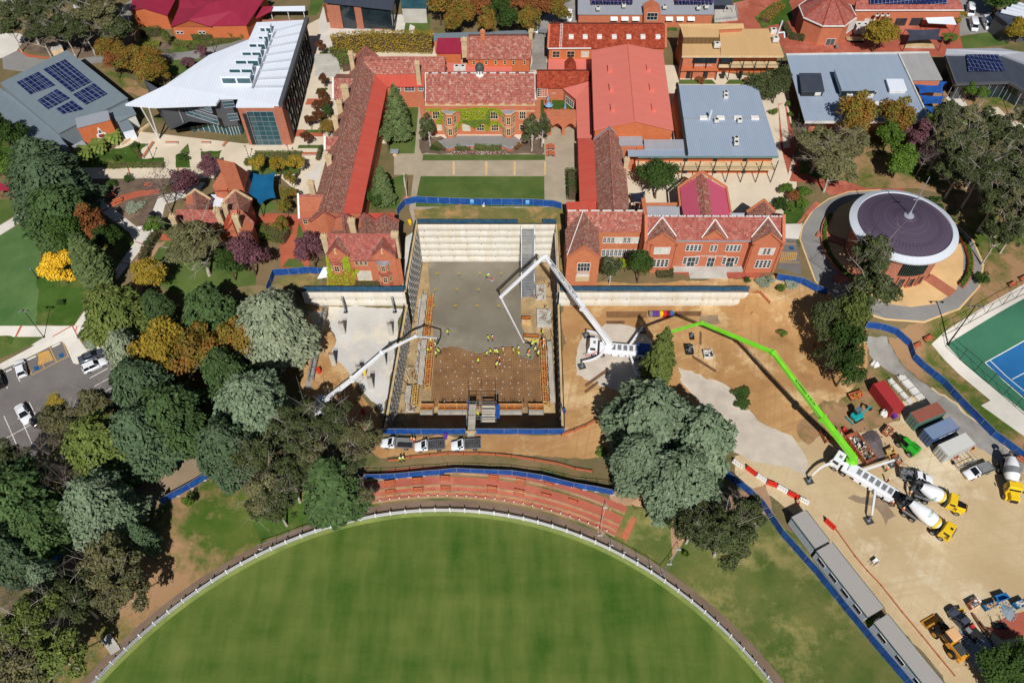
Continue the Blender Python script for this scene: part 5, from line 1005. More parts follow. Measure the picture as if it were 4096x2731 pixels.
gl=TH('glass_pavilion',(-8,206,4),'pale glass walled pavilion at top edge beside autumn trees','building');bld(gl,[('roof',M.tglass,PZ(A2,(1290,-60,9),(1530,-60,9),(1530,72,8.5),(1300,70,8.5)),.2)],M.concrete)
ho=TH('cottage',(-65,118,4),'old gabled cottage of weathered tile roofs half hidden by trees','house')
zz=9.6;zr=12.2
bld(ho,[('roof',M.tilec,[g(B1,1575,355,zr-.6),g(B1,2145,360,zr-.6),g(B1,2120,480,zz),g(B1,1590,475,zz)],.2),('roof',M.tilel,[g(B1,1745,182,zr),g(B1,1760,350,zr),g(B1,1650,345,zz),g(B1,1672,240,zz)],.2),('roof',M.tilel,[g(B1,1745,182,zr),g(B1,1885,268,zz),g(B1,1870,355,zz),g(B1,1760,350,zr)],.2),('roof',M.tilel,[g(B1,2105,185,zr),g(B1,2145,345,zr),g(B1,2000,350,zz),g(B1,2000,290,zz)],.2),('roof',M.tilel,[g(B1,2105,185,zr),g(B1,2255,270,zz),g(B1,2220,375,zz),g(B1,2145,345,zr)],.2),('gable_roof',M.tileo,[g(B1,2045,390,zr),g(B1,1990,510,zz),g(B1,2010,560,zz-.5),g(B1,2080,470,zr-1)],.2),('gable_roof',M.tileo,[g(B1,2045,390,zr),g(B1,2080,470,zr-1),g(B1,2150,590,zz),g(B1,2150,420,zz)],.2),('flat_roof',M.wmetal,[g(B1,1890,220,8),g(B1,2050,215,8),g(B1,2040,350,8),g(B1,1885,325,8)],.1),('wing_roof',M.tileo,[g(B1,1985,-10,11.5),g(B1,2080,-30,11.8),g(B1,2090,10,11.8),g(B1,2035,185,11),g(B1,1915,190,9.6)],.1),('wing_roof',M.tileo,[g(B1,2090,10,11),g(B1,2170,-5,12),g(B1,2232,20,10),g(B1,2190,180,9.6),g(B1,2045,190,11)],.1),('roof',M.tile,[g(B1,2150,345,zr-.4),g(B1,2280,470,zz),g(B1,2260,560,zz),g(B1,2160,600,zz)],.2)],M.brick)
CPG(ho,[g(B1,1668,240,zz),g(B1,1745,178,zr),g(B1,1888,265,zz)],'cream');CPG(ho,[g(B1,2000,285,zz),g(B1,2105,182,zr),g(B1,2258,268,zz)],'cream')
for t,x,y,z in((B1,1540,410,13.5),(B1,1938,345,14),(B1,2005,310,13.6),(B1,2105,410,14)):chimney(ho,g(t,x,y,z),8,1.1,.8)
win(ho,B1,[(2015,650,2040,695),(2060,632,2085,680)],(P(B1(1990,740)),P(B1(2200,720))),'white',2,2)
cb=TH('courtyard_hut',G(A1(560,440),4),'small flat roofed rendered hut beside sports hall road','hut');bld(cb,[('roof',M.concrete,PZ(A1,(465,400,6),(540,385,6),(560,430,6),(450,450,6)),.05)],M.cream)
ww_=TH('white_van_box',G(A1(712,60),4),'white box trailer parked among dark trees at top left','trailer');c=G(A1(712,60),4);MB().cbx((c.x,c.y,4.5),2.2,3.5,2.2,.3).bw('box',M.wmetal,ww_);m=MB();[m.wheel((c.x+s*1,c.y,4.4),.4,.25,'x')for s in(-1,1)];m.bw('wheel',M.rubber,ww_)
# = THE BUILDING SITE AND WHAT STANDS ABOUT
S=D(shot=mat('sprayed_concrete',(220,216,206),(202,188,158),kd='shot',sca=.0001,c3=(204,200,190)),bsteel=mat('blue_netting',(58,104,134),(40,78,104),kd='mesh',sca=.8,ro=.7,alpha=.8),blue=mat('blue_shade_cloth',(36,92,166),(22,62,132),kd='mesh',sca=.5,ro=.7),steel=mat('galvanised_steel',(170,174,178),(146,150,154),.8,ro=.45,metal=.4),membrane=mat('black_wall_shade',(34,33,32),(26,25,24),.8),timber=mat('form_timber',(208,184,142),(184,156,112),.8),plank=mat('scaffold_plank',(198,190,176),(168,160,146),.6),orange=mat('orange_form_beam',(214,128,56),(190,104,42),.8),yellowb=mat('yellow_form_beam',(214,170,84),(190,146,66),.8),mesh=mat('orange_barrier_mesh',(220,130,92),(204,110,76),kd='mesh',sca=.6,alpha=.5),rust=mat('rusty_steel',(132,98,70),(106,76,54),.6),pour=mat('wet_concrete',(136,129,115),(118,111,97),.12,ro=.5,c3=(146,139,124)),mat=mat('rebar_mat',(178,142,96),(132,98,66),kd='rebar',c3=(112,78,52)),pit=mat('pit_floor',(192,166,122),(160,134,96),.25,c3=(140,120,92)),slatb=mat('bench_timber',(196,112,76),(170,90,60),.8),red=mat('red_plastic',(214,52,36),(194,42,30),.8,ro=.5),wplastic=mat('white_plastic',(232,230,226),(214,210,206),.8,ro=.5),wpicket=mat('white_picket_paint',(230,232,234),(216,218,220),.8),purple=mat('purple_plastic',(104,60,150),(90,48,134),.8,ro=.5),yel=mat('yellow_plastic',(236,194,32),(216,174,24),.8,ro=.5),bluep=mat('blue_plastic',(40,116,190),(32,98,170),.8,ro=.5),greyp=mat('grey_plastic',(128,130,132),(108,110,112),.8,ro=.5),maroon=mat('maroon_plastic',(120,28,36),(104,22,30),.8,ro=.5),kerb=mat('stone_kerb',(190,156,120),(162,128,96),.9,c3=(146,120,90)),black=mat('black_steel',(36,36,36),(28,28,28),.8,ro=.5),)
PF=-7.75
stc(MB().face([(-19.8,121.1,PF),(-22.6,73.1,PF),(9,73.1,PF),(9.3,121.1,PF)]).bd('excavation_floor',S.pit))
rs_=random.Random(7);MB_slab=MB().prz([(-18.4,118.6),(-15.75,97.0)]+[(-15+i*.55,96.8+.9*sin(i*.31)+rs_.uniform(-.25,.25)-(1.6 if i>29 else 0))for i in rn(36)]+[(5.3,98),(3.6,98.4),(1.9,103),(1.9,121.0),(-18.4,121.0)],PF,-7.25).bd('concrete_slab',S.pour);tag(MB_slab,'freshly poured grey concrete slab at north end of excavation','slab')
rm=TH('rebar_mat',(-5,90,-7.4),'rusty brown reinforcing mat laid across south half of excavation','rebar mat')
MB().prz([(-15.7,83.3),(5.7,83.2),(5.4,98.3),(-15.7,98.3)],PF,-7.42).bw('blinding',S.mat,rm)
m=MB();rg=random.Random(3)
for k in rn(50):x=-15.6+k*.43;m.bar((x,83.4,-7.36),(x,98.3-.2*rg.random(),-7.36),.05,.05)
for k in rn(34):y=83.5+k*.42;m.bar((-15.6,y,-7.31),(5.6,y,-7.31),.05,.05)
m.bw('bars',S.rust,rm)
m=MB()
for i in rn(12):
 for j in rn(9):
  if rg.random()<.6:x,y=-14.5+i*1.6+rg.uniform(-.4,.4),84.5+j*1.35+rg.uniform(-.3,.3);m.lat((x,y,-7.3),[(.1,0),(.1,.1),(.05,.1),(.05,.02)],8)
m.bw('bar_chair',S.wplastic,rm);m=MB()
for i in rn(80):
 x=rg.uniform(-15.3,5.2);y=83.6+rg.random()*.9
 m.bar((x,y,-7.3),(x,y,-6.5),.05,.05)
m.bw('starter_bars',S.black,rm)
for i in rn(4):
 for j in rn(3):
  x,y=-16.2+i*4.6-(j*.15),117-j*4.6;o=TH('pour_marker',(x,y,-7.25),'small yellow topped starter bar cluster in wet slab','starter bars','starter bars in wet slab')if i+j==0 else None
  if o is not None:
   pm0=o;m=MB();[m.bar((dx,dy,0),(dx,dy,.7),.05,.05)for dx in(-.15,.15)for dy in(-.15,.15)];m.bd('bars',S.black,o);m=MB();[m.lat((dx,dy,.66),[(0,.12),(.09,.08),(.09,0),(0,0)],6)for dx in(-.15,.15)for dy in(-.15,.15)];m.bd('safety_cap',S.yel,o)
  else:dup(pm0,(x,y,-7.25))
def shotwall(name,a,b,z0,z1,rows,lbl,m='shot',bulge=.28,inward=None,th=.3):
 """sprayed wall from a to b, bulging between rows of anchors, with anchor heads"""
 o=TH(name,(a[0],a[1],z0),lbl,'wall');d=Vc((b[0]-a[0],b[1]-a[1],0));L=d.length;d/=L;n=Vc((d.y,-d.x,0))if inward is None else Vc(inward)
 mb=MB();N=max(6,int(L/1.5));K=rows*6;rr=random.Random(int(abs(a[0])*7+L));amp=[1+.35*rr.uniform(-1,1)for _ in rn(N+1)]
 for i in rn(N+1):
  for k in rn(K+1):
   t=k/K;f=abs(sin(pi*t*rows));e=0 if k in(0,)else f*bulge*amp[i]*(.85+.15*sin(i*1.9+k))
   p=Vc((*a[:2],0))+d*(L*i/N)+n*(e);mb.v.append((p.x,p.y,z0+(z1-z0)*t))
 for i in rn(N):
  for k in rn(K):
   q=i*(K+1)+k;mb.f.append((q,q+K+1,q+K+2,q+1));mb.m.append(0)
 a2,b2=Vc((*a[:2],0))-n*th,Vc((*b[:2],0))-n*th
 wl=mb.bw('sprayed_face',S[m],o,smo=1)
 MB().prz([(a[0],a[1]),(b[0],b[1]),(b2.x,b2.y),(a2.x,a2.y)],z0,z1).bw('wall_core',M.concrete,o)
 ah=MB()
 for r_ in rn(1,rows):
  for k in rn(int(L/3)):
   p=Vc((*a[:2],0))+d*(1+k*3+.4*(r_%2))+n*.02;z=z0+(z1-z0)*r_/rows;ah.bar(p+Zv(z),p+n*.16+Zv(z),.13,.13)
 if ah.f:ah.bw('anchor_head',S.rust,o)
 return o
shotwall('retaining_wall',(-20,121.2),(9.3,121.2),PF,4,6,'tall pale sprayed concrete wall at back of excavation',inward=(0,-1,0))
shotwall('retaining_wall',(-41.2,102.25),(-21.0,102.25),-.1,4,2,'white sprayed concrete wall below creeper covered house',inward=(0,-1,0),bulge=.2)
rw=shotwall('retaining_wall',(9.3,102.25),(46.4,102.25),-.1,4,2,'long stained sprayed concrete wall below three gabled building',inward=(0,-1,0),bulge=.2)
def pitside(a,b,z1a,z1b,inward,lbl,m='membrane'):
 o=TH('pit_wall',(a[0],a[1],PF),lbl,'wall');d=Vc((b[0]-a[0],b[1]-a[1],0));L=d.length;d/=L;n=Vc(inward)
 A,B=Vc((*a,0)),Vc((*b,0));mb=MB();q=[A,B,B-n*.3,A-n*.3];zz=(z1a,z1b,z1b,z1a)
 mb.add([(v.x,v.y,PF)for v in q]+[(v.x,v.y,z)for v,z in zip(q,zz)],QF);mb.bw('wall',S[m],o)  # black face colour stands in for the shadow under the wall's bulges
 p=MB();s_=MB();N=int(L/1.7)
 for k in rn(N):
  c=A+d*(.6+k*1.7)+n*.1;z=z1a+(z1b-z1a)*(k/N)
  p.bar((c.x,c.y,PF),(c.x,c.y,z-.1),.26,.3)
  for r_ in rn(5):
   zz_=PF+1.2+r_*(z-PF-1.2)/5;s_.bar(c+n*.05+d*.3+Zv(zz_),c+n*.18+d*1.45+Zv(zz_+.35),.12,.55)
 p.bw('soldier_pile',M.concrete,o);s_.bw('sheeting',mat('grey_sheeting',(150,148,142),(120,118,112),.6),o)
 MB().bar(A+Zv(z1a+.1),B+Zv(z1b+.1),.4,.3).bw('capping_beam',S.timber,o);return o
pitside((-20.0,121.0),(-20.9,102.4),4,4,(1,0,0),'dark soldier pile wall on left of excavation, upper part beside house')
pitside((-20.95,102.2),(-22.6,73.1),.15,.15,(1,0,0),'dark soldier pile wall on left of excavation, lower part beside slab')
pitside((9.3,121.0),(9.3,102.4),4,4,(-1,0,0),'dark soldier pile wall on right of excavation, upper part by stair tower')
pitside((9.3,102.2),(9.0,73.1),.15,.15,(-1,0,0),'dark soldier pile wall on right of excavation, lower part beside dirt yard')
pitside((9.0,73.0),(-22.6,73.0),.0,.0,(0,1,0),'shaded soldier pile wall along near end of excavation')
MB().tube((9.0,119,3.6),(9.05,103,3.4),.09,.09,8).bw('drain_pipe',S.wplastic,tag(TH('drain_pipe',(9,119,3.6),'white drain pipe running down right wall of excavation','pipe'),'white drain pipe running along right wall of excavation','pipe'))
def frm(pts,lbl,hgt=1.9,step=1.15,m='orange',side=1,plank=1):
 o=TH('formwork',(pts[0][0],pts[0][1],PF),lbl,'formwork','formwork round reinforcing mat');k=0
 for a,b in zip(pts,pts[1:]):
  A,B=Vc((*a,PF)),Vc((*b,PF));d=(B-A);L=d.length;d/=L;n=Vc((d.y,-d.x,0))*side;N=max(2,int(L/step))
  for i in rn(N+1):
   c=A+d*(L*i/N);f=MB()
   f.bar(c,c+Zv(hgt),.12,.1);f.bar(c+n*.95,c+n*.95+Zv(hgt*.8),.1,.1);f.bar(c+Zv(hgt*.95),c+n*1.0+Zv(hgt*.78),.1,.1);f.bar(c+Zv(hgt*.45),c+n*1.1+Zv(hgt*.45),.1,.1);f.bar(c+n*1.3,c+Zv(hgt*.7),.09,.09)
   f.bw('frame',S[m if(k+i)%3 else 'yellowb'],o)
  f=MB()
  for z in(.35,1.0,1.65):f.bar(A+n*.08+Zv(z),B+n*.08+Zv(z),.09,.14)
  f.bar(A+n*.5+Zv(hgt*.87),B+n*.5+Zv(hgt*.87),.1,.12);f.bar(A+n*.98+Zv(hgt*.8),B+n*.98+Zv(hgt*.8),.1,.12)
  f.bw('waler',S[m],o);MB().bar(A+Zv(.9),B+Zv(.9),.05,1.8).bw('form_panel',S.timber,o)
  if plank:
   pb=MB();[pb.bar(A+n*(1.45+j*.27)+Zv(hgt*.85),B+n*(1.45+j*.27)+Zv(hgt*.85),.24,.05)for j in rn(4)];pb.bw('walkway',S.plank,o)
   ps=MB()
   for i in rn(N//2+1):
    for off in(1.35,2.35):c=A+d*(L*i/max(1,N//2))+n*off;ps.bar(c,c+Zv(hgt+.9),.06,.06)
   for zz in(hgt+.5,hgt+.85):ps.bar(A+n*2.35+Zv(zz),B+n*2.35+Zv(zz),.05,.05)
   ps.bw('scaffold_tube',S.steel,o)
  k+=1
frm([(-15.9,98.5),(-16.0,87.4)],'orange braced formwork with plank walkway along left edge of rebar mat',side=1)
frm([(-16.6,110.5),(-16.9,99.5)],'orange braced formwork beside poured slab on left',side=1)
frm([(-18.2,87.2),(-18.2,83.2)],'short formwork return at near left corner of rebar mat',m='yellowb',side=1)
frm([(-17.4,82.9),(-15.0,82.9)],'short yellow formwork in near left corner of pit',side=1)
frm([(-14.0,82.9),(-7.0,82.9)],'orange formwork along near edge of mat left of stair bay',side=1)
frm([(-2.6,82.9),(1.9,82.9)],'orange formwork along near edge of mat right of stair bay',side=1)
frm([(3.2,82.9),(6.0,82.9)],'short orange formwork in near right corner of pit',side=1)
frm([(5.95,83.3),(5.75,98)],'orange and yellow formwork with plank walkway along right edge of rebar mat',side=1)
frm([(5.5,98.6),(2.4,98.9)],'orange formwork crossing at right end of poured slab',side=1,plank=0)
frm([(3.9,103.4),(2.0,103.6)],'upper orange formwork crate behind concrete placing crew',side=1,plank=0)
stt=TH('stair_tower',(3.5,117.5,PF),'grey scaffold stair tower climbing back wall of excavation','scaffold');m=MB();t_=MB()
for x in(1.9,4.8):
 for y in(110,112.5,115,117.5,120.3):m.bar((x,y,PF),(x,y,4.6 if y>116 else PF+6+(y-110)*.6),.08,.08)
for k in rn(46):
 f=k/45;t_.box(2.1,4.6,119.9-9.5*f,120.15-9.5*f,3.6-10.5*f,3.66-10.5*f)
for x in(2.0,4.7):m.bar((x,120.1,4.5),(x,110.4,-6),.08,.08);m.bar((x,120.1,3.5),(x,110.4,-7),.08,.14)
m.bar((1.9,120.3,-3),(4.8,117.5,0),.06,.06);m.bar((4.8,120.3,-3),(1.9,117.5,0),.06,.06);m.bar((1.9,115,-4),(4.8,112.5,-1.5),.06,.06)
m.bw('scaffold_tube',S.steel,stt);t_.bw('tread',S.steel,stt)
pl=TH('scaffold_platform',(-6,79.5,PF),'scaffold platform and stair bay with blue edge sheet at near side of pit','scaffold');m=MB()
for x in(-8.2,-5.6,-2.9):
 for y in(76,79.2,82):m.bar((x,y,PF),(x,y,.6),.08,.08)
for z in(-2,-.4,.4):
 for y in(76,79.2):m.bar((-8.2,y,z),(-2.9,y,z),.06,.06)
m.bw('scaffold_tube',S.steel,pl);m=MB()
for k in rn(5):m.box(-5.5,-3.1,76.1+k*.5,76.1+k*.5+.42,-1.6+k*.12,-1.54+k*.12)
m.box(-5.5,-3.1,78.7,79.2,-.9,-.84);m.bw('plank',S.plank,pl);MB().box(-3.0,-2.2,76,79,-.2,-.12).bw('blue_sheet',S.blue,pl)
gw=TH('gangway',(-7.2,74.5,.2),'timber gangway with blue sides bridging near fence to scaffold','gangway');m=MB();[m.bar((-7.75+j*.32,71.6,.12),(-7.65+j*.32,79.4,-.9),.3,.07)for j in rn(4)];m.bw('deck',S.plank,gw)
m=MB();m.bar((-8.0,74.5,.5),(-7.9,79.6,-.3),.06,1.0);m.bw('side_sheet',S.blue,gw);m=MB();m.bar((-6.55,72,.9),(-6.5,79.4,0),.06,.06);[m.bar((-6.55,72+k*1.8,.1-k*.25),(-6.55,72+k*1.8,1-k*.25),.05,.05)for k in rn(5)];m.bw('handrail',S.steel,gw)
for i,(x,y,sx,sy,sz,lb)in en(((6.7,105,3.2,4.5,.9,'pale concrete footing with a loose top between walkway and right wall'),(6.2,112,2.2,3.5,1.2,'concrete pit base below stair tower'),(7.4,92,1.6,9,.4,'rough concrete strip along right foot of pit'),(-19.6,84,1.8,4,.35,'rough concrete strip in near left corner of pit'),(-18.6,95,1.4,8,.3,'sandy concrete strip on left floor of pit'),(-19.3,106,1.2,9,.5,'rough concrete kicker beside poured slab on left'))):
 o=TH('footing',(x,y,PF),lb,'footing');mb=MB();mb.tbx(-sx/2,sx/2,-sy/2,sy/2,0,sz,.08,.08);mb.bd('base',M.concrete,o,bv=.05);m=MB()
 for k in rn(14):m.bar((rg.uniform(-sx/2,sx/2)*.8,rg.uniform(-sy/2,sy/2)*.8,sz),(rg.uniform(-sx/2,sx/2)*.8,rg.uniform(-sy/2,sy/2)*.8,sz+.3),.05,.05)
 for k in rn(5):a=Vc((rg.uniform(-1,1)*sx/2,rg.uniform(-1,1)*sy/2,sz+.1));m.bar(a,a+Vc((rg.uniform(-2,2),rg.uniform(-2,2),.1)),.12,.06)
 m.bd('starter_bars',S.rust,o)
dbs=TH('timber_pile',(6.8,100,PF),'jumble of loose timber and steel on right floor of pit','debris');m=MB();m2=MB()
for k in rn(60):
 a=Vc((rg.uniform(6.4,8.8),rg.uniform(84,116),PF+rg.uniform(.1,.9)));b=a+Vc((rg.uniform(-1.6,1.6),rg.uniform(-2.2,2.2),rg.uniform(-.1,.3)));(m if k%2 else m2).bar(a,b,rg.uniform(.06,.28),.06)
m.bw('boards',S.timber,dbs);m2.bw('bars',S.rust,dbs)
dbs=TH('timber_pile',(-19.5,92,PF),'jumble of loose timber and steel on left floor of pit','debris');m=MB();m2=MB()
for k in rn(60):
 a=Vc((rg.uniform(-21.6,-18.6),rg.uniform(76,104),PF+rg.uniform(.1,.7)));b=a+Vc((rg.uniform(-1.6,1.6),rg.uniform(-2.2,2.2),rg.uniform(-.1,.3)));(m if k%2 else m2).bar(a,b,rg.uniform(.06,.25),.06)
m.bw('boards',S.plank,dbs);m2.bw('bars',S.rust,dbs)
for i,(t,bx_,by_,tx,ty,lb)in en(((B2,785,1468,740,1352,'pale concrete column, back left of six on slab'),(B2,1212,1478,1170,1362,'pale concrete column, back right of six on slab'),(C2,702,222,662,112,'pale concrete column, middle left of six on slab'),(C2,1152,222,1138,125,'pale concrete column, middle right of six on slab'),(C2,940,330,905,232,'pale concrete column under white boom'),(C2,1038,432,1008,322,'pale concrete column nearest orange dirt corner'))):
 p=P(t(bx_,by_));o=TH('concrete_column',p,lb,'column','concrete columns on slab');zt=3.3
 MB().box(-.45,.45,-.25,.25,-.1,zt).bd('shaft',M.concrete,o,bv=.03);m=MB();[m.bar((dx,dy,zt),(dx,dy,zt+.7),.06,.06)for dx in(-.35,-.1,.15,.35)for dy in(-.15,.15)];m.bd('starter_bars',S.rust,o)
for i,(a,b,lb)in en(((B2(770,1160),B2(800,1272),'grey raking prop leaning on left retaining wall, left one'),(B2(1210,1150),B2(1240,1270),'grey raking prop leaning on left retaining wall, right one'))):
 p=P(b);o=TH('raking_prop',p,lb,'prop');MB().tube((0,0,0),(-.5,1.6,3.2),.12,.12,8).bd('tube',S.steel,o);MB().tube((.35,0,0),(-.15,1.6,3.2),.1,.1,8).bd('tube',S.black,o);MB().box(-.3,.5,-.3,.3,0,.08).bd('base_plate',S.black,o)
sf_=TH('scaffold_run',P(C2(480,380)),'long low steel scaffold frame lying along dark edge left of slab','scaffold');A_,B_=P(B2(605,1270)),P(C2(475,380));m=MB();d=B_-A_
for k in rn(9):c=A_+d*(k/8);m.bar(c,c+Zv(1.6),.09,.09);m.bar(c+Vc((.9,0,0)),c+Vc((.9,0,1.6)),.09,.09);m.bar(c+Zv(1.5),c+Vc((.9,0,1.5)),.08,.08)
for z in(.8,1.55):
 for o in(0,.9):m.bar(A_+Vc((o,0,z)),B_+Vc((o,0,z)),.1,.1)
m.bw('scaffold_tube',S.steel,sf_)
def FNC(name,pts,lbl,hgt=2.0,m='blue',post='steel',step=2.4,th=.05,feet=1,lean=0,cat='fence',gro=None,rail=1,sag=.03,infill=1):
 pts=[Vc(p)for p in pts];o=TH(name,pts[0],lbl,cat,gro);fr=MB();cl=MB();ft=[];rr=random.Random(len(pts)*17+int(abs(pts[0].x)))
 seg=[]
 for a,b in zip(pts,pts[1:]):
  L=(b-a).length;k=max(1,round(L/step));seg+=[a+(b-a)*(i/k)for i in rn(k)]
 seg.append(pts[-1]);seg=[Vc((q.x,q.y,h(q.x,q.y)if abs(h(q.x,q.y)-q.z)<1.2 else q.z))for q in seg]
 j=[Vc((rr.uniform(-sag,sag),rr.uniform(-sag,sag),0))for _ in seg];up=Zv(hgt)
 for i in rn(len(seg)-1):
  a,b=seg[i]+j[i],seg[i+1]+j[i+1];d=(b-a).normalized();n=Vc((-d.y,d.x,0))*th/2
  if infill:
   N=4;q=[]
   for s in rn(N+1):
    c=a.lerp(b,s/N);w1=n*rr.uniform(-1,1)*2
    q.append((c+Zv(.08),c+w1+Zv(hgt*.5),c+Zv(hgt-.03*rr.random())))
   off=len(cl.v)
   for sgn in(1,-1):
    for tri in q:cl.v+=[tuple(v+n*sgn)for v in tri]
   W=3*(N+1)
   for s in rn(N):
    for k in rn(2):
     u=off+s*3+k;cl.f+=[(u,u+3,u+4,u+1),(u+W,u+W+1,u+W+4,u+W+3)];cl.m+=[0,0]
    cl.f+=[(off+s*3+2,off+s*3+5,off+W+s*3+5,off+W+s*3+2)];cl.m.append(0)
  if rail:fr.bar(a+up,b+up,.06,.06);fr.bar(a+Zv(.1),b+Zv(.1),.05,.05)
 if cl.f:cl.bw('shade_cloth',S.get(m)or M[m],o)
 for i,c in en(seg):fr.bar(c+j[i],c+j[i]+up*1.03,.07,.07)
 fr.bw('frame',S.get(post)or M[post],o)
 if feet:
  f0=None
  for i,c in en(seg[:60]):
   mm=MB().box(c.x-.4,c.x+.4,c.y-.12,c.y+.12,c.z,c.z+.12)if f0 is None else None
   if f0 is None:f0=mm.bw('foot',M.concrete,o);base=c
   else:k=f0.copy();COL.objects.link(k);k.location=f0.location+(c-base)
 return o
def L_(t,*pts):return[P(t(*q))for q in pts]
FNC('temporary_fence',L_(B2,(1268,412),(1290,372),(1340,318),(1430,296),(1640,304),(1930,314),(2294,316))+L_(B3,(190,320),(370,332),(442,354)),'blue mesh fence curving across foot of main lawn',1.9,feet=0)
for k,(x,y)in en(((B2(1650,300)),(B2(1937,312)),(B3(138,318)))):
 p=P((x,y));o=TH('fence_sign',p+Vc((0,-.12,1.0)),'light blue notice on blue lawn fence, %s of three'%('left','middle','right')[k],'sign','light blue notices on lawn fence');MB().box(-.4,.4,-.03,.02,-.5,.6).bd('panel',mat('sky_blue_sign',(90,180,232),(76,164,216),1),o);MB().box(-.3,.3,-.036,-.031,.3,.45).bd('stripe',S.wplastic,o)
FNC('temporary_fence',L_(B2,(108,1100),(168,948),(300,940),(480,925),(645,938)),'blue mesh fence round worn garden left of creeper covered house',1.9,feet=0)
FNC('temporary_fence',L_(C1,(1500,1150),(1640,1075),(1790,1000),(1830,965)),'blue mesh fence at back of shaded lane, beside red bin',1.9)
FNC('temporary_fence',L_(C1,(1455,1470),(1590,1398),(1715,1330),(1830,1258),(1975,1175)),'blue mesh fence along front of lane with feet on bank',1.9)
FNC('temporary_fence',L_(D1,(240,640),(370,560),(480,505),(600,400),(745,255)),'blue mesh fence beside lane at lower left among cedars',1.9)
FNC('temporary_fence',[Vc((-22.9,72.6,0)),Vc((-16,72.6,0)),Vc((-8.2,72.6,0))],'blue mesh fence on near edge of pit, left of gangway',1.9,feet=0)
FNC('temporary_fence',[Vc((-6.3,72.6,0)),Vc((1,72.6,0)),Vc((9.2,72.6,0))],'blue mesh fence on near edge of pit, right of gangway',1.9,feet=0)
FNC('temporary_fence',L_(C2,(890,1215),(985,1252),(1250,1242),(1500,1216),(1800,1192),(2294,1212))+L_(C3,(270,1252),(550,1322),(760,1358),(900,1388)),'long blue mesh fence curving along top of red seating terraces',1.9)
FNC('temporary_fence',L_(C3,(902,1388),(972,1275),(955,1180)),'short blue mesh fence return at right end of terraces',1.9)
FNC('temporary_fence',L_(C3,(1895,1215),(2080,1352),(2230,1490))+L_(D4,(110,245),(420,590),(690,930),(1000,1300),(1330,1690)),'long dark blue fence running behind grey site offices',2.2,feet=0)
FNC('temporary_fence',L_(B4,(72,985),(290,1022),(430,1092),(520,1120)),'blue mesh fence by disabled parking bays at gabled building',1.9,feet=0)
FNC('temporary_fence',L_(B4,(868,1414),(1000,1430),(1130,1470),(1250,1580))+L_(C4,(1290,172),(1560,402),(1700,560),(2000,860),(2300,1080),(2500,1250)),'long blue fence snaking beside tennis courts',1.9,feet=0)
FNC('temporary_fence',L_(C3,(438,600),(452,655),(480,660)),'scrap of blue mesh leaning at right rim of pit',1.5,feet=0)
FNC('wall_fence',[Vc((-40.9,102.6,4)),Vc((-20.8,102.6,4))],'dark blue netting fence on top of left retaining wall',1.5,'bsteel','black',feet=0,sag=.06)
FNC('wall_fence',[Vc((9.5,102.6,4)),Vc((46.2,102.6,4))],'dark blue netting fence on top of right retaining wall',1.5,'bsteel','black',feet=0,sag=.06)
FNC('wall_fence',[Vc((-19.8,121.5,4)),Vc((1.2,121.5,4))],'dark blue netting fence along back rim of excavation',1.2,'bsteel','black',feet=0,sag=.06)
FNC('wall_fence',[Vc((6.4,121.5,4)),Vc((9.3,121.5,4))],'short blue netting fence at back right corner of excavation',1.2,'bsteel','black',feet=0)
FNC('wall_fence',[Vc((-20.3,121.3,4)),Vc((-21.2,102.6,4))],'dark netting fence along upper left rim beside house',1.3,'bsteel','black',feet=0,sag=.06)
FNC('wall_fence',[Vc((-21.4,101.8,0)),Vc((-22.9,73.2,0))],'dark netting fence on left rim of pit beside slab',1.1,'bsteel','black',feet=0,sag=.06)
FNC('wall_fence',[Vc((9.6,102.0,0)),Vc((9.3,73.2,0))],'dark netting fence on right rim of pit by dirt yard',1.1,'bsteel','black',feet=0,sag=.06)
FNC('barrier_mesh',L_(C2,(1180,1092),(1290,1080),(1390,1060),(1720,1028),(2000,1030),(2294,1050))+L_(C3,(200,1085),(420,1118),(560,1160),(720,1190)),'orange barrier mesh along top edge of red terraces',.8,'mesh','black',step=3.2,feet=0,rail=0,sag=.08)
FNC('barrier_mesh',L_(C3,(442,864),(560,820),(660,780),(800,705)),'orange barrier mesh running from pit corner to big cedar',.9,'mesh','black',step=3.2,feet=0,rail=0,sag=.08)
FNC('barrier_mesh',L_(D4,(605,205),(780,440),(890,570),(1010,700),(1200,940),(1380,1150),(1520,1330),(1670,1500)),'low faded orange mesh line across tan yard beside site offices',.5,'mesh','rust',step=3.5,feet=0,rail=0,sag=.12)
FNC('barrier_mesh',L_(B3,(2100,1130),(2220,1110),(2300,1200)),'orange barrier mesh at right end of long retaining wall',.9,'mesh','black',step=2,feet=0,rail=0,sag=.08)
FNC('wire_fence',L_(D2,(40,372),(180,330),(290,285),(410,240),(530,195),(700,130)),'bare steel temporary fence by boundary under trees',1.8,infill=0,sag=.05)
FNC('wire_fence',L_(D3,(835,0),(805,120),(790,248),(885,335),(1000,400),(1115,460),(1230,525),(1340,602),(1410,505),(1490,375)),'bare steel temporary fence round worn corner beside boundary',1.8,infill=0,sag=.05)
FNC('site_rail',L_(C2,(980,1200),(1250,1185),(1500,1165),(1720,1150),(2000,1150),(2294,1165))+L_(C3,(270,1200),(560,1270),(870,1310)),'row of dark star pickets with wire just above blue terrace fence',1.2,infill=0,post='black',step=2.2,feet=0,sag=.1)
FNC('court_fence',L_(C4,(1590,60),(1850,280),(2100,500),(2320,690)),'tall dark chain link fence along near side of tennis courts',3.2,infill=0,post='black',step=3.4,feet=0)
FNC('court_fence',L_(B4,(1560,1490),(1800,1370),(2100,1210),(2420,1050)),'tall dark chain link fence along far end of tennis courts',3.2,infill=0,post='black',step=3.4,feet=0)
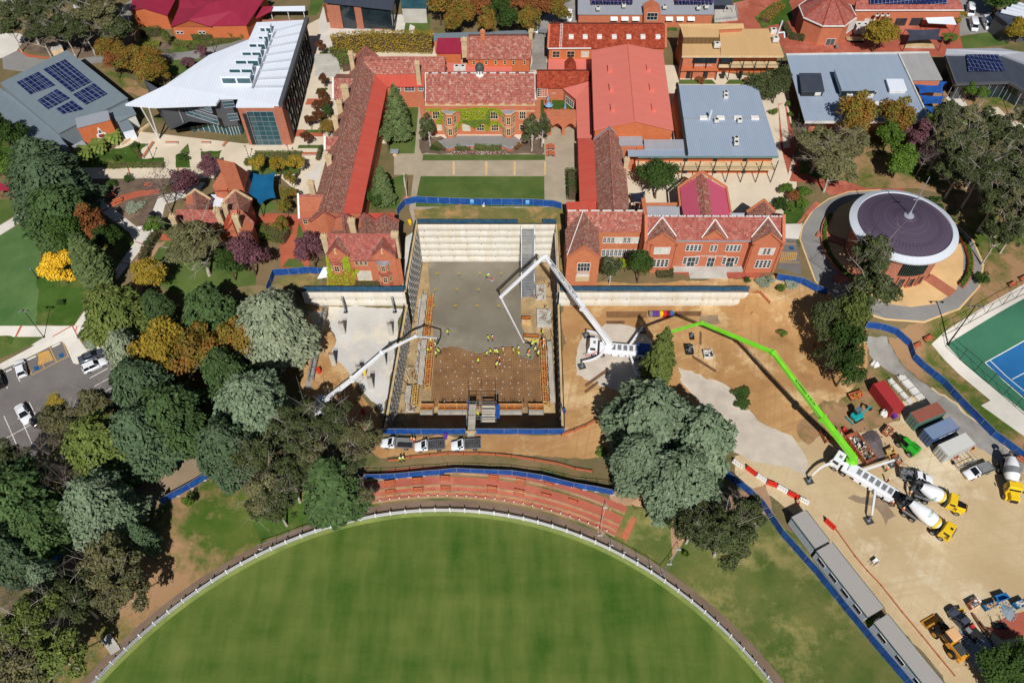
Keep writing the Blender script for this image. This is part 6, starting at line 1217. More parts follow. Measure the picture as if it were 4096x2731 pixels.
pf=TH('picket_fence',(OC[0],OC[1]+OR,OZ),'white picket fence circling cricket oval','fence');m=MB();r_=MB();a0,a1=-1.12,1.12;N=1150
for i in rn(N):
 t=a0+(a1-a0)*i/N;c=Vc((OC[0]+OR*sin(t),OC[1]+OR*cos(t),OZ));d=Vc((cos(t),-sin(t),0));m.bar(c+Zv(.05),c+Zv(1.05),.07,.03)
for i in rn(120):
 t,s=a0+(a1-a0)*i/120,a0+(a1-a0)*(i+1)/120
 for z in(.3,.9):r_.bar((OC[0]+(OR+.05)*sin(t),OC[1]+(OR+.05)*cos(t),OZ+z),(OC[0]+(OR+.05)*sin(s),OC[1]+(OR+.05)*cos(s),OZ+z),.05,.12)
m.bw('pickets',S.wpicket,pf);r_.bw('rail',S.wpicket,pf);p0_=None
for i in rn(54):
 t=a0+(a1-a0)*i/53;c=Vc((OC[0]+(OR+.02)*sin(t),OC[1]+(OR+.02)*cos(t),OZ))
 if p0_ is None:mm=MB();mm.box(c.x-.09,c.x+.09,c.y-.09,c.y+.09,OZ,OZ+1.3);mm.add([(c.x-.11,c.y-.11,OZ+1.3),(c.x+.11,c.y-.11,OZ+1.3),(c.x+.11,c.y+.11,OZ+1.3),(c.x-.11,c.y+.11,OZ+1.3),(c.x,c.y,OZ+1.42)],[(0,1,4),(1,2,4),(2,3,4),(3,0,4)]);p0_=mm.bw('post',S.wpicket,pf);b0_=c
 else:k=p0_.copy();COL.objects.link(k);k.location=p0_.location+(c-b0_)
def rad(p,z):q=G(p,z);return hypot(q.x-OC[0],q.y-OC[1])
TZ=[(-2.42,'apron'),(-2.0,'tiers'),(-1.5,'tiers'),(-1.0,'tiers'),(-.35,'tiers')]
px=95;RR=[OR+1.6,rad(C3(px,1478),-2.2),rad(C3(px,1428),-1.75),rad(C3(px,1372),-1.25),rad(C3(px,1262),-.7),rad(C3(px,1075),-.25)]
TA0,TA1=-.30,.485
for k in rn(5):
 z,mm=TZ[k];n=60;mb=MB()
 for i in rn(n):
  t,s=TA0+(TA1-TA0)*i/n,TA0+(TA1-TA0)*(i+1)/n;q=[(OC[0]+r*sin(a),OC[1]+r*cos(a))for r,a in((RR[k],t),(RR[k],s),(RR[k+1],s),(RR[k+1],t))];mb.prz(q,OZ-.6,z)
 stc(mb.bd('terrace_tier' if k else 'terrace_apron',GM[mm]))
 if k:
  mb=MB()
  for i in rn(n):
   t,s=TA0+(TA1-TA0)*i/n,TA0+(TA1-TA0)*(i+1)/n;q=[(OC[0]+r*sin(a),OC[1]+r*cos(a))for r,a in((RR[k]-.1,t),(RR[k]-.1,s),(RR[k]+.08,s),(RR[k]+.08,t))];mb.prz(q,OZ-.5,z+.04)
  stc(mb.bd('stone_kerb',S.kerb))
ts=TH('brick_stair',P(D3(745,100)),'brick stair at right end of seating terraces','steps');d_=Vc((sin(TA1),cos(TA1),0));u_=Vc((d_.y,-d_.x,0));o_=Vc((OC[0],OC[1],0))
for k in rn(14):r=RR[1]+(RR[4]-RR[1])*k/14;c=o_+d_*r+u_*.05;q=[c,c+u_*2.0,c+u_*2.0+d_*((RR[4]-RR[1])/14+.3),c+d_*((RR[4]-RR[1])/14+.3)];MB().prz([(v.x,v.y)for v in q],OZ-.6,-2.3+k*.1).bw('step',M.brick,ts)
def bench_proto(lbl,gro):
 o=TH('park_bench',(0,0,0),lbl,'bench',gro);m=MB();[m.box(-.95,.95,-.30+i*.13,-.20+i*.13,.42,.46)for i in rn(4)];m.bd('seat',S.slatb,o)
 m=MB();[m.add([(-.95,.2+.04*i,.55+i*.13),(.95,.2+.04*i,.55+i*.13),(.95,.23+.04*i,.65+i*.13),(-.95,.23+.04*i,.65+i*.13),(-.95,.24+.04*i,.54+i*.13),(.95,.24+.04*i,.54+i*.13),(.95,.27+.04*i,.64+i*.13),(-.95,.27+.04*i,.64+i*.13)],QG)for i in rn(3)];m.bd('backrest',S.slatb,o)
 for s in(-.75,.75):m=MB();m.box(s-.04,s+.04,-.28,-.2,0,.42);m.box(s-.04,s+.04,.14,.22,0,.95);m.box(s-.04,s+.04,-.28,.2,.36,.42);m.bd('leg',S.black,o)
 return o
bench=None
rows=[(C2,1200,1295,-1.0,'upper'),(C2,1447,1270,-1.0,'upper'),(C2,1692,1252,-1.0,'upper'),(C2,2128,1248,-1.0,'upper'),(C3,78,1278,-1.0,'upper'),(C3,325,1316,-1.0,'upper'),(C3,575,1362,-1.0,'upper'),(C2,1205,1378,-1.5,'lower'),(C2,1455,1358,-1.5,'lower'),(C2,1700,1344,-1.5,'lower'),(C2,2115,1346,-1.5,'lower'),(C3,65,1376,-1.5,'lower'),(C3,305,1416,-1.5,'lower'),(C3,545,1466,-1.5,'lower')]
ordn=('first','second','third','fourth','fifth','sixth','seventh')
for i,(t,x,y,z,rw_)in en(rows):
 p=G(t(x,y),z);a=atan2(p.x-OC[0],p.y-OC[1]);lb='red brown slatted bench, %s from left in %s row of red terraces'%(ordn[i%7],rw_)
 if bench is None:bench=bench_proto(lb,'benches on red terraces');bench.location=p;bench.rotation_euler=(0,0,-a)
 else:dup(bench,p,-a,lb)
for t,x,y,rz,lb in((B4,2190,1040,.45,'red brown bench on grass below chapel road, left of two'),(B4,2290,985,.45,'red brown bench on grass at right edge beside court path'),(B4,1430,1520,.5,'red brown bench beside blue fence above court corner'),(C4,1335,62,.5,'red brown bench between blue fence and court corner'),(C4,1440,0,.5,'red brown bench at corner of court surround'),(B1,1010,245,.5,'orange slatted bench at end of curved brick path'),(B1,1065,288,.5,'orange slatted bench on inner edge of curved brick path'),(B1,1335,150,-.1,'orange slatted bench in mulch above curved brick path'),(C4,2150,955,-.8,'weathered timber bench in grass strip along blue fence'),(C4,2270,1090,-.8,'dark timber bench at right edge below blue fence'),(A3,395,868,0,'dark bench under white framed window of picnic lawn')):
 dup(bench,P(t(x,y)),rz,lb,'benches about grounds')
def bin_(t,x,y,m,lab,rz=0,grp='wheelie bins against retaining wall'):
 p=P(t(x,y));o=TH('wheelie_bin',p,lab,'bin',grp,rz);MB().add([(-.26,-.3,.08),(.26,-.3,.08),(.26,.24,.08),(-.26,.24,.08),(-.33,-.42,1.0),(.33,-.42,1.0),(.33,.36,1.0),(-.33,.36,1.0)],QF).bd('body',S[m],o,bv=.03)
 MB().add([(-.36,-.46,1.0),(.36,-.46,1.0),(.36,.4,1.0),(-.36,.4,1.0),(-.33,-.4,1.1),(.33,-.4,1.1),(.33,.4,1.16),(-.33,.4,1.16)],QF).bd('lid',S[m],o,bv=.02)
 [MB().wheel((s*.27,.3,.1),.1,.07,'x',10).bd('wheel',S.black,o)for s in(-1,1)]
for x,m,lb in((1240,'greyp','grey'),(1272,'purple','left purple'),(1303,'purple','right purple'),(1333,'yel','yellow'),(1364,'red','bright red'),(1397,'maroon','dark maroon'),(1427,'bluep','blue')):bin_(B3,x,1310,m,lb+' wheelie bin in the row against the long retaining wall')
bin_(C2,1700,880,'purple','purple bin in front of near pit fence',0,'scattered bins');bin_(C4,1120,700,'purple','purple bin at near end of red container',.4,'scattered bins');bin_(C2,978,308,'yel','yellow bin on slab beside white boom',0,'scattered bins');bin_(C2,568,292,'red','red bin on dirt left of slab columns',.4,'scattered bins');bin_(C1,1800,1000,'red','red bin at end of lane fence among cedars',.4,'scattered bins');bin_(B2,1380,490,'yel','yellow bag like bin at back left corner of pit',.4,'scattered bins')
for k in rn(3):bin_(A1,1440+k*26,245,'yel','%s yellow bin beside the orange annex'%('left','middle','right')[k],0,'yellow bins beside annex')
bin_(A1,1515,225,'bluep','blue bin beside yellow bins at orange annex',0,'yellow bins beside annex');bin_(A4,608,440,'greyp','dark litter bin by octagonal building door',0,'scattered bins')
def bar_(a,b,m,lab):
 p,q=P(a),P(b);c=(p+q)/2;o=TH('road_barrier',c,lab,'barrier','water filled road barriers',yaw(p,q));L=(q-p).length
 mb=MB();pr=[(-.3,0),(.3,0),(.3,.18),(.14,.5),(.1,.95),(-.1,.95),(-.14,.5),(-.3,.18)];mb.add([(x_,y_,z_)for x_ in(-L/2+.04,L/2-.04)for y_,z_ in pr],[tuple(rn(8))[::-1],tuple(rn(8,16))]+[(i,(i+1)%8,8+(i+1)%8,8+i)for i in rn(8)]);mb.bd('body',S[m],o,bv=.02)
 m2=MB();[m2.box(-L/2+.3+k*(L-.6)/3-.09,-L/2+.3+k*(L-.6)/3+.09,-.22,.22,.0,.86)for k in rn(4)];m2.bd('rib',S[m],o)
for a,b,m,lb in((C3(1975,1085),C3(2062,1150),'wplastic','white road barrier nearest big cedar'),(C3(2098,1145),C3(2185,1212),'red','red road barrier, first red from cedar'),(C3(2190,1215),C3(2275,1275),'wplastic','white road barrier, second white from cedar'),(C3(2280,1278),C4(78,1312),'red','red road barrier in middle of line'),(C4(80,1315),C4(172,1370),'wplastic','white road barrier, third white from cedar'),(C4(175,1372),C4(270,1420),'red','red road barrier next to last white one'),(C4(275,1424),C4(362,1470),'wplastic','white road barrier at near end of line'),(D4(508,112),D4(598,195),'red','lone red road barrier by first grey office')):bar_(a,b,m,lb)
def lamp(t,b,hgt,lab,heads=1,grp='lamp posts',m='black',r=.08):
 p=P(t(*b));o=TH('lamp_post',p,lab,'lamp post',grp);MB().tube((0,0,0),(0,0,hgt),r,r*.6,8).bd('pole',S[m],o);MB().lat((0,0,0),[(r*2.2,0),(r*2.2,.25),(r,.3)],10).bd('base',S[m],o)
 for k in rn(heads):
  s=(k-(heads-1)/2);f=MB();f.bar((s*.9,0,hgt-.05),(s*1.2,-.5,hgt+.05),.35,.12);f.bd('lamp_head',S.steel,o)
 if heads>1:MB().bar((-heads*.5,0,hgt-.1),(heads*.5,0,hgt-.1),.1,.1).bd('cross_arm',S[m],o)
lamp(B1,(395,1498),8.2,'tall dark lamp post with two heads beside lower left path',2);lamp(B1,(335,580),2.9,'short lamp post on striped lawn, upper of two');lamp(B1,(340,970),2.9,'short lamp post on striped lawn, lower of two');lamp(B4,(1612,1562),11.5,'very tall floodlight mast at corner of tennis court',3,'floodlight masts',r=.14)
lamp(A1,(1372,1422),4,'dark lamp post left of wedge shaped lawn');lamp(A1,(1852,1462),4,'dark lamp post in lawn right of wedge');lamp(A1,(2236,1430),4,'dark lamp post beside forecourt corner');lamp(A2,(312,1422),4,'dark lamp post at hedge in front of stair court');lamp(A1,(1925,470),3,'short lamp post beside curving road')
fp=TH('flagpole',P(B2(1355,262)),'white flagpole with crossarm at corner of lawn','flagpole');MB().tube((0,0,0),(0,0,7.6),.09,.05,8).bd('pole',S.wplastic,fp);MB().tube((-.15,.0,3.4),(-.15,.0,6),.05,.05,6).bd('halyard',S.wplastic,fp);MB().box(-.7,.7,-.5,.5,0,.35).bd('plinth',M.brick,fp);MB().lat((0,0,7.6),[(0,0),(.12,.06),(.12,.16),(0,.24)],10).bd('finial',S.steel,fp)
def pic(t,x,y,lab,umb=0,rz=0):
 p=P(t(x,y));o=TH('picnic_table',p,lab,'picnic table','picnic tables',rz);m=MB();[m.box(-.5+i*.2,-.32+i*.2,-.85,.85,.7,.75)for i in rn(5)];m.bd('table_top',S.slatb,o)
 for s in(-1,1):m=MB();m.box(s*.85-.16,s*.85+.16,-.9,.9,.42,.47);m.bd('bench_seat',S.slatb,o)
 m=MB();[m.bar((s*.9,yy,.4),(-s*.9,yy,.4),.08,.08)for s in(1,)for yy in(-.55,.55)];[m.bar((s*.6,yy,0),(s*.2,yy,.7),.08,.08)for s in(-1,1)for yy in(-.55,.55)];m.bd('frame',S.black,o)
 if umb:
  u=TH('parasol',p,{1:'folded pale blue parasol on rear picnic table',2:'open pale blue parasol on middle picnic table',3:'folded pale blue parasol on right picnic table'}[umb],'umbrella','pale blue parasols');MB().tube((0,0,.3),(0,0,2.9),.03,.03,6).bd('pole',S.wplastic,u)
  bl=mat('pale_blue_canvas',(136,170,198),(112,148,180),1);MB().lat((0,0,0),[(1.05 if umb==2 else .32,2.0 if umb==2 else 1.2),(.6 if umb==2 else .22,2.4 if umb==2 else 2.0),(.06,2.85),(0,2.9)],8).bd('canopy',bl,u)
pic(E5,1938,600,'red brown picnic table with a folded parasol at rear of small lawn',1);pic(E5,1950,715,'red brown picnic table with an open parasol in middle of small lawn',2);pic(E5,2195,720,'red brown picnic table with a folded parasol at right of small lawn',3);pic(E5,1978,1265,'picnic table on pavers beside birches, upper of two');pic(A3,345,1390,'picnic table on pavers beside birches, lower of two')
b0_=None
for i in rn(26):
 t=-.2+.66*i/25;r=OR+2.6;c=Vc((OC[0]+r*sin(t),OC[1]+r*cos(t),-2.42))
 if b0_ is None:b0_=TH('chain_bollard',c,'small white chain bollard in curved row between terraces and picket fence','bollard','white chain bollards');MB().lat((0,0,0),[(.16,0),(.13,.05),(.07,.1),(.06,.75),(.11,.8),(.11,.92),(0,.98)],10).bd('post',S.wplastic,b0_);MB().bar((.05,0,.75),(1.55,0,.68),.03,.03).bd('chain',S.steel,b0_);b0_.rotation_euler=(0,0,-t)
 else:dup(b0_,c,-t)
def sail(pts,lbl,m,posts_=1,cat='shade sail'):
 c=sum((Vc(p)for p in pts),Vc())/len(pts);o=TH('shade_sail',(c.x,c.y,h(c.x,c.y)),lbl,cat);n=len(pts);mb=MB();N=8;ring_=[]
 for i in rn(n):
  a,b=Vc(pts[i]),Vc(pts[(i+1)%n])
  for k in rn(N):s=k/N;p=a.lerp(b,s);p+=(c-p)*(.16*4*s*(1-s));ring_.append(p)
 rings=[[c+(p-c)*f-Zv(.25*(1-f))for p in ring_]for f in(1,.75,.5,.25)];vs=[v for r in rings for v in r]+[c-Zv(.3)];K=len(ring_);fs=[]
 for j in rn(3):fs+=[(j*K+i,j*K+(i+1)%K,(j+1)*K+(i+1)%K,(j+1)*K+i)for i in rn(K)]
 fs+=[(3*K+i,3*K+(i+1)%K,4*K)for i in rn(K)];vs2=[v-Zv(.03)for v in vs];W=len(vs);mb.add(vs+vs2,fs+[tuple(i+W for i in f[::-1])for f in fs]);mb.bw('fabric',m,o,smo=1)
 if posts_:
  for p in pts:p=Vc(p);e=(p-c);e.z=0;e=e.normalized()*.35;MB().tube((p.x+e.x,p.y+e.y,h(p.x,p.y)),(p.x,p.y,p.z+.1),.09,.07,8).bw('post',S.black,o)
sail(PZ(E2,(285,370,7.6),(585,380,7.6),(590,675,7.2),(410,755,7.0),(210,620,7.2)),'big teal shade sail stretched beside old cottage',mat('teal_fabric',(10,96,138),(8,80,120),.4))
bf=mat('bright_blue_fabric',(22,84,160),(16,68,138),.4);sail(PZ(E6,(595,550,8),(830,545,8),(985,570,7.5),(930,735,7),(605,735,7.4),(535,610,7.8)),'upper blue shade sail beside grey roofed school',bf);sail(PZ(E6,(600,750,7.4),(955,765,7),(925,875,6.8),(655,880,7)),'middle blue shade sail beside grey roofed school',bf);sail(PZ(E6,(665,890,7),(850,915,6.6),(830,1010,6.4),(740,1005,6.6)),'lowest blue shade sail beside grey roofed school',bf)
sail(PZ(A4,(1232,265,7.4),(1545,258,7.4),(1560,360,7),(1250,370,7)),'dark grey shade sail over timber deck on brick plaza',mat('charcoal_fabric',(66,68,84),(54,56,70),.5));sail(PZ(E4,(60,480,7),(250,455,7.4),(248,585,6.6),(110,590,6.6)),'small dark shade sail in yard beside east wing',mat('navy_fabric',(26,32,48),(22,26,40),.5))
dk=TH('timber_deck',P(A4(1360,410)),'curved blond timber deck under dark shade sail','deck');MB().prz([(v.x,v.y)for v in L_(A4,(1220,425),(1490,430),(1440,365),(1260,370))],3.9,4.35).bw('deck',S.timber,dk);MB().prz([(v.x,v.y)for v in L_(A4,(1225,432),(1495,437),(1490,431),(1220,426))],3.9,4.15).bw('step',S.plank,dk)
dk=TH('slatted_bench',P(A4(780,360)),'blond slatted timber bench beside condenser banks','bench');m=MB();A_,B_=P(A4(705,370)),P(A4(850,375));[m.bar(A_+(B_-A_)*(k/14)+Vc((0,-.4,.45)),A_+(B_-A_)*(k/14)+Vc((.1,1.3,.45)),.2,.05)for k in rn(15)];m.bw('slats',S.timber,dk);m=MB();m.bar(A_+Vc((0,-.3,.2)),B_+Vc((0,-.3,.2)),.1,.4);m.bar(A_+Vc((0,1.2,.2)),B_+Vc((0,1.2,.2)),.1,.4);m.bw('frame',S.black,dk)
for i,(a,b,lb)in en(((A1(1490,1290),A1(1600,1290),'low brick seat wall on forecourt, straight one below glass wall'),(A1(1810,1290),A1(1890,1290),'low brick seat wall right of wedge lawn'),(A1(2000,1325),A1(2035,1280),'short slanting brick seat wall at forecourt edge'),(A1(1285,1425),A1(1378,1285),'slanting brick seat wall along hedge lawn'),(A2(0,1395),A2(560,1398),'long low brick wall behind clipped hedge'),(A1(1095,1305),A1(1340,1125),'cream rendered ramp wall left of raking columns'),(C3(1175,1500),C3(1390,1620),'red and cream sleeper wall under big cedar'),(A2(1065,275),A2(1215,280),'red timber topped seat wall in front of dark modern hall'))):
 p,q=P(a),P(b);o=TH('seat_wall',p,lb,'wall');MB().bar(p+Zv(.2),q+Zv(.2),.4,.6).bw('wall',M.cream if 'cream rendered' in lb else M.concrete,o);MB().bar(p+Zv(.53),q+Zv(.53),.46,.07).bw('capping',M.brick if 'cream rendered' not in lb else M.cream,o)
ss=TH('stone_stairs',P(A2(620,600)),'long flight of pale steps between white roofed building and west wing','steps')
for k in rn(11):a,b=P(A2(520,690-k*16)),P(A2(742,690-k*16));MB().box(a.x+.2,b.x,a.y,a.y+1.3,3.9,4.12+.05*k).bw('step',M.concrete,ss)
bs_=TH('bank_steps',P(D1(990,1210)),'wide concrete steps down bank to oval at lower left','steps')
for k in rn(5):a,b=P(D1(915+k*18,1200+k*24)),P(D1(1000+k*18,1140+k*26));MB().bar(a+Zv(.06),b+Zv(.06),.8,.3).bw('step',M.concrete,bs_)
def crate(t,x,y,lab,cat,sx,sy,sz,m,rz=0.0,name='crate',fill=None):
 p=P(t(x,y));o=TH(name,p,lab,cat,None,rz);mb=MB();w_=.07
 mb.box(-sx/2,sx/2,-sy/2,sy/2,.05,.12);mb.box(-sx/2,-sx/2+w_,-sy/2,sy/2,.12,sz);mb.box(sx/2-w_,sx/2,-sy/2,sy/2,.12,sz);mb.box(-sx/2+w_,sx/2-w_,-sy/2,-sy/2+w_,.12,sz);mb.box(-sx/2+w_,sx/2-w_,sy/2-w_,sy/2,.12,sz);mb.bd('tray',m,o)
 mb=MB();[mb.box(s*sx*.35-.06,s*sx*.35+.06,-sy/2,sy/2,0,.05)for s in(-1,1)];mb.bd('runner',S.black,o)
 if fill is not None:
  f=MB();rr=random.Random(int(x+y))
  for k in rn(int(14+sx*sy*7)):
   a=Vc((rr.uniform(-.42,.42)*sx,rr.uniform(-.42,.42)*sy,rr.uniform(.3,1.0)*sz));b=a+Vc((rr.uniform(-.5,.5),rr.uniform(-.5,.5),rr.uniform(-.1,.25)));b.x=max(-sx*.46,min(sx*.46,b.x));b.y=max(-sy*.46,min(sy*.46,b.y));f.cur=k%len(fill);f.bar(a,b,rr.uniform(.05,.3),rr.uniform(.04,.2))
  f.bd('contents',fill,o)
 return o
crate(C3,1582,95,'dark steel tray box on dirt beside conical tree','crate',1.5,2.0,.8,S.black,0,fill=[S.black,S.steel]);crate(C3,1752,140,'open topped light blue tool box with raised lid on dirt','crate',1.7,1.6,.8,M.plant,0,fill=[S.black,S.wplastic]);crate(B3,1608,1500,'black stack of fittings on dirt near green boom','stack',.8,1.2,.7,S.black,0,fill=[S.steel,S.black])
for a,b,w_,lb in((C3(1620,155),C3(1825,285),.35,'long rusty beam lying diagonally on dirt'),(C3(660,415),C3(860,270),.35,'dark beam in shade by outrigger, upper of two'),(C3(655,475),C3(770,385),.3,'dark beam in shade by outrigger, lower of two'),(B3(1690,1460),B3(1690,1568),.3,'rusty beam end on above tool boxes'),(D4(1830,955),D4(2035,1275),.4,'long timber beam on yard beside grey utility'),(D4(1880,1020),D4(1985,1150),.5,'rusty plate beam crossing long timber in yard')):
 p,q=P(a),P(b);o=TH('steel_beam',p,lb,'beam');m=MB();m.bar(p+Zv(.04),q+Zv(.04),w_,.05);m.bar(p+Zv(.34),q+Zv(.34),w_,.05);m.bar(p+Zv(.19),q+Zv(.19),.05,.26);m.bw('section',S.rust,o)
for(t,pts,lb)in((B3,[(845,1272),(1210,1272),(1205,1325),(850,1325)],'brown reinforcing mesh sheets leaning along wall left of bins'),(B3,[(1460,1272),(1695,1270),(1690,1310),(1470,1310)],'brown reinforcing mesh sheets on ground right of bins'),(B3,[(845,1358),(1010,1358),(1005,1380),(850,1380)],'small pile of reinforcing mesh below long sheets')):
 q=L_(t,*pts);o=TH('mesh_sheets',q[0],lb,'mesh');m=MB()
 for k in rn(34):m.bar(q[0].lerp(q[1],k/33)+Zv(.12),q[3].lerp(q[2],k/33)+Zv(.1),.05,.04)
 for k in rn(9):m.bar(q[0].lerp(q[3],k/8)+Zv(.16),q[1].lerp(q[2],k/8)+Zv(.16),.05,.04)
 m.bw('bars',S.rust,o)
for(a,b,w_,hh,lb)in((C4(1085,365),C4(1275,575),.9,.5,'bundle of white pipes lying beside red container'),(C4(1180,330),C4(1365,535),1.5,.6,'broad bundle of white pipes beside gravel path')):
 p,q=P(a),P(b);o=TH('pipe_bundle',(p+q)/2,lb,'pipes',None,yaw(p,q));L=(q-p).length;m=MB();n=int(w_/.18)
 for i in rn(n):
  for j in rn(3):e=random.Random(i*3+j).uniform(-.25,.25);m.tube((-L/2+e,-w_/2+.09+i*.18,.17+j*.17),(L/2+e,-w_/2+.09+i*.18,.17+j*.17),.085,.085,8)
 m.bd('pipes',S.wplastic,o,smo=1);m=MB();[m.box(L*f-.03,L*f+.03,-w_/2-.02,w_/2+.02,.06,.62)for f in(-.3,.05,.32)];m.bd('strap',S.black,o);m=MB();[m.box(L*f-.06,L*f+.06,-w_/2-.1,w_/2+.1,0,.06)for f in(-.35,0,.35)];m.bd('bearer',S.timber,o)
for t,x,y,lb in((C4,955,225,'crumpled white bag on grass near gravel path'),(C4,1035,665,'crumpled white bulk bag at end of red container'),(D4,1850,845,'white bulk bag heaped in an open skip'),(B2,2040,330,'small crumpled plastic sheet on worn grass')):
 p=P(t(x,y));o=TH('bulk_bag',p,lb,'bag');bm=bmesh.new();bmesh.ops.create_icosphere(bm,subdivisions=3,radius=.3 if y==330 else .75);rr=random.Random(x)
 for v in bm.verts:v.co*=1+.25*sin(v.co.x*7+x)*sin(v.co.y*6+1)+rr.uniform(-.07,.07);v.co.z=max(-.02,v.co.z*.75+.3)
 me=bpy.data.meshes.new('bag');bm.to_mesh(me);bm.free();me.materials.append(S.wplastic);k=bpy.data.objects.new('bag',me);COL.objects.link(k);k.parent=o
 MB().tube((0,0,.7),(.15,.1,1.05),.07,.12,8).bd('tie_neck',S.wplastic,o)
wt=TH('notice_board',P(B1(1270,555)),'small white notice board where left paths meet','sign');MB().bar((-.6,0,1.1),(.6,.25,1.1),.06,.8).bd('panel',S.wplastic,wt);[MB().box(s-.04,s+.04,-.02,.06,0,1.5).bd('post',S.black,wt)for s in(-.5,.5)]
rs=TH('red_shelter',P(B1(70,235)),'small red roofed shelter with concrete pad at far left lawn','shelter');MB().slab([(rs.location.x-1.4,rs.location.y-1,6.3),(rs.location.x+1.6,rs.location.y-.6,6.3),(rs.location.x+1.2,rs.location.y+1.4,6.7),(rs.location.x-1.5,rs.location.y+1,6.7)],.12).bw('roof',M.mmetal,rs);[MB().box(rs.location.x+s-.06,rs.location.x+s+.06,rs.location.y-.5,rs.location.y-.38,rs.location.z,6.35).bw('post',M.timber,rs)for s in(-1.1,1.2)]
hd=TH('white_hoarding',P(B2(590,990)),'tilted white board beside creeper covered house','board');MB().slab([Vc(hd.location)+Vc(v)for v in((-.6,-.6,1.2),(1.8,-.2,1.3),(2,1.2,2.4),(.6,1.4,2.4))],.08).bw('panel',S.wplastic,hd);MB().bar(Vc(hd.location)+Vc((-.3,-.4,0)),Vc(hd.location)+Vc((1.4,.6,1.9)),.1,.1).bw('frame',S.steel,hd)
wl_=TH('well_table',P(A2(1245,1390)),'small stone and timber well like table beside courtyard lawn','table');MB().box(-.9,.9,-.7,.7,1.0,1.15).bd('table_top',M.lead,wl_);MB().lat((0,0,0),[(.55,0),(.5,.5),(.4,1.0)],10).bd('pedestal',M.cream,wl_)
# = VEHICLES AND PLANT
V=D(wpaint=mat('white_car_paint',(236,238,242),(226,228,234),.6,ro=.25,spec=.6),gpaint=mat('grey_car_paint',(92,98,110),(80,86,98),.6,ro=.25,spec=.6,metal=.3),kpaint=mat('black_car_paint',(30,31,34),(24,25,28),.6,ro=.25,spec=.6),ypaint=mat('yellow_truck_paint',(240,200,36),(226,186,28),.8,ro=.35,spec=.5),green=mat('lime_boom_paint',(124,214,44),(108,196,36),.6,ro=.4,spec=.4),loader=mat('loader_yellow',(222,158,52),(200,138,42),.8,ro=.45),teal=mat('teal_machine_paint',(34,164,164),(26,146,148),.8,ro=.4),tele=mat('green_machine_paint',(54,168,46),(44,148,40),.8,ro=.4),glass=mat('car_glass',(20,26,30),(28,34,38),.6,ro=.06,spec=.8),tyre=mat('tyre_rubber',(34,33,32),(26,26,26),.8),rim=mat('alloy_rim',(176,178,182),(150,152,156),.8,ro=.35,metal=.6),lampw=mat('headlamp',(236,238,240),(220,222,224),.8,ro=.1),lampr=mat('tail_lamp',(150,24,24),(130,20,20),.8,ro=.2),tray=mat('alloy_tray',(150,152,154),(128,130,132),.6,ro=.5,metal=.3),tarp=mat('black_tarp',(44,44,46),(32,32,34),.5,ro=.6),chassis=mat('chassis_grey',(74,76,78),(58,60,62),.8,ro=.6),drum=mat('white_drum_paint',(236,238,240),(222,222,224),.4,ro=.35),gtext=mat('green_lettering',(38,140,92),(34,130,84),1),ktext=mat('dark_lettering',(36,46,70),(30,40,60),1),rtext=mat('red_lettering',(200,50,80),(190,44,70),1),cred=mat('red_container_paint',(172,52,56),(148,42,46),kd='corr',sca=.9,ro=.6,c3=(134,52,48)),crust=mat('rusty_container_roof',(152,92,74),(124,70,58),kd='corr',sca=.9,ro=.7,c3=(96,66,58)),cgreen=mat('green_container_paint',(96,136,124),(78,116,106),kd='corr',sca=.9,ro=.6),cblue=mat('blue_container_paint',(70,98,140),(54,82,122),kd='corr',sca=.9,ro=.6,c3=(120,100,120)),cbroof=mat('weathered_blue_roof',(120,142,170),(96,118,150),kd='corr',sca=.9,ro=.6,c3=(160,110,128)),cwhite=mat('white_container_paint',(206,206,202),(188,188,184),kd='corr',sca=.9,ro=.6),oroof=mat('site_office_roof',(164,160,156),(154,150,146),kd='corr',sca=2,ro=.7),owall=mat('site_office_wall',(196,204,208),(182,190,196),kd='corr',sca=.4,ro=.6),skip=mat('rusty_orange_skip',(190,112,74),(158,88,60),.6,c3=(120,76,60)),skipb=mat('blue_skip',(40,120,180),(32,104,160),.6),)
def loft(mb,secs):
 n=len(secs[0]);o=[];f=[]
 for s in secs:o+=s
 for i in rn(len(secs)-1):
  for j in rn(n):f.append((i*n+j,i*n+(j+1)%n,(i+1)*n+(j+1)%n,(i+1)*n+j))
 f+=[tuple(rn(n))[::-1],tuple(rn((len(secs)-1)*n,len(secs)*n))]
 return mb.add(o,f)
def sec(x,w0,w1,z0,zm,z1):return[(x,-w0*.9,z0),(x,-w0,z0+.12),(x,-w0,zm),(x,-w1,z1-.05),(x,-w1*.75,z1),(x,w1*.75,z1),(x,w1,z1-.05),(x,w0,zm),(x,w0,z0+.12),(x,w0*.9,z0)]
def wheels(o,xs,w_,r,wd=.24,dual=()):
 for x in xs:
  for s in(-1,1):
   k=MB().wheel((x,s*(w_-wd/2),r),r,wd if x not in dual else wd*1.7,'y',18).bd('wheel',V.tyre,o,bv=.03);MB().wheel((x,s*(w_-wd/2+(wd/2 if x not in dual else wd*.85)),r),r*.6,.03,'y',14).bd('rim',V.rim,k)
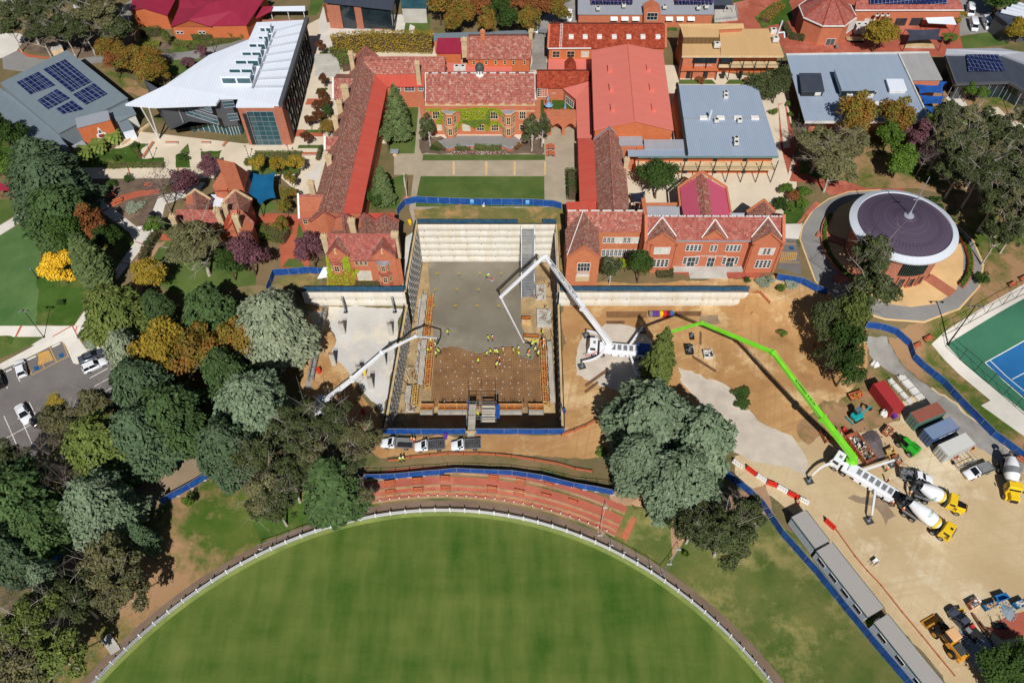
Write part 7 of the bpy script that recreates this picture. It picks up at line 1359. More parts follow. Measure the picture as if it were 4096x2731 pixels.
def car(t,a,b,paint,lbl,kd='hatch',L=None,grp='cars in the car park'):
 p,q=P(t(*a)),P(t(*b));p.z=q.z=h((p.x+q.x)/2,(p.y+q.y)/2);c=(p+q)/2;c.z=h(c.x,c.y);L=L or{'hatch':4.3,'suv':4.5,'sedan':4.8,'van':5.0}[kd];o=TH('parked_car' if kd!='van' else 'van',c,lbl,'car' if kd!='van' else 'van',grp,yaw(q,p));f=L/2;H={'hatch':1.5,'suv':1.66,'sedan':1.45,'van':1.95}[kd]
 if kd=='van':
  m=MB();loft(m,[sec(-f,.86,.78,.3,1.1,1.85),sec(-f+.15,.9,.8,.28,1.2,H),sec(f*.35,.9,.8,.28,1.2,H),sec(f*.5,.9,.74,.28,1.1,H-.1),sec(f*.82,.88,.62,.28,.95,1.1),sec(f,.78,.5,.32,.7,.85)]);m.bd('body',V[paint],o,smo=1)
  m=MB();m.add([(f*.52,-.72,H-.16),(f*.52,.72,H-.16),(f*.84,.66,1.12),(f*.84,-.66,1.12),(f*.5,-.72,H-.2),(f*.5,.72,H-.2),(f*.8,.66,1.06),(f*.8,-.66,1.06)],QG);m.bd('windscreen',V.glass,o);[MB().box(f*.1,f*.5,s*.86-.03,s*.86+.03,1.2,1.65).bd('side_window',V.glass,o)for s in(-1,1)]
 else:
  hood=.95 if kd!='suv' else 1.05;m=MB();loft(m,[sec(-f,.74,.6,.35,.7,.88),sec(-f+.25,.86,.72,.25,.8,1.0),sec(-f*.3,.9,.76,.22,.82,1.0),sec(f*.25,.9,.76,.22,.82,hood+.02),sec(f*.7,.88,.7,.22,.78,hood-.06),sec(f*.92,.8,.62,.28,.7,hood-.16),sec(f,.66,.5,.34,.6,.72)]);m.bd('body',V[paint],o,smo=1)
  bx_={'hatch':(-f+.12,-f+.55),'suv':(-f+.1,-f+.45),'sedan':(-f+.75,-f+1.35)}[kd];fx=(f*.42,f*.02);m=MB();loft(m,[[(bx_[0],-.76,.95),(bx_[0],.76,.95),(bx_[1],.58,H-.05),(bx_[1],-.58,H-.05)],[(fx[0],-.76,.98),(fx[0],.76,.98),(fx[1],.58,H-.05),(fx[1],-.58,H-.05)]]);m.bd('glasshouse',V.glass,o,smo=0)
  m=MB();m.tbx(bx_[1]-.06,fx[1]+.08,-.63,.63,H-.07,H,.06,.06);
  for s in(-1,1):
   for(x0,x1)in((bx_[0],bx_[1]),(fx[0],fx[1]),((bx_[1]+fx[1])/2-.1,(bx_[1]+fx[1])/2-.1)):m.bar((x0,s*.775,.97),(x1,s*.605,H-.06),.07,.07)
  m.bd('roof',V[paint],o,bv=.02)
 [MB().tbx(f-.32,f-.1,s*.58-.15,s*.58+.15,.62,.74,.03,.03).bd('headlight',V.lampw,o)for s in(-1,1)];[MB().box(-f+.02,-f+.16,s*.66-.1,s*.66+.1,.75,.95).bd('tail_light',V.lampr,o)for s in(-1,1)];[MB().box(f*.3-.08,f*.3+.08,s*1.0-.12,s*1.0+.08,.95,1.1).bd('mirror',V[paint],o,bv=.02)for s in(-1,1)]
 wheels(o,(-f*.62,f*.6),.9,.33);return o
car(C1,(176,190),(222,345),'wpaint','white hatchback parked nose to kerb beside disabled bays','hatch');car(C1,(-30,300),(18,435),'kpaint','black car cut off by left edge of car park','suv');car(C1,(930,115),(738,200),'gpaint','dark grey sedan parked beside white four wheel drive','sedan');car(C1,(938,205),(785,280),'wpaint','white four wheel drive parked below dark grey sedan','suv');car(C1,(262,740),(190,615),'wpaint','white sedan standing alone in middle of car park','sedan');car(C1,(455,665),(345,745),'kpaint','black car half under trees by planted island','suv')
car(A4,(1808,175),(1802,62),'wpaint','white van, topmost of three on driveway at top right','van',grp='vans on the driveway');car(A4,(1845,300),(1820,195),'wpaint','white van, lower left of three on driveway at top right','van',grp='vans on the driveway');car(A4,(1975,290),(1930,180),'wpaint','white van, lower right of three on driveway at top right','van',grp='vans on the driveway');car(A3,(505,212),(520,120),'wpaint','white car with dark glass beside grey roofed centre','suv',grp='cars in the lane')
def ute(t,a,b,paint,lbl,dual=0,load=None,L=5.2,grp='utility trucks on site'):
 p,q=P(t(*a)),P(t(*b));c=(p+q)/2;c.z=h(c.x,c.y);o=TH('utility_truck',c,lbl,'ute',grp,yaw(q,p));f=L/2;cb=-.25 if dual else .35
 m=MB();loft(m,[sec(cb-.02,.88,.8,.4,.9,1.15),sec(cb+.3,.9,.8,.38,.9,1.15),sec(f*.4,.9,.8,.38,.9,1.15),sec(f*.75,.89,.74,.38,.85,1.08),sec(f*.93,.84,.66,.42,.8,.95),sec(f,.74,.56,.48,.7,.82)]);m.bd('body',V[paint],o,smo=1)
 m=MB();loft(m,[[(cb+.03,-.78,1.1),(cb+.03,.78,1.1),(cb+.18,.64,1.76),(cb+.18,-.64,1.76)],[(f*.56,-.78,1.1),(f*.56,.78,1.1),(f*.24,.64,1.76),(f*.24,-.64,1.76)]]);m.bd('glasshouse',V.glass,o)
 m=MB();m.tbx(cb+.1,f*.24+.1,-.68,.68,1.73,1.82,.07,.07)
 for s in(-1,1):
  for x0,x1 in((cb+.05,cb+.18),(f*.56,f*.24))+((((cb+f*.4)/2,(cb+f*.4)/2),)if dual else()):m.bar((x0,s*.79,1.12),(x1,s*.665,1.75),.1,.1)
 m.bd('roof',V[paint],o,bv=.02);MB().box(-f,f*.6,-.4,.4,.38,.6).bd('chassis',V.chassis,o)
 tx0,tx1=-f,cb-.1;MB().box(tx0,tx1,-.92,.92,.82,.9).bd('tray_floor',V.tray,o)
 for nm,bb in(('tray_side',(tx0,tx1,-.94,-.9,.82,1.14)),('tray_side',(tx0,tx1,.9,.94,.82,1.14)),('tailgate',(tx0-.04,tx0,-.92,.92,.82,1.14)),('headboard',(tx1-.05,tx1,-.9,.9,.9,1.75))):MB().box(*bb).bd(nm,V['tray' if paint!='gpaint' else 'kpaint'],o)
 if load=='net':
  m=MB();rr=random.Random(int(a[0]));N=9;vs=[(tx0+.1+(tx1-tx0-.25)*i/N,-.84+1.68*j/N,.95+(.28+.14*rr.random()if 0<i<N and 0<j<N else .05))for i in rn(N+1)for j in rn(N+1)];m.add(vs,[(i*(N+1)+j,(i+1)*(N+1)+j,(i+1)*(N+1)+j+1,i*(N+1)+j+1)for i in rn(N)for j in rn(N)]);m.bd('load',V.tarp,o);m=MB()
  for i in rn(8):y=-.84+1.68*i/7;m.bar((tx0+.05,y,1.3),(tx1-.1,y,1.36),.035,.035);x=tx0+.05+(tx1-tx0-.15)*i/7;m.bar((x,-.86,1.3),(x,.86,1.36),.035,.035)
  m.bd('cargo_net',S.greyp,o)
 if load=='gear':
  m=MB();rr=random.Random(5)
  for k in rn(16):x,y=rr.uniform(tx0+.2,tx1-.3),rr.uniform(-.7,.7);m.cbx((x,y,.9),rr.uniform(.2,.6),rr.uniform(.2,.6),rr.uniform(.15,.6),rr.random())
  m.bd('load',S.greyp,o);m=MB();[m.bar((x,s*.88,.9),(x,s*.88,1.9),.06,.06)for x in(tx0+.1,tx1-.15)for s in(-1,1)];[m.bar((tx0+.1,s*.88,1.9),(tx1-.15,s*.88,1.9),.06,.06)for s in(-1,1)];m.bd('rack',S.black,o)
 if load=='cover':MB().box(tx0+.05,tx1-.1,-.86,.86,1.08,1.17).bd('tray_cover',V.tarp,o,bv=.03);MB().box(tx1-.75,tx1-.25,-.75,-.25,1.17,1.4).bd('red_box',S.red,o);MB().box(tx1-1.0,tx1-.2,.0,.75,1.17,1.2).bd('hatch',V.tray,o)
 if load=='box':MB().box(tx0+.6,tx1-.3,-.85,-.2,.9,1.4).bd('tool_box',V.tray,o,bv=.02);MB().box(tx0+.1,tx1-.4,-.1,.82,.9,1.15).bd('load',V.tarp,o,bv=.06)
 [MB().tbx(f-.34,f-.1,s*.6-.14,s*.6+.14,.72,.86,.03,.03).bd('headlight',V.lampw,o)for s in(-1,1)];[MB().box(f*.42-.08,f*.42+.08,s*1.02-.14,s*1.02+.08,1.12,1.34).bd('mirror',V.kpaint,o)for s in(-1,1)];[MB().box(-f-.05,-f+.02,s*.7-.12,s*.7+.12,.66,.8).bd('tail_light',V.lampr,o)for s in(-1,1)]
 wheels(o,(-f*.6,f*.62),.92,.38,.26);return o
ute(C2,(1150,940),(1385,950),'wpaint','white tray truck with netted load, leftmost of three, half under tree',load='box',L=5.6);ute(C2,(1428,975),(1690,955),'wpaint','white tray truck with netted load, middle of three below pit fence',load='net');ute(C2,(1765,965),(2000,950),'wpaint','white tray truck with covered load, rightmost of three below pit fence',load='net')
ute(C4,(1472,1275),(1150,1215),'wpaint','white double cab utility loaded with gear behind concrete mixers',1,'gear',5.4);ute(C4,(1735,1240),(1998,1140),'wpaint','white utility with empty tray parked below white container',0,None,5.3);ute(tile(3640,2330,2.2346),(345,245),(590,525),'gpaint','dark grey double cab utility with covered tray beside wheel loader',1,'cover',5.4);ute(A3,(190,298),(302,305),'wpaint','white tray utility in lane beside tiled block',0,None,5.0,'cars in the lane')
def mixer(a,b,lbl,cab='cabover',L=8.6,band=None,txt=1,drumc='drum'):
 p,q=P(a),P(b);c=(p+q)/2;c.z=h(c.x,c.y);L=max(L,(p-q).length*.97);o=TH('concrete_mixer',c,lbl,'mixer truck','concrete mixer trucks',yaw(q,p));f=L/2
 MB().box(-f+.3,f-.6,-.42,.42,.62,.95).bd('chassis',V.chassis,o);wheels(o,(-f+1.2,-f+2.5,f-2.6 if cab=='cabover' else f-1.1,f-1.2 if cab=='cabover' else f-1.15)[:4 if cab=='cabover' else 3],1.2,.52,.32,(-f+1.2,-f+2.5));m=MB()
 for x in(-f+1.2,-f+2.5):
  for s in(-1,1):m.box(x-.62,x+.62,s*1.18-.28 if s>0 else-1.22,1.22 if s>0 else-1.18+.28,1.12,1.2)
 m.bd('mudguard',S.greyp,o)
 if cab=='cabover':
  x0=f-1.9;m=MB();m.tbx(x0,f-.05,-1.2,1.2,.7,2.0,0,.02,.05);m.tbx(x0+.02,f-.1,-1.18,1.18,2.0,2.85,.08,.1,.3);m.bd('cab',V.ypaint,o,bv=.06);MB().add([(f-.06,-1.02,2.02),(f-.06,1.02,2.02),(f-.36,.95,2.75),(f-.36,-.95,2.75)],[(0,1,2,3)]).bd('windscreen',V.glass,o);[MB().box(x0+.45,f-.5,s*1.15-.02,s*1.15+.02,2.05,2.6).bd('side_window',V.glass,o)for s in(-1,1)];MB().box(x0+.9,x0+1.3,-.2,.2,2.86,2.95).bd('roof_hatch',V.tarp,o)
 else:
  x0=f-3.1;m=MB();m.tbx(x0,x0+1.6,-1.12,1.12,.8,2.0);m.tbx(x0+.03,x0+1.55,-1.1,1.1,2.0,2.8,.06,.08,.35);m.bd('cab',V.ypaint,o,bv=.07);m=MB();m.tbx(x0+1.6,f,-.75,.75,.85,1.85,0,.12,.15);[m.tbx(f-1.75,f-.35,s*.98-.22,s*.98+.22,.65,1.22,.2,.05)for s in(-1,1)];m.bd('bonnet',V.ypaint,o,bv=.09);MB().add([(x0+1.57,-.98,2.02),(x0+1.57,.98,2.02),(x0+1.2,.9,2.72),(x0+1.2,-.9,2.72)],[(0,1,2,3)]).bd('windscreen',V.glass,o);[MB().box(x0+.3,x0+1.1,s*1.08-.02,s*1.08+.02,2.05,2.6).bd('side_window',V.glass,o)for s in(-1,1)];MB().box(f-.04,f+.06,-.6,.6,.9,1.6).bd('grille',V.tarp,o)
  if txt:MB().add([(x0+1.65,-.6,1.87),(f-.2,-.5,1.86),(f-.2,.5,1.86),(x0+1.65,.6,1.87)],[(0,1,2,3)]).bd('bonnet_panel',V.kpaint,o)
 [MB().box(x0+1.3,x0+1.42,s*1.4-.1,s*1.4+.1,1.7,2.3).bd('mirror',V.tarp,o)for s in(-1,1)]
 xa,xb=x0-.5,-f+.9;A_,B_=Vc((xa,0,1.75)),Vc((xb,0,2.75));D=(B_-A_);Ld=D.length;ax=D.normalized();prof=[(0,0),(.55,0),(.95,.35),(1.22,Ld*.28),(1.24,Ld*.5),(1.0,Ld*.78),(.62,Ld),(.5,Ld),(.45,Ld-.3),(0,Ld-.35)]
 rot=ax.to_track_quat('Z','X').to_matrix().to_4x4();rot.translation=A_;m=MB();m.M=rot;m.lat((0,0,0),prof,28);dr=m.bd('drum',V['drum' if not band else 'drum'],o,smo=1)
 m=MB();m.M=rot
 if band:m.lat((0,0,0),[(1.235,Ld*.30),(1.262,Ld*.30),(1.255,Ld*.56),(1.23,Ld*.56)],28);m.bd('drum_band',S.greyp,dr)
 else:m.lat((0,0,0),[(.97,.35),(1.0,.36),(1.16,.8),(1.13,.82)],28);m.bd('drum_band',V.ypaint,dr)
 if txt:
  for s in(0,1):
   tm=text(None,'BORAL',(0,0,0),(1,0,0),(0,1,0),.66,V.gtext,ext=.015);me=tm.data;tm.name='lettering'
   for v in me.vertices:
    z=Ld*.42+v.co.y;r=np.interp(z,[0,.35,Ld*.28,Ld*.5,Ld*.78,Ld],[.55,.95,1.22,1.24,1.0,.62])+.03+v.co.z*.3;th=pi*s+v.co.x/r+(.1 if cab=='cabover' else 1.5);loc=rot@Zv(z);upv=(Zv(1)-ax*ax.z).normalized();v.co=loc+(upv*cos(th)+ax.cross(upv)*sin(th))*r
   me.update();tm.parent=dr
 m=MB();m.lat((xb-.45,0,2.95),[(.3,-.2),(.62,.35),(.66,.35),(.34,-.25)],12);m.bd('hopper',V.chassis,o);m=MB();m.bar((xb-.75,0,2.4),(xb-1.0,-.9,1.2),.5,.08);m.bar((xb-.75,.25,2.4),(xb-1.0,-.65,1.3),.05,.25);m.bd('chute',V.chassis,o)
 m=MB();[m.bar((xb-.3,s*.7,.9),(xb-.3,s*.5,2.9),.1,.1)for s in(-1,1)];m.bar((xb-.3,.9,.9),(xb-.9,.9,2.6),.05,.05);m.bar((xb-.3,.6,.9),(xb-.9,.6,2.6),.05,.05);[m.bar((xb-.3-.1*k,.6,.9+.28*k),(xb-.3-.1*k,.9,.9+.28*k),.04,.04)for k in rn(6)];m.bar((xa+.3,-.9,.95),(xa+.3,-.4,2.0),.15,.15);m.bar((xa+.3,.9,.95),(xa+.3,.4,2.0),.15,.15);m.bd('drum_frame',V.chassis,o);MB().tube((xa-.2,.95,1.3),(xa-1.1,.95,1.3),.3,.3,12).bd('water_tank',S.wplastic,o);MB().box(xa+.2,xa+.8,-.95,-.4,.95,1.7).bd('engine_box',V.chassis,o)
 return o
Z3=tile(3560,1880,2.5075)
mixer(Z3(730,420),Z3(190,215),'yellow cabbed mixer with white lettered drum and black bonnet, upper of two at green pump','bonnet');mixer(Z3(585,690),Z3(100,370),'yellow flat fronted mixer with white lettered drum, lower of two at green pump');mixer(Z3(1205,345),C4(2105,1085),'yellow bonneted mixer with a white and grey banded drum at right edge','bonnet',band=1,txt=0)
def pump(front,rear,pts,wid,paint,lbl,feet,bodyc='wpaint',words=None,tipdrop=None,turret=None,hopper=None):
 p,q=Vc(front),Vc(rear);p.z=q.z=0;c=(p+q)/2;z0=h(c.x,c.y);o=TH('concrete_pump',(c.x,c.y,z0),lbl,'concrete pump',None);L=(p-q).length;f=L/2;u=(p-q).normalized();MW=Matrix(((u.x,-u.y,0,c.x),(u.y,u.x,0,c.y),(0,0,1,z0),(0,0,0,1)))
 def nb():m=MB();m.M=MW;return m
 nb().box(-f,f-1.8,-.5,.5,.75,1.1).bw('chassis',V.chassis,o);m=nb();m.box(-f+1.5,f-2.3,-1.2,1.2,1.15,1.75);m.box(-f+2,f-3.2,-.9,.9,1.75,2.0);m.bw('deck',V[bodyc],o,bv=.05);m=nb();[m.box(-f+1.8+k*1.35,-f+2.8+k*1.35,s*1.22-.04,s*1.22+.04,.75,1.2)for k in rn(int((L-5)/1.35))for s in(-1,1)];m.bw('side_locker',V.drum,o);m=nb();[m.box(-f+2.2+k*1.1,-f+2.9+k*1.1,-.6,.6,2.0,2.05)for k in rn(int((L-6)/1.1))];m.bw('deck_panel',V.tray,o)
 m=nb();m.tbx(f-1.9,f-.05,-1.22,1.22,.7,1.9,0,.02,.05);m.tbx(f-1.88,f-.1,-1.2,1.2,1.9,2.95,.05,.1,.28);cb=m.bw('cab',V[bodyc],o,bv=.06);nb().add([(f-.05,-1.05,1.95),(f-.05,1.05,1.95),(f-.33,.98,2.85),(f-.33,-.98,2.85)],[(0,1,2,3)]).bw('windscreen',V.glass,o);[nb().box(f-1.5,f-.5,s*1.18-.02,s*1.18+.02,1.95,2.7).bw('side_window',V.glass,o)for s in(-1,1)];nb().box(f-1.5,f-1.0,-.3,.3,2.96,3.04).bw('roof_hatch',V.tray,o)
 for x in(f-1.3,f-2.9,-f+3.9,-f+2.6,-f+1.3):
  for s in(-1,1):w_=nb().wheel((x,s*1.05,.52),.52,.34,'y',16).bw('wheel',V.tyre,o,bv=.03);r=nb().wheel((x,s*1.235,.52),.3,.03,'y',12).bd('rim',V.rim,w_);shift(r,o)
 m=nb();m.tbx(-f-.6,-f+.9,-.9,.9,.9,1.9,-.15,-.1);m.box(-f+.9,-f+2.4,-.8,.8,1.2,1.9);m.bw('hopper',V[hopper or 'kpaint'],o,bv=.04)
 T=Vc(turret);MB().lat((T.x,T.y,z0+1.7),[(0,0),(.95,0),(.95,.35),(.75,.45),(.6,1.1),(0,1.1)],24).bw('turret',V[paint],o,smo=1)
 P_=[Vc((T.x,T.y,z0+2.9))]+[Vc(v)for v in pts];n=len(P_)-1
 for i in rn(n):
  a,b=P_[i],P_[i+1];w0,w1=wid[i];m=MB();d=(b-a).normalized();m.taper(a-d*.25,b+d*.25,w0*.8,w0,w1*.8,w1);bo=m.bw('boom_section',V[paint],o,bv=.04)
  m=MB();sd_=d.cross(Zv(1));sd_=sd_.normalized()if sd_.length>.1 else Vc((1,0,0));off=sd_*(w0*.62)+Zv(w0*.25);m.tube(a+off,b+off,.07,.07,6);N=max(2,int((b-a).length/2.2));[m.bar(a.lerp(b,k/N)+sd_*w0*.3,a.lerp(b,k/N)+off,.06,.06)for k in rn(N+1)];m.bw('delivery_pipe',V[paint],o)
  m=MB();m.tube(b-sd_*(w1*.75),b+sd_*(w1*.75),w1*.62,w1*.62,12);m.bw('boom_joint',V[paint],o)
  if i==0 or i==1:
   ra=a.lerp(b,.12)+Zv(-w0*.75);rb=a.lerp(b,.55)+Zv(-w0*.62);m=MB();m.tube(ra,ra.lerp(rb,.55),.16,.16,8);m.bw('hydraulic_ram',V[paint],o);MB().tube(ra.lerp(rb,.5),rb,.09,.09,8).bw('ram_rod',V.rim,o)
 if tipdrop:
  a=P_[-1];prev=a
  m=MB()
  for k in rn(1,7):nx=a.lerp(Vc(tipdrop),k/6)+Vc((.5*sin(k*.5),0,0));m.tube(prev,nx,.13,.13,8);prev=nx
  m.bw('end_hose',V.tarp,o,smo=1)
 for k,(base,ft,curved)in en(feet):
  b_=MW@Vc(base);ft=Vc(ft);ft.z=h(ft.x,ft.y);m=MB()
  if curved:
   prev=b_;N=8;top=Vc((ft.x,ft.y,b_.z-.2));side=(top-b_).cross(Zv(1)).normalized()
   for i in rn(1,N+1):s=i/N;nx=b_.lerp(top,s)+side*curved*sin(pi*s)*.16*(top-b_).length;nx.z=b_.z+.25*sin(pi*s)-.1*s;m.taper(prev,nx,.42-.2*(i-1)/N,.5-.22*(i-1)/N,.42-.2*i/N,.5-.22*i/N);prev=nx
  else:top=Vc((ft.x,ft.y,b_.z-.15));m.taper(b_,top,.4,.45,.28,.32)
  m.bw('outrigger',V.drum,o);MB().tube((ft.x,ft.y,ft.z+.15),(ft.x,ft.y,b_.z+.05),.14,.14,8).bw('outrigger_jack',V.rim,o);m=MB();m.cbx((ft.x,ft.y,ft.z),1.35,1.35,.12,.3);m.bw('foot_pad',V.chassis,o);MB().lat((ft.x,ft.y,ft.z+.12),[(0,.1),(.3,.08),(.35,0)],12).bw('foot_plate',V.rim,o)
 if words:
  i,s0,s1,tx,col,flip,sz=words;a,b=P_[i],P_[i+1];d=(b-a).normalized();sd_=d.cross(Zv(1)).normalized();up=sd_.cross(d);cam_=Zv(CAM_H);mid=a.lerp(b,(s0+s1)/2)
  tocam=(cam_-mid).normalized();nrm=up if abs(up.dot(tocam))>abs(sd_.dot(tocam))else sd_;nrm=nrm if nrm.dot(tocam)>0 else-nrm;w_=wid[i][0]*.8;off=nrm*((wid[i][0]if nrm.dot(up)**2>.5 else w_)/2+.03)
  uu=d*flip;uv=nrm.cross(uu);tt=text(o,tx,mid+off-Vc(o.location),uu,uv,sz,V[col])
 return o
gp=lambda t,x,y,z:G(t(x,y),z)
wp=pump((14.3,90.95,0),(27.2,89.6,0),[gp(B3,632,1230,11.6),gp(B3,292,778,12.6),gp(B2,2196,1142,11.0),gp(C3,104,15,-3.0)],[(.95,.8),(.85,.6),(.55,.4),(.4,.25)],'drum','white concrete pump whose lettered boom arches over pit, beside conical tree',[((3.2,.6,1.6),P(C3(625,235)),-1),((3.2,-.6,1.6),P(B3(665,1480)),1),((-1.5,1,1.6),P(C3(1115,365)),0),((-1.5,-1,1.6),P(B3(1165,1440)),0)],turret=(18.3,90.9,0),words=(1,.12,.85,'BELCONNEN CONCRETE','ktext',-1,.78),tipdrop=gp(C3,175,55,-6.6),hopper='kpaint')
o=text(wp,'KEEP CLEAR',gp(C3,715,125,2.25)-Vc(wp.location),(.92,.4,0),(-.3,.7,.65),.5,V.rtext)
MB().cbx((24.8,89.8,1.4),2.4,2.2,1.2,-.1).bw('blue_cover',S.blue,wp,bv=.1)
grp_=pump(P(C4(545,1085)),P(C4(1190,1480)),[gp(C4,490,700,8.7),gp(C4,40,112,14.2),gp(B3,1695,1372,13.5),gp(B3,1300,1490,10.5)],[(1.0,.85),(.85,.6),(.6,.42),(.42,.28)],'green','bright green boomed concrete pump on a white truck feeding from two mixers',[((3.0,-.8,1.6),P(C4(365,1260)),1),((2.4,.9,1.6),P(C4(1105,1110)),0),((-1.2,-1,1.6),P(D4(900,112)),0)],turret=P(C4(718,1128)),words=(1,.15,.6,'SCHWING  S 43 SX','ktext',-1,.62),hopper='kpaint')
pump(P(C2(640,560)),P(C2(560,820)),[gp(C2,860,350,8.5),gp(C2,1130,112,9.6),gp(B2,1430,1490,9.0),gp(B2,1612,1505,5.0)],[(.85,.7),(.7,.5),(.5,.36),(.36,.24)],'drum','white concrete pump half hidden by trees with boom reaching over slab to pit',[((3,.9,1.6),P(C2(545,640)),0),((3,-.9,1.6),P(C2(690,590)),0)],turret=P(C2(600,655)),tipdrop=gp(C2,1612,40,-6.8))
Z5=tile(3640,2330,2.2346);Z4=tile(3560,1480,2.1325);Z2=tile(3180,1560,1.6)
def frame_at(a,b):p,q=P(a),P(b);c=(p+q)/2;c.z=h(c.x,c.y);return c,yaw(q,p),(p-q).length
c,rz,L=frame_at(Z5(160,330),Z5(455,700));lo=TH('wheel_loader',c,'yellow articulated wheel loader with raised front bucket beside dark grey utility','loader',None,rz);f=L/2
m=MB();m.tbx(-f,-.4,-.85,.85,.8,1.9,.1,.1,.2);m.box(-f-.1,-f+.5,-1.1,1.1,.7,1.3);m.bd('body',V.loader,lo,bv=.08);MB().tbx(-f+.4,-1.2,-.7,.7,1.9,2.1,.1,.1).bd('engine_cover',V.chassis,lo,bv=.04);m=MB();m.box(-.6,f-2.2,-.55,.55,.8,1.5);m.bd('front_frame',V.loader,lo,bv=.05)
m=MB();m.tbx(-.9,.7,-.75,.75,1.6,3.1,.12,.1);m.bd('cab',V.glass,lo);MB().tbx(-1.05,.85,-.9,.9,3.1,3.32,.12,.12).bd('cab_roof',mat('faded_cab_roof',(226,180,130),(214,168,118),1),lo,bv=.1)
m=MB();[m.bar((f-2.6,s*.5,1.9),(f-.9,s*.55,.75),.22,.35)for s in(-1,1)];m.bd('lift_arm',V.tarp,lo);m=MB();m.side([(f-1.0,.25),(f-.1,.1),(f+.25,.2),(f-.2,.3),(f-.7,.6),(f-.75,1.15),(f-1.0,1.2)],-1.35,1.35);m.bd('bucket',V.loader,lo)
for x in(-f+1.35,f-2.15):
 for s in(-1,1):k=MB().wheel((x,s*.98,.72),.72,.5,'y',20).bd('wheel',V.tyre,lo,bv=.05);MB().wheel((x,s*1.24,.72),.4,.04,'y',14).bd('rim',V.loader,k)
c,rz,L=frame_at(Z2(505,100),Z2(345,190));ex=TH('mini_excavator',P(Z2(388,180)),'small teal excavator with dark cab roof on grass beside red container','excavator',None,rz)
[MB().box(-1.0,1.0,s*.7-.2,s*.7+.2,0,.5).bd('track',V.tyre,ex,bv=.15)for s in(-1,1)];MB().box(-.5,.5,-.5,.5,.25,.6).bd('undercarriage',V.chassis,ex);m=MB();m.prz([(-1.15,-.6),(-.9,-.8),(.8,-.8),(.9,.8),(-.9,.8),(-1.15,.6)],.62,1.3);m.bd('body',V.teal,ex,bv=.12);MB().tbx(-.5,.6,.0,.78,1.3,2.3,.05,.05).bd('cab',V.glass,ex);MB().box(-.58,.68,-.06,.84,2.3,2.4).bd('cab_roof',mat('grey_teal_roof',(84,116,124),(72,102,110),1),ex,bv=.04)
m=MB();m.bar((.9,-.2,1.0),(2.3,-.1,2.3),.22,.3);m.bar((2.25,-.1,2.35),(3.1,0,1.2),.18,.24);m.bd('boom',V.teal,ex,bv=.03);m=MB();m.side([(2.9,1.25),(3.35,1.15),(3.3,.7),(2.85,.6),(3.0,.9)],-.35,.35);m.bd('bucket',V.chassis,ex);MB().box(-1.6,-1.5,-.9,.9,.1,.5).bd('dozer_blade',V.teal,ex);MB().tube((1.2,-.2,1.0),(2.0,-.15,1.75),.07,.07,8).bd('hydraulic_ram',V.rim,ex)
c,rz,L=frame_at(Z4(55,590),Z4(215,735));te=TH('telehandler',c,'bright green telehandler with black forks on yard below containers','telehandler',None,rz);f=L/2
m=MB();m.tbx(-f,f-.9,-.95,.95,.6,1.5,.1,.08);m.tbx(-f+.1,-.1,-.9,-.1,1.5,1.9,.1,.1);m.bd('body',V.tele,te,bv=.1);MB().tbx(-.3,1.0,.1,.95,1.3,2.5,.1,.08).bd('cab',V.glass,te);MB().box(-.35,1.0,.08,.98,2.5,2.6).bd('cab_roof',V.tele,te,bv=.04);m=MB();m.bar((-f+.2,-.15,2.0),(f-.2,-.15,1.3),.38,.42);m.bar((f-.3,-.15,1.3),(f+.2,-.15,.8),.3,.34);m.bd('boom',V.tele,te,bv=.03);m=MB();m.box(f+.1,f+.22,-.75,.75,.3,1.1);m.box(f+.2,f+1.2,-.55,-.42,.3,.36);m.box(f+.2,f+1.2,.42,.55,.3,.36);m.bd('fork',V.tarp,te);wheels(te,(-f+.75,f-1.0),1.12,.55,.38);m=MB();[m.box(-f+.35+k*.2,-f+.45+k*.2,-.7,-.2,1.9,1.93)for k in rn(5)];m.bd('grille',V.tarp,te)
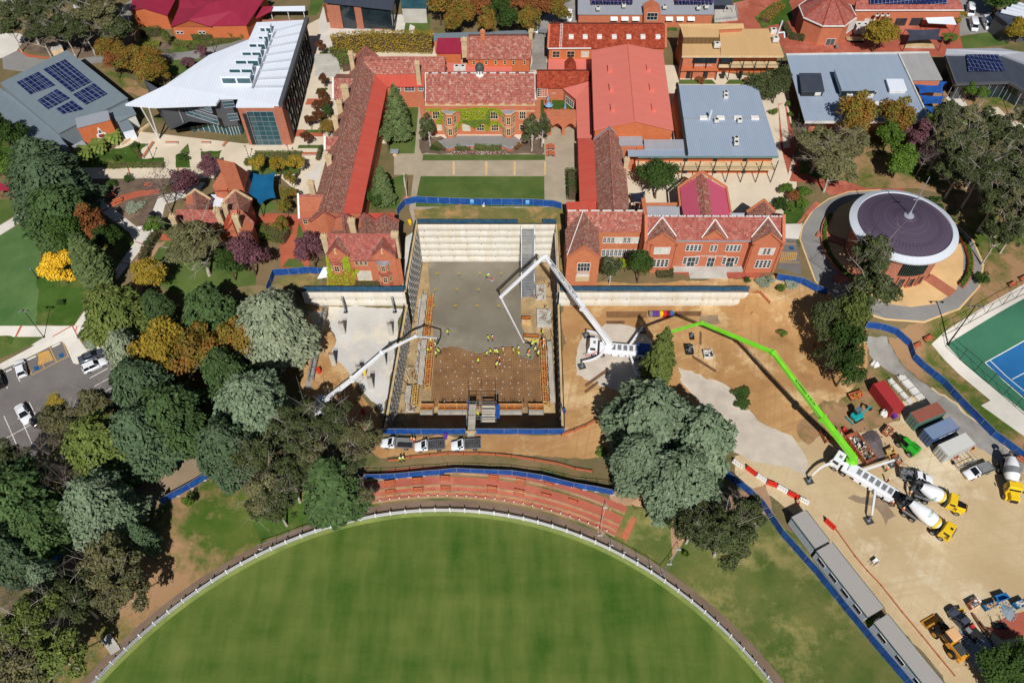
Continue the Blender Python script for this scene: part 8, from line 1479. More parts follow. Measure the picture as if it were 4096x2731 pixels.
def cnt(top,roof,side,lbl,hgt=2.6,words=None,doors=1):
 q=[G(p,hgt)for p in top];c=sum(q,Vc())/4;z0=h(c.x,c.y);q=[G(p,z0+hgt)for p in top];c=sum(q,Vc())/4;a=((q[1]-q[0])+(q[2]-q[3]))/2;b=((q[3]-q[0])+(q[2]-q[1]))/2
 if a.length<b.length:a,b=b,a
 o=TH('shipping_container',(c.x,c.y,z0),lbl,'container','shipping containers',atan2(a.y,a.x));L,W=6.06,2.44
 m=MB();n=20
 for s in(-1,1):
  for k in rn(n):x=-L/2+.2+(L-.4)*k/n;m.box(x,x+(L-.4)/n*.55,s*(W/2-.03)-.03,s*(W/2-.03)+.03,.2,hgt-.14)
 m.bd('side_rib',V[side],o);MB().box(-L/2+.06,L/2-.06,-W/2+.06,W/2-.06,.12,hgt-.06).bd('body',V[side],o);m=MB();m.box(-L/2+.05,L/2-.05,-W/2+.05,W/2-.05,hgt-.06,hgt);m.bd('roof',V[roof],o)
 m=MB();[m.box(sx*(L/2-.06)-.06,sx*(L/2-.06)+.06,sy*(W/2-.06)-.06,sy*(W/2-.06)+.06,0,hgt+.01)for sx in(-1,1)for sy in(-1,1)];[m.box(-L/2+.12,L/2-.12,sy*(W/2-.05)-.05,sy*(W/2-.05)+.05,z,z+.14)for sy in(-1,1)for z in(.02,hgt-.15)];m.bd('corner_frame',V[side],o)
 for s in(-1,1):d=MB();d.box(-L/2-.04,-L/2+.04,s*.58-.55,s*.58+.55,.2,hgt-.2);dd=d.bd('door',V[side],o);r_=MB();[r_.tube((-L/2-.08,s*.58+e,.15),(-L/2-.08,s*.58+e,hgt-.15),.03,.03,6)for e in(-.3,.3)];r_.bd('lock_rod',V.rim,dd)
 if words:text(o,words,(.4,-W/2-.03,hgt*.72),(1,0,0),(0,0,1),.55,S.wplastic)
 return o
cnt([C4(945,400),C4(1060,365),C4(1224,582),C4(1112,612)],'cred','cred','bright red container standing alone on grass')
cnt([C4(1278,655),C4(1530,553),C4(1592,640),C4(1345,742)],'crust','cgreen','pale green container with rusty brown roof and open doors');cnt([C4(1385,800),C4(1650,690),C4(1720,770),C4(1470,895)],'cbroof','cblue','blue container with faded roof between green and white ones',words='ROYAL WOLF');cnt([C4(1530,940),C4(1790,833),C4(1852,915),C4(1600,1040)],'cwhite','cwhite','off white container nearest parked utilities')
def ofc(top,lbl,L=None,nwin=2,hgt=2.85):
 q=[G(p,hgt)for p in top];c=sum(q,Vc())/4;a=((q[1]-q[2])+(q[0]-q[3]))/2;b=q[1]-q[0];a=-a;z0=h(c.x,c.y);q=[G(p,z0+hgt)for p in top];c=sum(q,Vc())/4;o=TH('site_office',(c.x,c.y,z0),lbl,'portable building','grey site offices along fence',atan2(a.y,a.x));L=a.length;W=max(2.6,b.length)
 MB().box(-L/2,L/2,-W/2,W/2,.35,hgt-.08).bd('wall',V.owall,o);MB().box(-L/2-.1,L/2+.1,-W/2-.1,W/2+.1,hgt-.08,hgt).bd('roof',V.oroof,o);m=MB();[m.box(-L/2-.12,L/2+.12,s*(W/2+.08)-.05,s*(W/2+.08)+.05,hgt-.2,hgt+.03)for s in(-1,1)];m.bd('gutter',mat('green_gutter',(70,92,88),(60,80,76),1),o);m=MB();[m.box(-L/2+.5+k*(L-1)/5-.15,-L/2+.5+k*(L-1)/5+.15,s*W*.35-.2,s*W*.35+.2,-.2,.35)for k in rn(6)for s in(-1,1)];m.bd('pier',M.concrete,o)
 for k in rn(nwin):
  x=-L/2+L*(k+.6)/(nwin+.2);w_=MB();
  for(x0,x1,z0_,z1_)in((x-.75,x-.68,1.3,2.2),(x+.68,x+.75,1.3,2.2),(x-.68,x+.68,1.3,1.37),(x-.68,x+.68,2.13,2.2),(x-.03,x+.03,1.37,2.13)):w_.box(x0,x1,-W/2-.06,-W/2+.02,z0_,z1_)
  wo=w_.bd('window',S.wplastic,o);MB().box(x-.68,x+.68,-W/2-.02,-W/2+.01,1.37,2.13).bd('pane',V.glass,wo);m=MB();[m.box(x-.66+i*.13,x-.63+i*.13,-W/2-.1,-W/2-.07,1.32,2.18)for i in rn(11)];m.bd('security_bars',S.black,wo)
 for k in rn(2):x=-L/2+L*(.3+.45*k);MB().box(x-.42,x+.42,W/2-.02,W/2+.05,.4,2.35).bd('door',S.greyp,o);MB().box(x-.7,x+.7,W/2+.12,W/2+1.1,0,.35).bd('step',S.steel,o)
 MB().box(-L/2-.4,-L/2-.02,-.3,.5,1.2,1.9).bd('air_conditioner',M.plant,o,bv=.03);return o
ofc([D4(215,85),D4(340,20),D4(548,290),D4(420,355)],'short grey site office at head of line by lone red barrier',nwin=0);ofc([D4(440,390),D4(575,310),D4(1025,890),D4(900,970)],'long grey site office in middle with four barred windows',nwin=4);ofc([D4(955,1030),D4(1075,955),D4(1600,1600),D4(1480,1680)],'grey site office running out of bottom of picture',nwin=3)
def skip(top,hgt,lbl,m,fill=None,grp='rubbish skips'):
 q=[G(p,hgt)for p in top];c=sum(q,Vc())/4;z0=h(c.x,c.y);q=[G(p,z0+hgt)for p in top];c=sum(q,Vc())/4;o=TH('skip_bin',(c.x,c.y,z0),lbl,'skip',grp);q=[v-Vc((c.x,c.y,z0))for v in q];t=.08;b=[Vc((v.x*.85,v.y*.85,.08))for v in q];mb=MB();inn=[v*(1-.14)+Zv(v.z*.14)for v in q];ib=[Vc((v.x*.74,v.y*.74,.16))for v in q];vs=q+b+inn+ib
 fs=[]
 for i in rn(4):j=(i+1)%4;fs+=[(i,j,4+j,4+i),(8+i,12+i,12+j,8+j),(i,8+i,8+j,j)]
 fs+=[(4,5,6,7),(15,14,13,12)];mb.add(vs,fs);bmx=mb.bd('tub',m,o)
 rb=MB();[rb.bar(q[i].lerp(q[(i+1)%4],k/4),b[i].lerp(b[(i+1)%4],k/4),.1,.1)for i in rn(4)for k in rn(4)];rb.bd('rib',m,o)
 if fill:
  f=MB();rr=random.Random(int(c.x*10));n=int(20+10*(q[1]-q[0]).length*(q[3]-q[0]).length)
  for k in rn(n):
   p=qpt(inn,rr.uniform(.06,.94),rr.uniform(.06,.94));p.z=rr.uniform(.4,.98)*hgt;d=Vc((rr.uniform(-1,1),rr.uniform(-1,1),rr.uniform(-.2,.4)))*rr.uniform(.15,.7);f.cur=rr.randrange(len(fill));f.bar(p-d*.5,p+d*.5,rr.uniform(.06,.4),rr.uniform(.04,.25))
  f.bd('rubbish',fill,o)
 return o
mixf=[S.greyp,S.timber,S.black,S.wplastic,S.rust,S.steel,S.kerb]
skip([C4(700,850),C4(798,812),C4(988,1048),C4(888,1100)],1.5,'long rusty orange skip heaped with mixed building rubbish',V.skip,mixf);skip([C4(575,812),C4(640,788),C4(702,868),C4(640,892)],1.1,'small rusty skip full of timber offcuts at head of long skip',V.skip,[S.timber,S.kerb,S.plank]);skip([C4(1030,812),C4(1082,758),C4(1132,796),C4(1082,846)],1.1,'tilted rusty half skip above telehandler',V.skip,[S.rust,S.timber]);skip([C4(470,800),C4(505,790),C4(560,890),C4(525,905)],1.1,'narrow rusty skip under green boom',V.skip,[S.timber,S.rust]);skip([C4(1055,980),C4(1128,948),C4(1140,1000),C4(1070,1015)],1.0,'ochre timber sided bin left of telehandler',S.yellowb,[S.timber,S.plank]);skip([C4(1120,1035),C4(1168,1015),C4(1212,1085),C4(1168,1110)],1.0,'small grey skip with scrap at end of pump outrigger',V.skip,mixf)
skip([C4(720,480),C4(845,440),C4(850,500),C4(750,535)],.7,'rusty tool tray with frames on grass left of red container',V.skip,[S.rust,S.orange])
skip([D4(1930,868),D4(2055,830),D4(2072,860),D4(1965,912)],1.0,'bright blue skip with timber and yellow rail at lower right',V.skipb,[S.timber,S.kerb]);skip([D4(2035,785),D4(2130,755),D4(2172,800),D4(2070,838)],1.0,'bright blue empty skip, highest of blue ones',V.skipb);skip([D4(2200,850),D4(2294,810),D4(2340,860),D4(2250,895)],1.0,'bright blue skip with a white sheet cut by right edge',V.skipb,[S.wplastic,S.plank]);skip([D4(1795,850),D4(1870,810),D4(1905,860),D4(1830,900)],1.0,'brown timber crate with a heaped white bag beside blue skips',V.skip,[S.wplastic,S.wplastic,S.greyp]);skip([D4(1705,905),D4(1752,898),D4(1760,930),D4(1718,940)],.9,'small yellow tub beside dark grey utility',S.yel)
def heap(t,x,y,rx,ry,hz,m,lbl):
 p=P(t(x,y));o=TH('gravel_heap',p,lbl,'heap');rr=random.Random(x);mb=MB();N,K=26,7;vs=[(0,0,hz)];
 for k in rn(1,K+1):
  for i in rn(N):a=2*pi*i/N;s=k/K;r=s*(1+.12*sin(3*a+x)+.06*rr.uniform(-1,1));vs.append((cos(a)*rx*r,sin(a)*ry*r,hz*(1-s)**1.1*(1+.08*rr.uniform(-1,1))-(.05 if k==K else 0)))
 fs=[(0,1+i,1+(i+1)%N)for i in rn(N)];
 for k in rn(K-1):fs+=[(1+k*N+i,1+(k+1)*N+i,1+(k+1)*N+(i+1)%N,1+k*N+(i+1)%N)for i in rn(N)]
 mb.add(vs,fs).bd('pile',m,o,smo=1);st=MB();[st.cbx((cos(a)*rx*1.05,sin(a)*ry*1.05,0),.25,.2,.12,a)for a in(i*.45 for i in rn(14))];st.bd('loose_stones',m,o)
heap(C4,935,930,2.1,3.0,1.0,mat('dark_gravel',(112,102,100),(92,84,84),.6),'dark grey gravel heap beside long orange skip');heap(D4,1880,1250,2.6,3.4,1.1,mat('blue_metal_gravel',(150,162,170),(120,132,142),.8),'blue grey gravel heap behind dark grey utility');heap(D4,2150,930,1.0,1.3,.4,MATS['blue_metal_gravel'],'small grey gravel spill below blue skips')
q=[P(C4(1635,1065)),P(C4(1760,1010)),P(C4(1850,1100)),P(C4(1700,1165))];tr=TH('steel_frame_trailer',q[0],'open steel framed trailer lying beside white container','trailer');m=MB()
for z in(.5,1.3):
 for i in rn(4):m.bar(q[i]+Zv(z),q[(i+1)%4]+Zv(z),.07,.07)
for v in q:m.bar(v,v+Zv(1.3),.07,.07)
for k in rn(5):m.bar(q[0].lerp(q[1],k/4)+Zv(.5),q[3].lerp(q[2],k/4)+Zv(.5),.06,.06)
m.bw('frame',S.steel,tr);m=MB();[m.wheel((v.x,v.y,.35),.35,.25,'x')for v in(q[0].lerp(q[3],.4)+Vc((-.2,0,0)),)];m.bw('wheel',V.tyre,tr)
for t,x,y,m_,lb in((C4,1368,855,'red','red plastic tub at door end of blue container'),(C4,1458,935,'yel','yellow plastic tub at door end of white container'),(C4,1670,1050,'red','red fuel can and frame beside open trailer'),(C4,1815,975,'orange','orange compactor at corner of white container'),(C4,683,815,'red','red drum behind small timber skip'),(C2,962,650,'red','red fuel can on orange dirt near fallen branch')):
 o=TH('plastic_tub',P(t(x,y)),lb,'tub');MB().lat((0,0,0),[(0,0),(.36,0),(.46,.62),(.42,.62),(.34,.08),(0,.08)],14).bd('tub',S[m_],o);MB().bar((-.45,0,.62),(.45,0,.72),.05,.05).bd('handle',S.steel,o)
wb_=TH('wheelbarrow',P(D4(952,492)),'single wheelbarrow standing out on tan yard','wheelbarrow',None,.6);MB().add([(-.3,-.25,.35),(.35,-.25,.35),(.35,.25,.35),(-.3,.25,.35),(-.5,-.36,.68),(.6,-.36,.68),(.6,.36,.68),(-.5,.36,.68)],[(0,3,2,1),(0,1,5,4),(1,2,6,5),(2,3,7,6),(3,0,4,7)]).bd('tray',S.wplastic,wb_);MB().wheel((.75,0,.2),.2,.1,'y',12).bd('wheel',V.tyre,wb_);m=MB();[m.bar((.7,s*.1,.22),(-1.1,s*.3,.6),.04,.04)for s in(-1,1)];[m.bar((-.3,s*.25,.42),(-.4,s*.28,0),.04,.04)for s in(-1,1)];m.bd('handle',S.black,wb_)
gc=TH('covered_cart',P(B1(1400,440)),'black covered cart standing on pale path by mulch triangle','cart',None,.9);MB().box(-.9,.9,-.6,.6,.35,1.0).bd('body',V.tarp,gc,bv=.08);MB().box(-.8,.5,-.65,.65,1.7,1.8).bd('roof',V.kpaint,gc,bv=.04);m=MB();[m.bar((x,s*.58,1.0),(x,s*.58,1.72),.05,.05)for x in(-.7,.4)for s in(-1,1)];m.bd('roof_post',V.kpaint,gc);wheels(gc,(-.6,.6),.62,.25,.18)
pg_=TH('pallet',P(C4(2255,1225)),'stack of timber pallets at right edge beside banded mixer','pallet',None,-.9);m=MB();[m.box(-.6+i*.22,-.45+i*.22,-.6,.6,.1+k*.16,.13+k*.16)for i in rn(6)for k in rn(4)];m.bd('boards',S.timber,pg_);m=MB();[m.box(-.6,.6,y-.05,y+.05,k*.16,.1+k*.16)for y in(-.5,0,.5)for k in rn(4)];m.bd('bearer',S.plank,pg_)
br=TH('steel_brackets',P(D4(2070,1060)),'dark steel brackets and prongs lying on red soil patch','brackets');m=MB();m.box(-1.1,1.1,-.35,.35,0,.3);m.bar((-.9,.2,.1),(-1.0,1.5,.4),.08,.08);m.bar((.5,.2,.1),(.4,1.6,.4),.08,.08);m.bd('frame',S.black,br)
# = TREES AND SHRUBS
def lfm(n,a,b,c):f=lambda q:tuple(v*1.13 for v in q);return mat(n,f(a),f(b),.35,kd='leaf',c3=f(c),ro=.75,spec=.15)
LM=D(blue=lfm('blue_cedar_leaf',(128,142,116),(88,106,82),(106,122,94)),green=lfm('green_cedar_leaf',(88,110,66),(54,76,42),(72,92,54)),dusk=lfm('dusky_cedar_leaf',(92,110,82),(60,78,56),(76,94,66)),olive=lfm('olive_conifer_leaf',(112,122,64),(74,88,44),(92,104,52)),silver=lfm('silver_cedar_leaf',(156,164,138),(112,122,100),(132,140,112)),gum=lfm('gum_leaf',(116,116,80),(76,80,52),(98,92,64)),dgum=lfm('dark_gum_leaf',(86,94,58),(54,64,40),(70,76,46)),gold=lfm('autumn_gold_leaf',(168,132,50),(110,108,40),(136,120,44)),red=lfm('autumn_red_leaf',(148,84,52),(98,84,40),(120,70,44)),mix=lfm('turning_leaf',(118,116,48),(78,90,36),(142,92,46)),yellow=lfm('yellow_leaf',(240,204,70),(206,164,38),(226,186,52)),plum=lfm('plum_leaf',(124,84,92),(82,54,62),(104,70,76)),bright=lfm('bright_green_leaf',(96,120,48),(62,88,32),(80,104,40)),dark=lfm('dark_green_leaf',(70,92,42),(42,62,28),(58,78,34)),hedge=lfm('hedge_leaf',(102,118,52),(70,92,36),(86,104,42)),lime=lfm('lime_creeper_leaf',(150,162,40),(104,124,26),(128,140,34)),russet=lfm('russet_creeper_leaf',(150,92,50),(110,110,40),(128,80,44)),cyp=lfm('cypress_leaf',(104,118,74),(70,86,50),(86,100,60)),grey=lfm('grey_shrub_leaf',(150,158,140),(112,122,104),(130,138,118)),maroon=lfm('small_maroon_leaf',(110,66,44),(72,46,32),(92,70,40)),white=lfm('flower_leaf',(214,196,196),(96,124,56),(170,90,120)),)
BK=D(brown=mat('brown_bark',(104,84,66),(78,62,50),1.5),pale=mat('pale_gum_bark',(196,186,172),(150,140,128),1.0),white=mat('white_birch_bark',(222,216,206),(170,164,156),1.5),twig=mat('grey_twig',(142,128,122),(108,96,92),1.5))
def quads(name,C,N_,size,asp,rs,mats,up=None):
 """one little four-cornered leaf or spray per centre"""
 n=len(C);T=rs.normal(size=(n,3))if up is None else up+rs.normal(size=(n,3))*.45
 N_=N_/np.maximum(1e-6,np.linalg.norm(N_,axis=1,keepdims=1));T=T-N_*(T*N_).sum(1,keepdims=1);T/=np.maximum(1e-6,np.linalg.norm(T,axis=1,keepdims=1));B=np.cross(N_,T)
 s=(size*rs.uniform(.6,1.3,n))[:,None];a=T*s*asp;b=B*s
 bend=N_*s*.18
 V_=np.stack([C-a*.5-b*.5,C-a*.1+b*.6+bend*0,C+a*.55+b*.1-bend,C+a*.15-b*.55],1).reshape(-1,3)
 me=bpy.data.meshes.new(name);me.vertices.add(4*n);me.vertices.foreach_set('co',V_.astype(np.float32).ravel());me.loops.add(4*n);me.loops.foreach_set('vertex_index',np.arange(4*n,dtype=np.int32));me.polygons.add(n);me.polygons.foreach_set('loop_start',np.arange(0,4*n,4,dtype=np.int32));me.polygons.foreach_set('loop_total',np.full(n,4,np.int32));me.update();me.validate();me.materials.append(mats);return me
def sph(rs,n):
 v=rs.normal(size=(n,3));return v/np.linalg.norm(v,axis=1,keepdims=1)
def trunk_mesh(name,Hh,r,limbs,bark,rs,spread=.6,top=.75,fine=0,lean=0):
 m=MB();prev=Zv(-.4);pr=r*1.25;N=6;pts=[]
 for i in rn(1,N+1):
  t=i/N;nx=Vc((lean*Hh*t+rs.normal()*r*.6,rs.normal()*r*.6,Hh*top*t));m.tube(prev,nx,pr,r*(1-.8*t),8,cap=0);pr=r*(1-.8*t);prev=nx;pts.append((nx,pr))
 ends=[]
 for k in rn(limbs):
  b,br=pts[min(N-1,max(1,int(N*(.3+.65*k/max(1,limbs)))))];a=k*2.4+rs.uniform(-.4,.4);Ll=Hh*spread*rs.uniform(.35,.6);e=b+Vc((cos(a)*Ll,sin(a)*Ll,Ll*rs.uniform(.35,.9)));md=b.lerp(e,.5)+Vc(tuple(rs.normal(size=3)*Ll*.08));rr=max(.03,min(br,r*.5));m.tube(b,md,rr*.8,rr*.5,6,cap=0);m.tube(md,e,rr*.5,rr*.15,6,cap=0);ends.append(e)
  for _ in rn(fine):
   p=md.lerp(e,rs.uniform(.1,1));q=p+Vc(tuple(rs.normal(size=3)*Ll*.28))+Zv(Ll*.12);m.tube(p,q,rr*.22,rr*.08,4,cap=0);
   for _ in rn(2):s_=p.lerp(q,rs.uniform(.3,1));m.tube(s_,s_+Vc(tuple(rs.normal(size=3)*Ll*.16))+Zv(Ll*.05),rr*.12,rr*.05,3,cap=0)
 me=bpy.data.meshes.new(name);me.from_pydata(m.v,[],m.f);me.materials.append(bark);me.polygons.foreach_set('use_smooth',[1]*len(me.polygons));return me,ends
PROTO={}
def crown_cedar(rs,R0,H0,n,prof,droop,lobes):
 """horizontal tiers of sprays on a dome or cone"""
 C=[];Nn=[];U=[];kk=rs.uniform(0,6.3,6)
 while len(C)<n:
  t=rs.uniform(0,1)**1.0;a=rs.uniform(0,2*pi);rr=prof(t)*(1+lobes*(sin(3*a+kk[0]+t*5)*.5+sin(5*a+kk[1]-t*7)*.35+sin(8*a+kk[2]+t*16)*.3))
  if rs.uniform()>max(.12,prof(t)):continue
  if sin(t*34+kk[3]+2*sin(2*a+kk[4])+1.5*sin(5*a))<-.4 and rs.uniform()<.85:continue
  f=rs.uniform(.74,1.04)if rs.uniform()<.8 else rs.uniform(.35,.8);x,y=cos(a)*rr*f,sin(a)*rr*f
  C.append((x*R0,y*R0,H0*(.12+.88*t)-droop*f*R0*.12+rs.normal()*.12));out=np.array((cos(a),sin(a),.0));Nn.append(out*.55+np.array((0,0,.75))+rs.normal(size=3)*.42);U.append(out+np.array((0,0,-droop)))
 return np.array(C),np.array(Nn),np.array(U)
def clu(rs,R0,H0,n,base,nc,rc,flat=1.0,hollow=.5,gap=0):
 """a crown of leaf clumps of different sizes spread through a rounded envelope"""
 C=[];Nn=[];zc=H0*(base+1)/2;rz=H0*(1-base)/2;cs=[];
 d=sph(rs,nc);d[:,2]=np.where(d[:,2]<-.35,-d[:,2]*.6,d[:,2]);f=rs.uniform(hollow,.86,nc)[:,None];cs=d*f*np.array((R0,R0,rz))*(1+rs.normal(size=(nc,1))*.1)+np.array((0,0,zc));rcs=rc*rs.uniform(.55,1.3,nc)
 per=rcs**2;per=np.maximum(8,(n*per/per.sum()).astype(int))
 for c,r,k in zip(cs,rcs,per):
  v=sph(rs,k);v[:,2]=np.where(v[:,2]<-.2,np.abs(v[:,2]),v[:,2]);rad=r*rs.uniform(.62,1.06,(k,1));C.append(c+v*rad*np.array((1,1,flat)));Nn.append(v*.75+rs.normal(size=(k,3))*.45+np.array((0,0,.3)))
 return np.concatenate(C),np.concatenate(Nn),None
def make_kind(kd,var,seed):
 rs=np.random.RandomState(seed)
 K={'cedar':dict(R=6.0,H=17,n=7500,sz=.40,asp=2.0,c=lambda:crown_cedar(rs,6.0,17,8500,lambda t:(1-t**2)**.5*(.8+.2*min(1,t*5)),.35,.3),tr=(.5,7,'brown')),'cone':dict(R=3.6,H=16,n=4500,sz=.36,asp=1.8,c=lambda:crown_cedar(rs,3.6,16,4500,lambda t:max(.02,(1-t)**.65)*(.8+.2*min(1,t*6)),-.4,.24),tr=(.35,4,'brown')),'column':dict(R=2.0,H=14,n=3600,sz=.34,asp=2.2,c=lambda:crown_cedar(rs,2.0,14,3600,lambda t:(1-t**2.2)**.8*(.7+.3*min(1,t*4)),-1.1,.14),tr=(.25,2,'brown')),'broad':dict(R=5.0,H=11,n=6000,sz=.36,asp=1.25,c=lambda:clu(rs,5.0,11,6000,.22,34,1.7),tr=(.32,6,'brown')),'round':dict(R=2.2,H=4.6,n=2400,sz=.2,asp=1.3,c=lambda:clu(rs,2.2,4.6,2400,.3,18,.8),tr=(.12,5,'brown')),'gum':dict(R=6.0,H=15,n=6200,sz=.32,asp=2.0,c=lambda:clu(rs,6.0,15,6200,.3,40,1.5,.7,.45),tr=(.34,12,'pale')),'weep':dict(R=3.4,H=9.5,n=3000,sz=.22,asp=2.6,c=lambda:clu(rs,3.4,9.5,3000,.12,34,.85,1.2,.35),tr=(.2,11,'white')),'bare':dict(R=4.5,H=10,n=350,sz=.16,asp=1.4,c=lambda:clu(rs,4.5,10,350,.35,16,1.1),tr=(.24,14,'twig')),'shrub':dict(R=1.2,H=1.5,n=900,sz=.16,asp=1.4,c=lambda:clu(rs,1.15,1.5,900,-.1,12,.5),tr=(.06,4,'brown')),'ball':dict(R=1.5,H=2.4,n=2000,sz=.14,asp=1.3,c=lambda:clu(rs,1.2,2.4,2000,-.1,26,.55,1,.72),tr=(.08,3,'brown')),}[kd]
 C,Nn,U=K['c']();cm=quads('crown',C,Nn,K['sz'],K['asp'],rs,LM.green,U)
 r,lb,bk=K['tr'];tm,_=trunk_mesh('trunk',K['H'],r,lb,BK[bk],rs,{'gum':.75,'bare':.75,'weep':.5,'broad':.6}.get(kd,.35),.8 if kd!='bare' else .85,{'bare':16,'gum':5,'weep':6}.get(kd,0));return K,cm,tm
LEAFV={}
def leafvar(me,lk):
 k=(me.name,lk)
 if k not in LEAFV:c=me.copy();c.materials.clear();c.materials.append(LM[lk]);LEAFV[k]=c
 return LEAFV[k]
TRNG=random.Random(11);TN={}
NV={'cedar':4,'cone':2,'column':2,'broad':4,'round':3,'gum':4,'weep':2,'bare':2,'shrub':3,'ball':2}
KNAME={'cedar':'cedar_tree','cone':'conifer_tree','column':'cypress_tree','broad':'broadleaf_tree','round':'small_tree','gum':'gum_tree','weep':'weeping_tree','bare':'bare_tree','shrub':'shrub','ball':'clipped_shrub'}
def tree(kd,lk,t,x,y,rpx,Hh,lbl,gro=None,zc=.5,name=None,cat=None,lean=None,sq=1.0):
 sc_={id(O):1.7415}.get(id(t),1/2.24);v=TRNG.randrange(NV[kd]);k=(kd,v)
 if k not in PROTO:PROTO[k]=make_kind(kd,v,100+hash(kd)%1+v*7+len(kd)*31)
 if kd=='cedar':Hh*=.84;rpx*=1.1
 if kd=='shrub' and rpx>50:Hh*=.45
 K,cm,tm=PROTO[k];n=t(x,y);z0=2.0
 for _ in rn(6):g_=G(n,z0+Hh*zc);z0=h(g_.x,g_.y)
 dist=(g_-Zv(CAM_H)).length;Rm=rpx*sc_/FPX*dist;s=Rm/K['R']/1.0;sz=Hh/K['H']
 o=TH(name or KNAME[kd],(g_.x,g_.y,z0),lbl,cat or('shrub' if kd in('shrub','ball')else 'tree'),gro,TRNG.uniform(0,6.28));o.scale=(s*sq,s,sz)
 if lean:o.rotation_euler=(lean[1],lean[0],0)
 c=bpy.data.objects.new('crown',leafvar(cm,lk));COL.objects.link(c);c.parent=o;tk=bpy.data.objects.new('trunk',tm);COL.objects.link(tk);tk.parent=o;return o
T_=tree
for q in """cedar olive 267 722 58 17 olive green bushy conifer beside lower left path and car park corner
cedar green 364 712 30 13 dark green conifer in shade behind olive bushy one
cedar green 487 722 56 17 mid green cedar behind gold autumn trees, left of silver one
cedar silver 632 752 74 21 pale silver cedar, palest tree beside concrete slab
broad gold 372 812 58 12 gold and orange autumn tree among cedars, most orange one
broad mix 462 818 56 12 yellow green turning tree right of orange one in cedar belt
broad mix 552 795 48 12 green gold turning tree left of silver cedar
cedar silver 292 812 34 15 small grey cedar at corner of car park
cedar dusk 322 892 56 17 dusky blue cedar at end of car park bays
cedar green 402 962 66 20 bright green cedar in middle of belt left of lane end
cedar green 520 862 46 17 green cedar behind blue cedar, in front of turning trees
cedar blue 588 938 74 21 largest blue cedar in belt, left of orange dirt corner
cedar dusk 333 1003 62 19 dusky cedar overhanging lane fence with red bin
cedar olive 231 1027 60 18 yellow green cedar above shaded part of lane
cedar dusk 520 1032 58 18 blue green cedar at near end of dirt lane
cedar green 44 1150 72 19 large green cedar at left edge below car park
cedar blue 232 1158 60 18 blue cedar alone in front of dark lane shade
cedar green 92 1204 52 16 green cedar left of lower blue fence
cedar dusk 22 1268 48 16 dark blue green conifer at left edge beside lower fence
cedar blue 111 1330 28 13 small pale blue cedar by shaded lower lane
cone green 762 1118 74 17 bright green pyramid conifer beside left end of red terraces
cone dusk 328 1232 26 12 narrow shaded blue conifer on edge of bare bank""".split("\n"):q=q.split(" ",6);T_(q[0],q[1],O,*map(float,q[2:6]),q[6],'western belt')
for q in """gum dgum 694 1010 62 15 dark gum beside blue cedar at edge of orange dirt
gum dgum 770 985 48 14 gum tree over white pump truck left of pit
gum gum 822 1030 52 12 thin gum with fallen looking limbs beside leftmost tray truck
gum dgum 668 1108 56 14 dark gum left of bright pyramid conifer
gum gum 620 1140 54 13 olive gum above ivy bed by boundary
gum dgum 600 1060 46 13 dark gum below largest blue cedar
gum dgum 640 1170 50 12 dark gum hanging over the ivy bed near boundary fence
gum gum 720 1060 50 13 olive gum between white pump and bright pyramid conifer
gum dgum 800 1090 44 11 dark gum beside bright pyramid conifer, right side
gum gum 838 1150 28 8 low gum over left end of terraces
gum gum 156 984 44 12 gum with white limbs leaning over planted island
gum gum 232 942 38 12 brownish gum between car park and cedars
bare gum 118 1060 52 12 half bare grey gum below car park lines
gum dgum 40 1072 42 12 dark gum at left edge below car park
bare gum 168 1130 44 11 bare twiggy tree between yellow green and blue cedars
gum gum 258 1300 56 13 greyish gum on bank below lone blue cedar
gum gum 292 1362 52 13 gum with pale crossing limbs above bank steps
gum dgum 182 1384 50 13 gum left of one with pale crossing limbs
bare gum 34 1398 34 10 leafless silver tree at lower left edge
gum olive 92 1436 58 14 golden olive gum at lower left, upper one
gum olive 142 1508 56 13 golden olive gum above bank steps, lower one
gum gum 50 1505 56 13 grey olive gum in bottom left corner, upper one
gum gum 66 1556 58 13 grey olive gum cut off by bottom edge at left""".split("\n"):q=q.split(" ",6);T_(q[0],q[1],O,*map(float,q[2:6]),q[6],'western gums')
T_('shrub','bright',O,436,1150,13,2.4,'small green fir on bare bank in front of lane fence',None);T_('shrub','dark',O,504,1102,12,2.4,'small dark fir at end of lane fence feet',None)
for q in """cedar dusk 118 425 66 18 big blue green cedar at left, upper one beside sports hall
cedar green 142 492 60 16 big dark green cedar at left, lower one beside path
cedar dusk 92 378 46 16 blue green cedar touching sports hall lower roof
broad dark 168 552 40 11 dark brown green tree between cedar and yellow tree
broad red 212 528 36 10 rusty autumn tree beside path fork
broad dark 252 560 30 8 dark shaded tree by lower path fork
column cyp 208 606 36 15 tall leaning cypress behind yellow tree
broad yellow 138 622 36 7 bright yellow tree on left lawn
broad gold 349 640 38 7.5 orange autumn tree at end of white flowered hedge
gum gum 455 575 66 14 large sparse grey olive tree in front of old cottage
broad plum 572 592 40 10 plum red tree with bare grey limbs right of old cottage
broad dark 528 612 30 8 dark green tree below cottage windows
broad plum 716 580 34 9 plum tree at left end of creeper covered house
round bright 359 525 23 5 small round green tree by notice board
bare plum 372 445 44 11 big bare tree beside mulch triangle
broad plum 424 432 32 8 dark plum tree behind bare tree
broad plum 488 392 26 7 dusky plum tree beside teal shade sail roof
broad dark 20 322 36 10 dark tree below corner of sports hall
broad bright 14 390 34 8 yellow green tree at left edge above red shelter
broad green 55 395 30 8 mid green tree left of big blue green cedar""".split("\n"):q=q.split(" ",6);T_(q[0],q[1],O,*map(float,q[2:6]),q[6],'trees in left grounds')
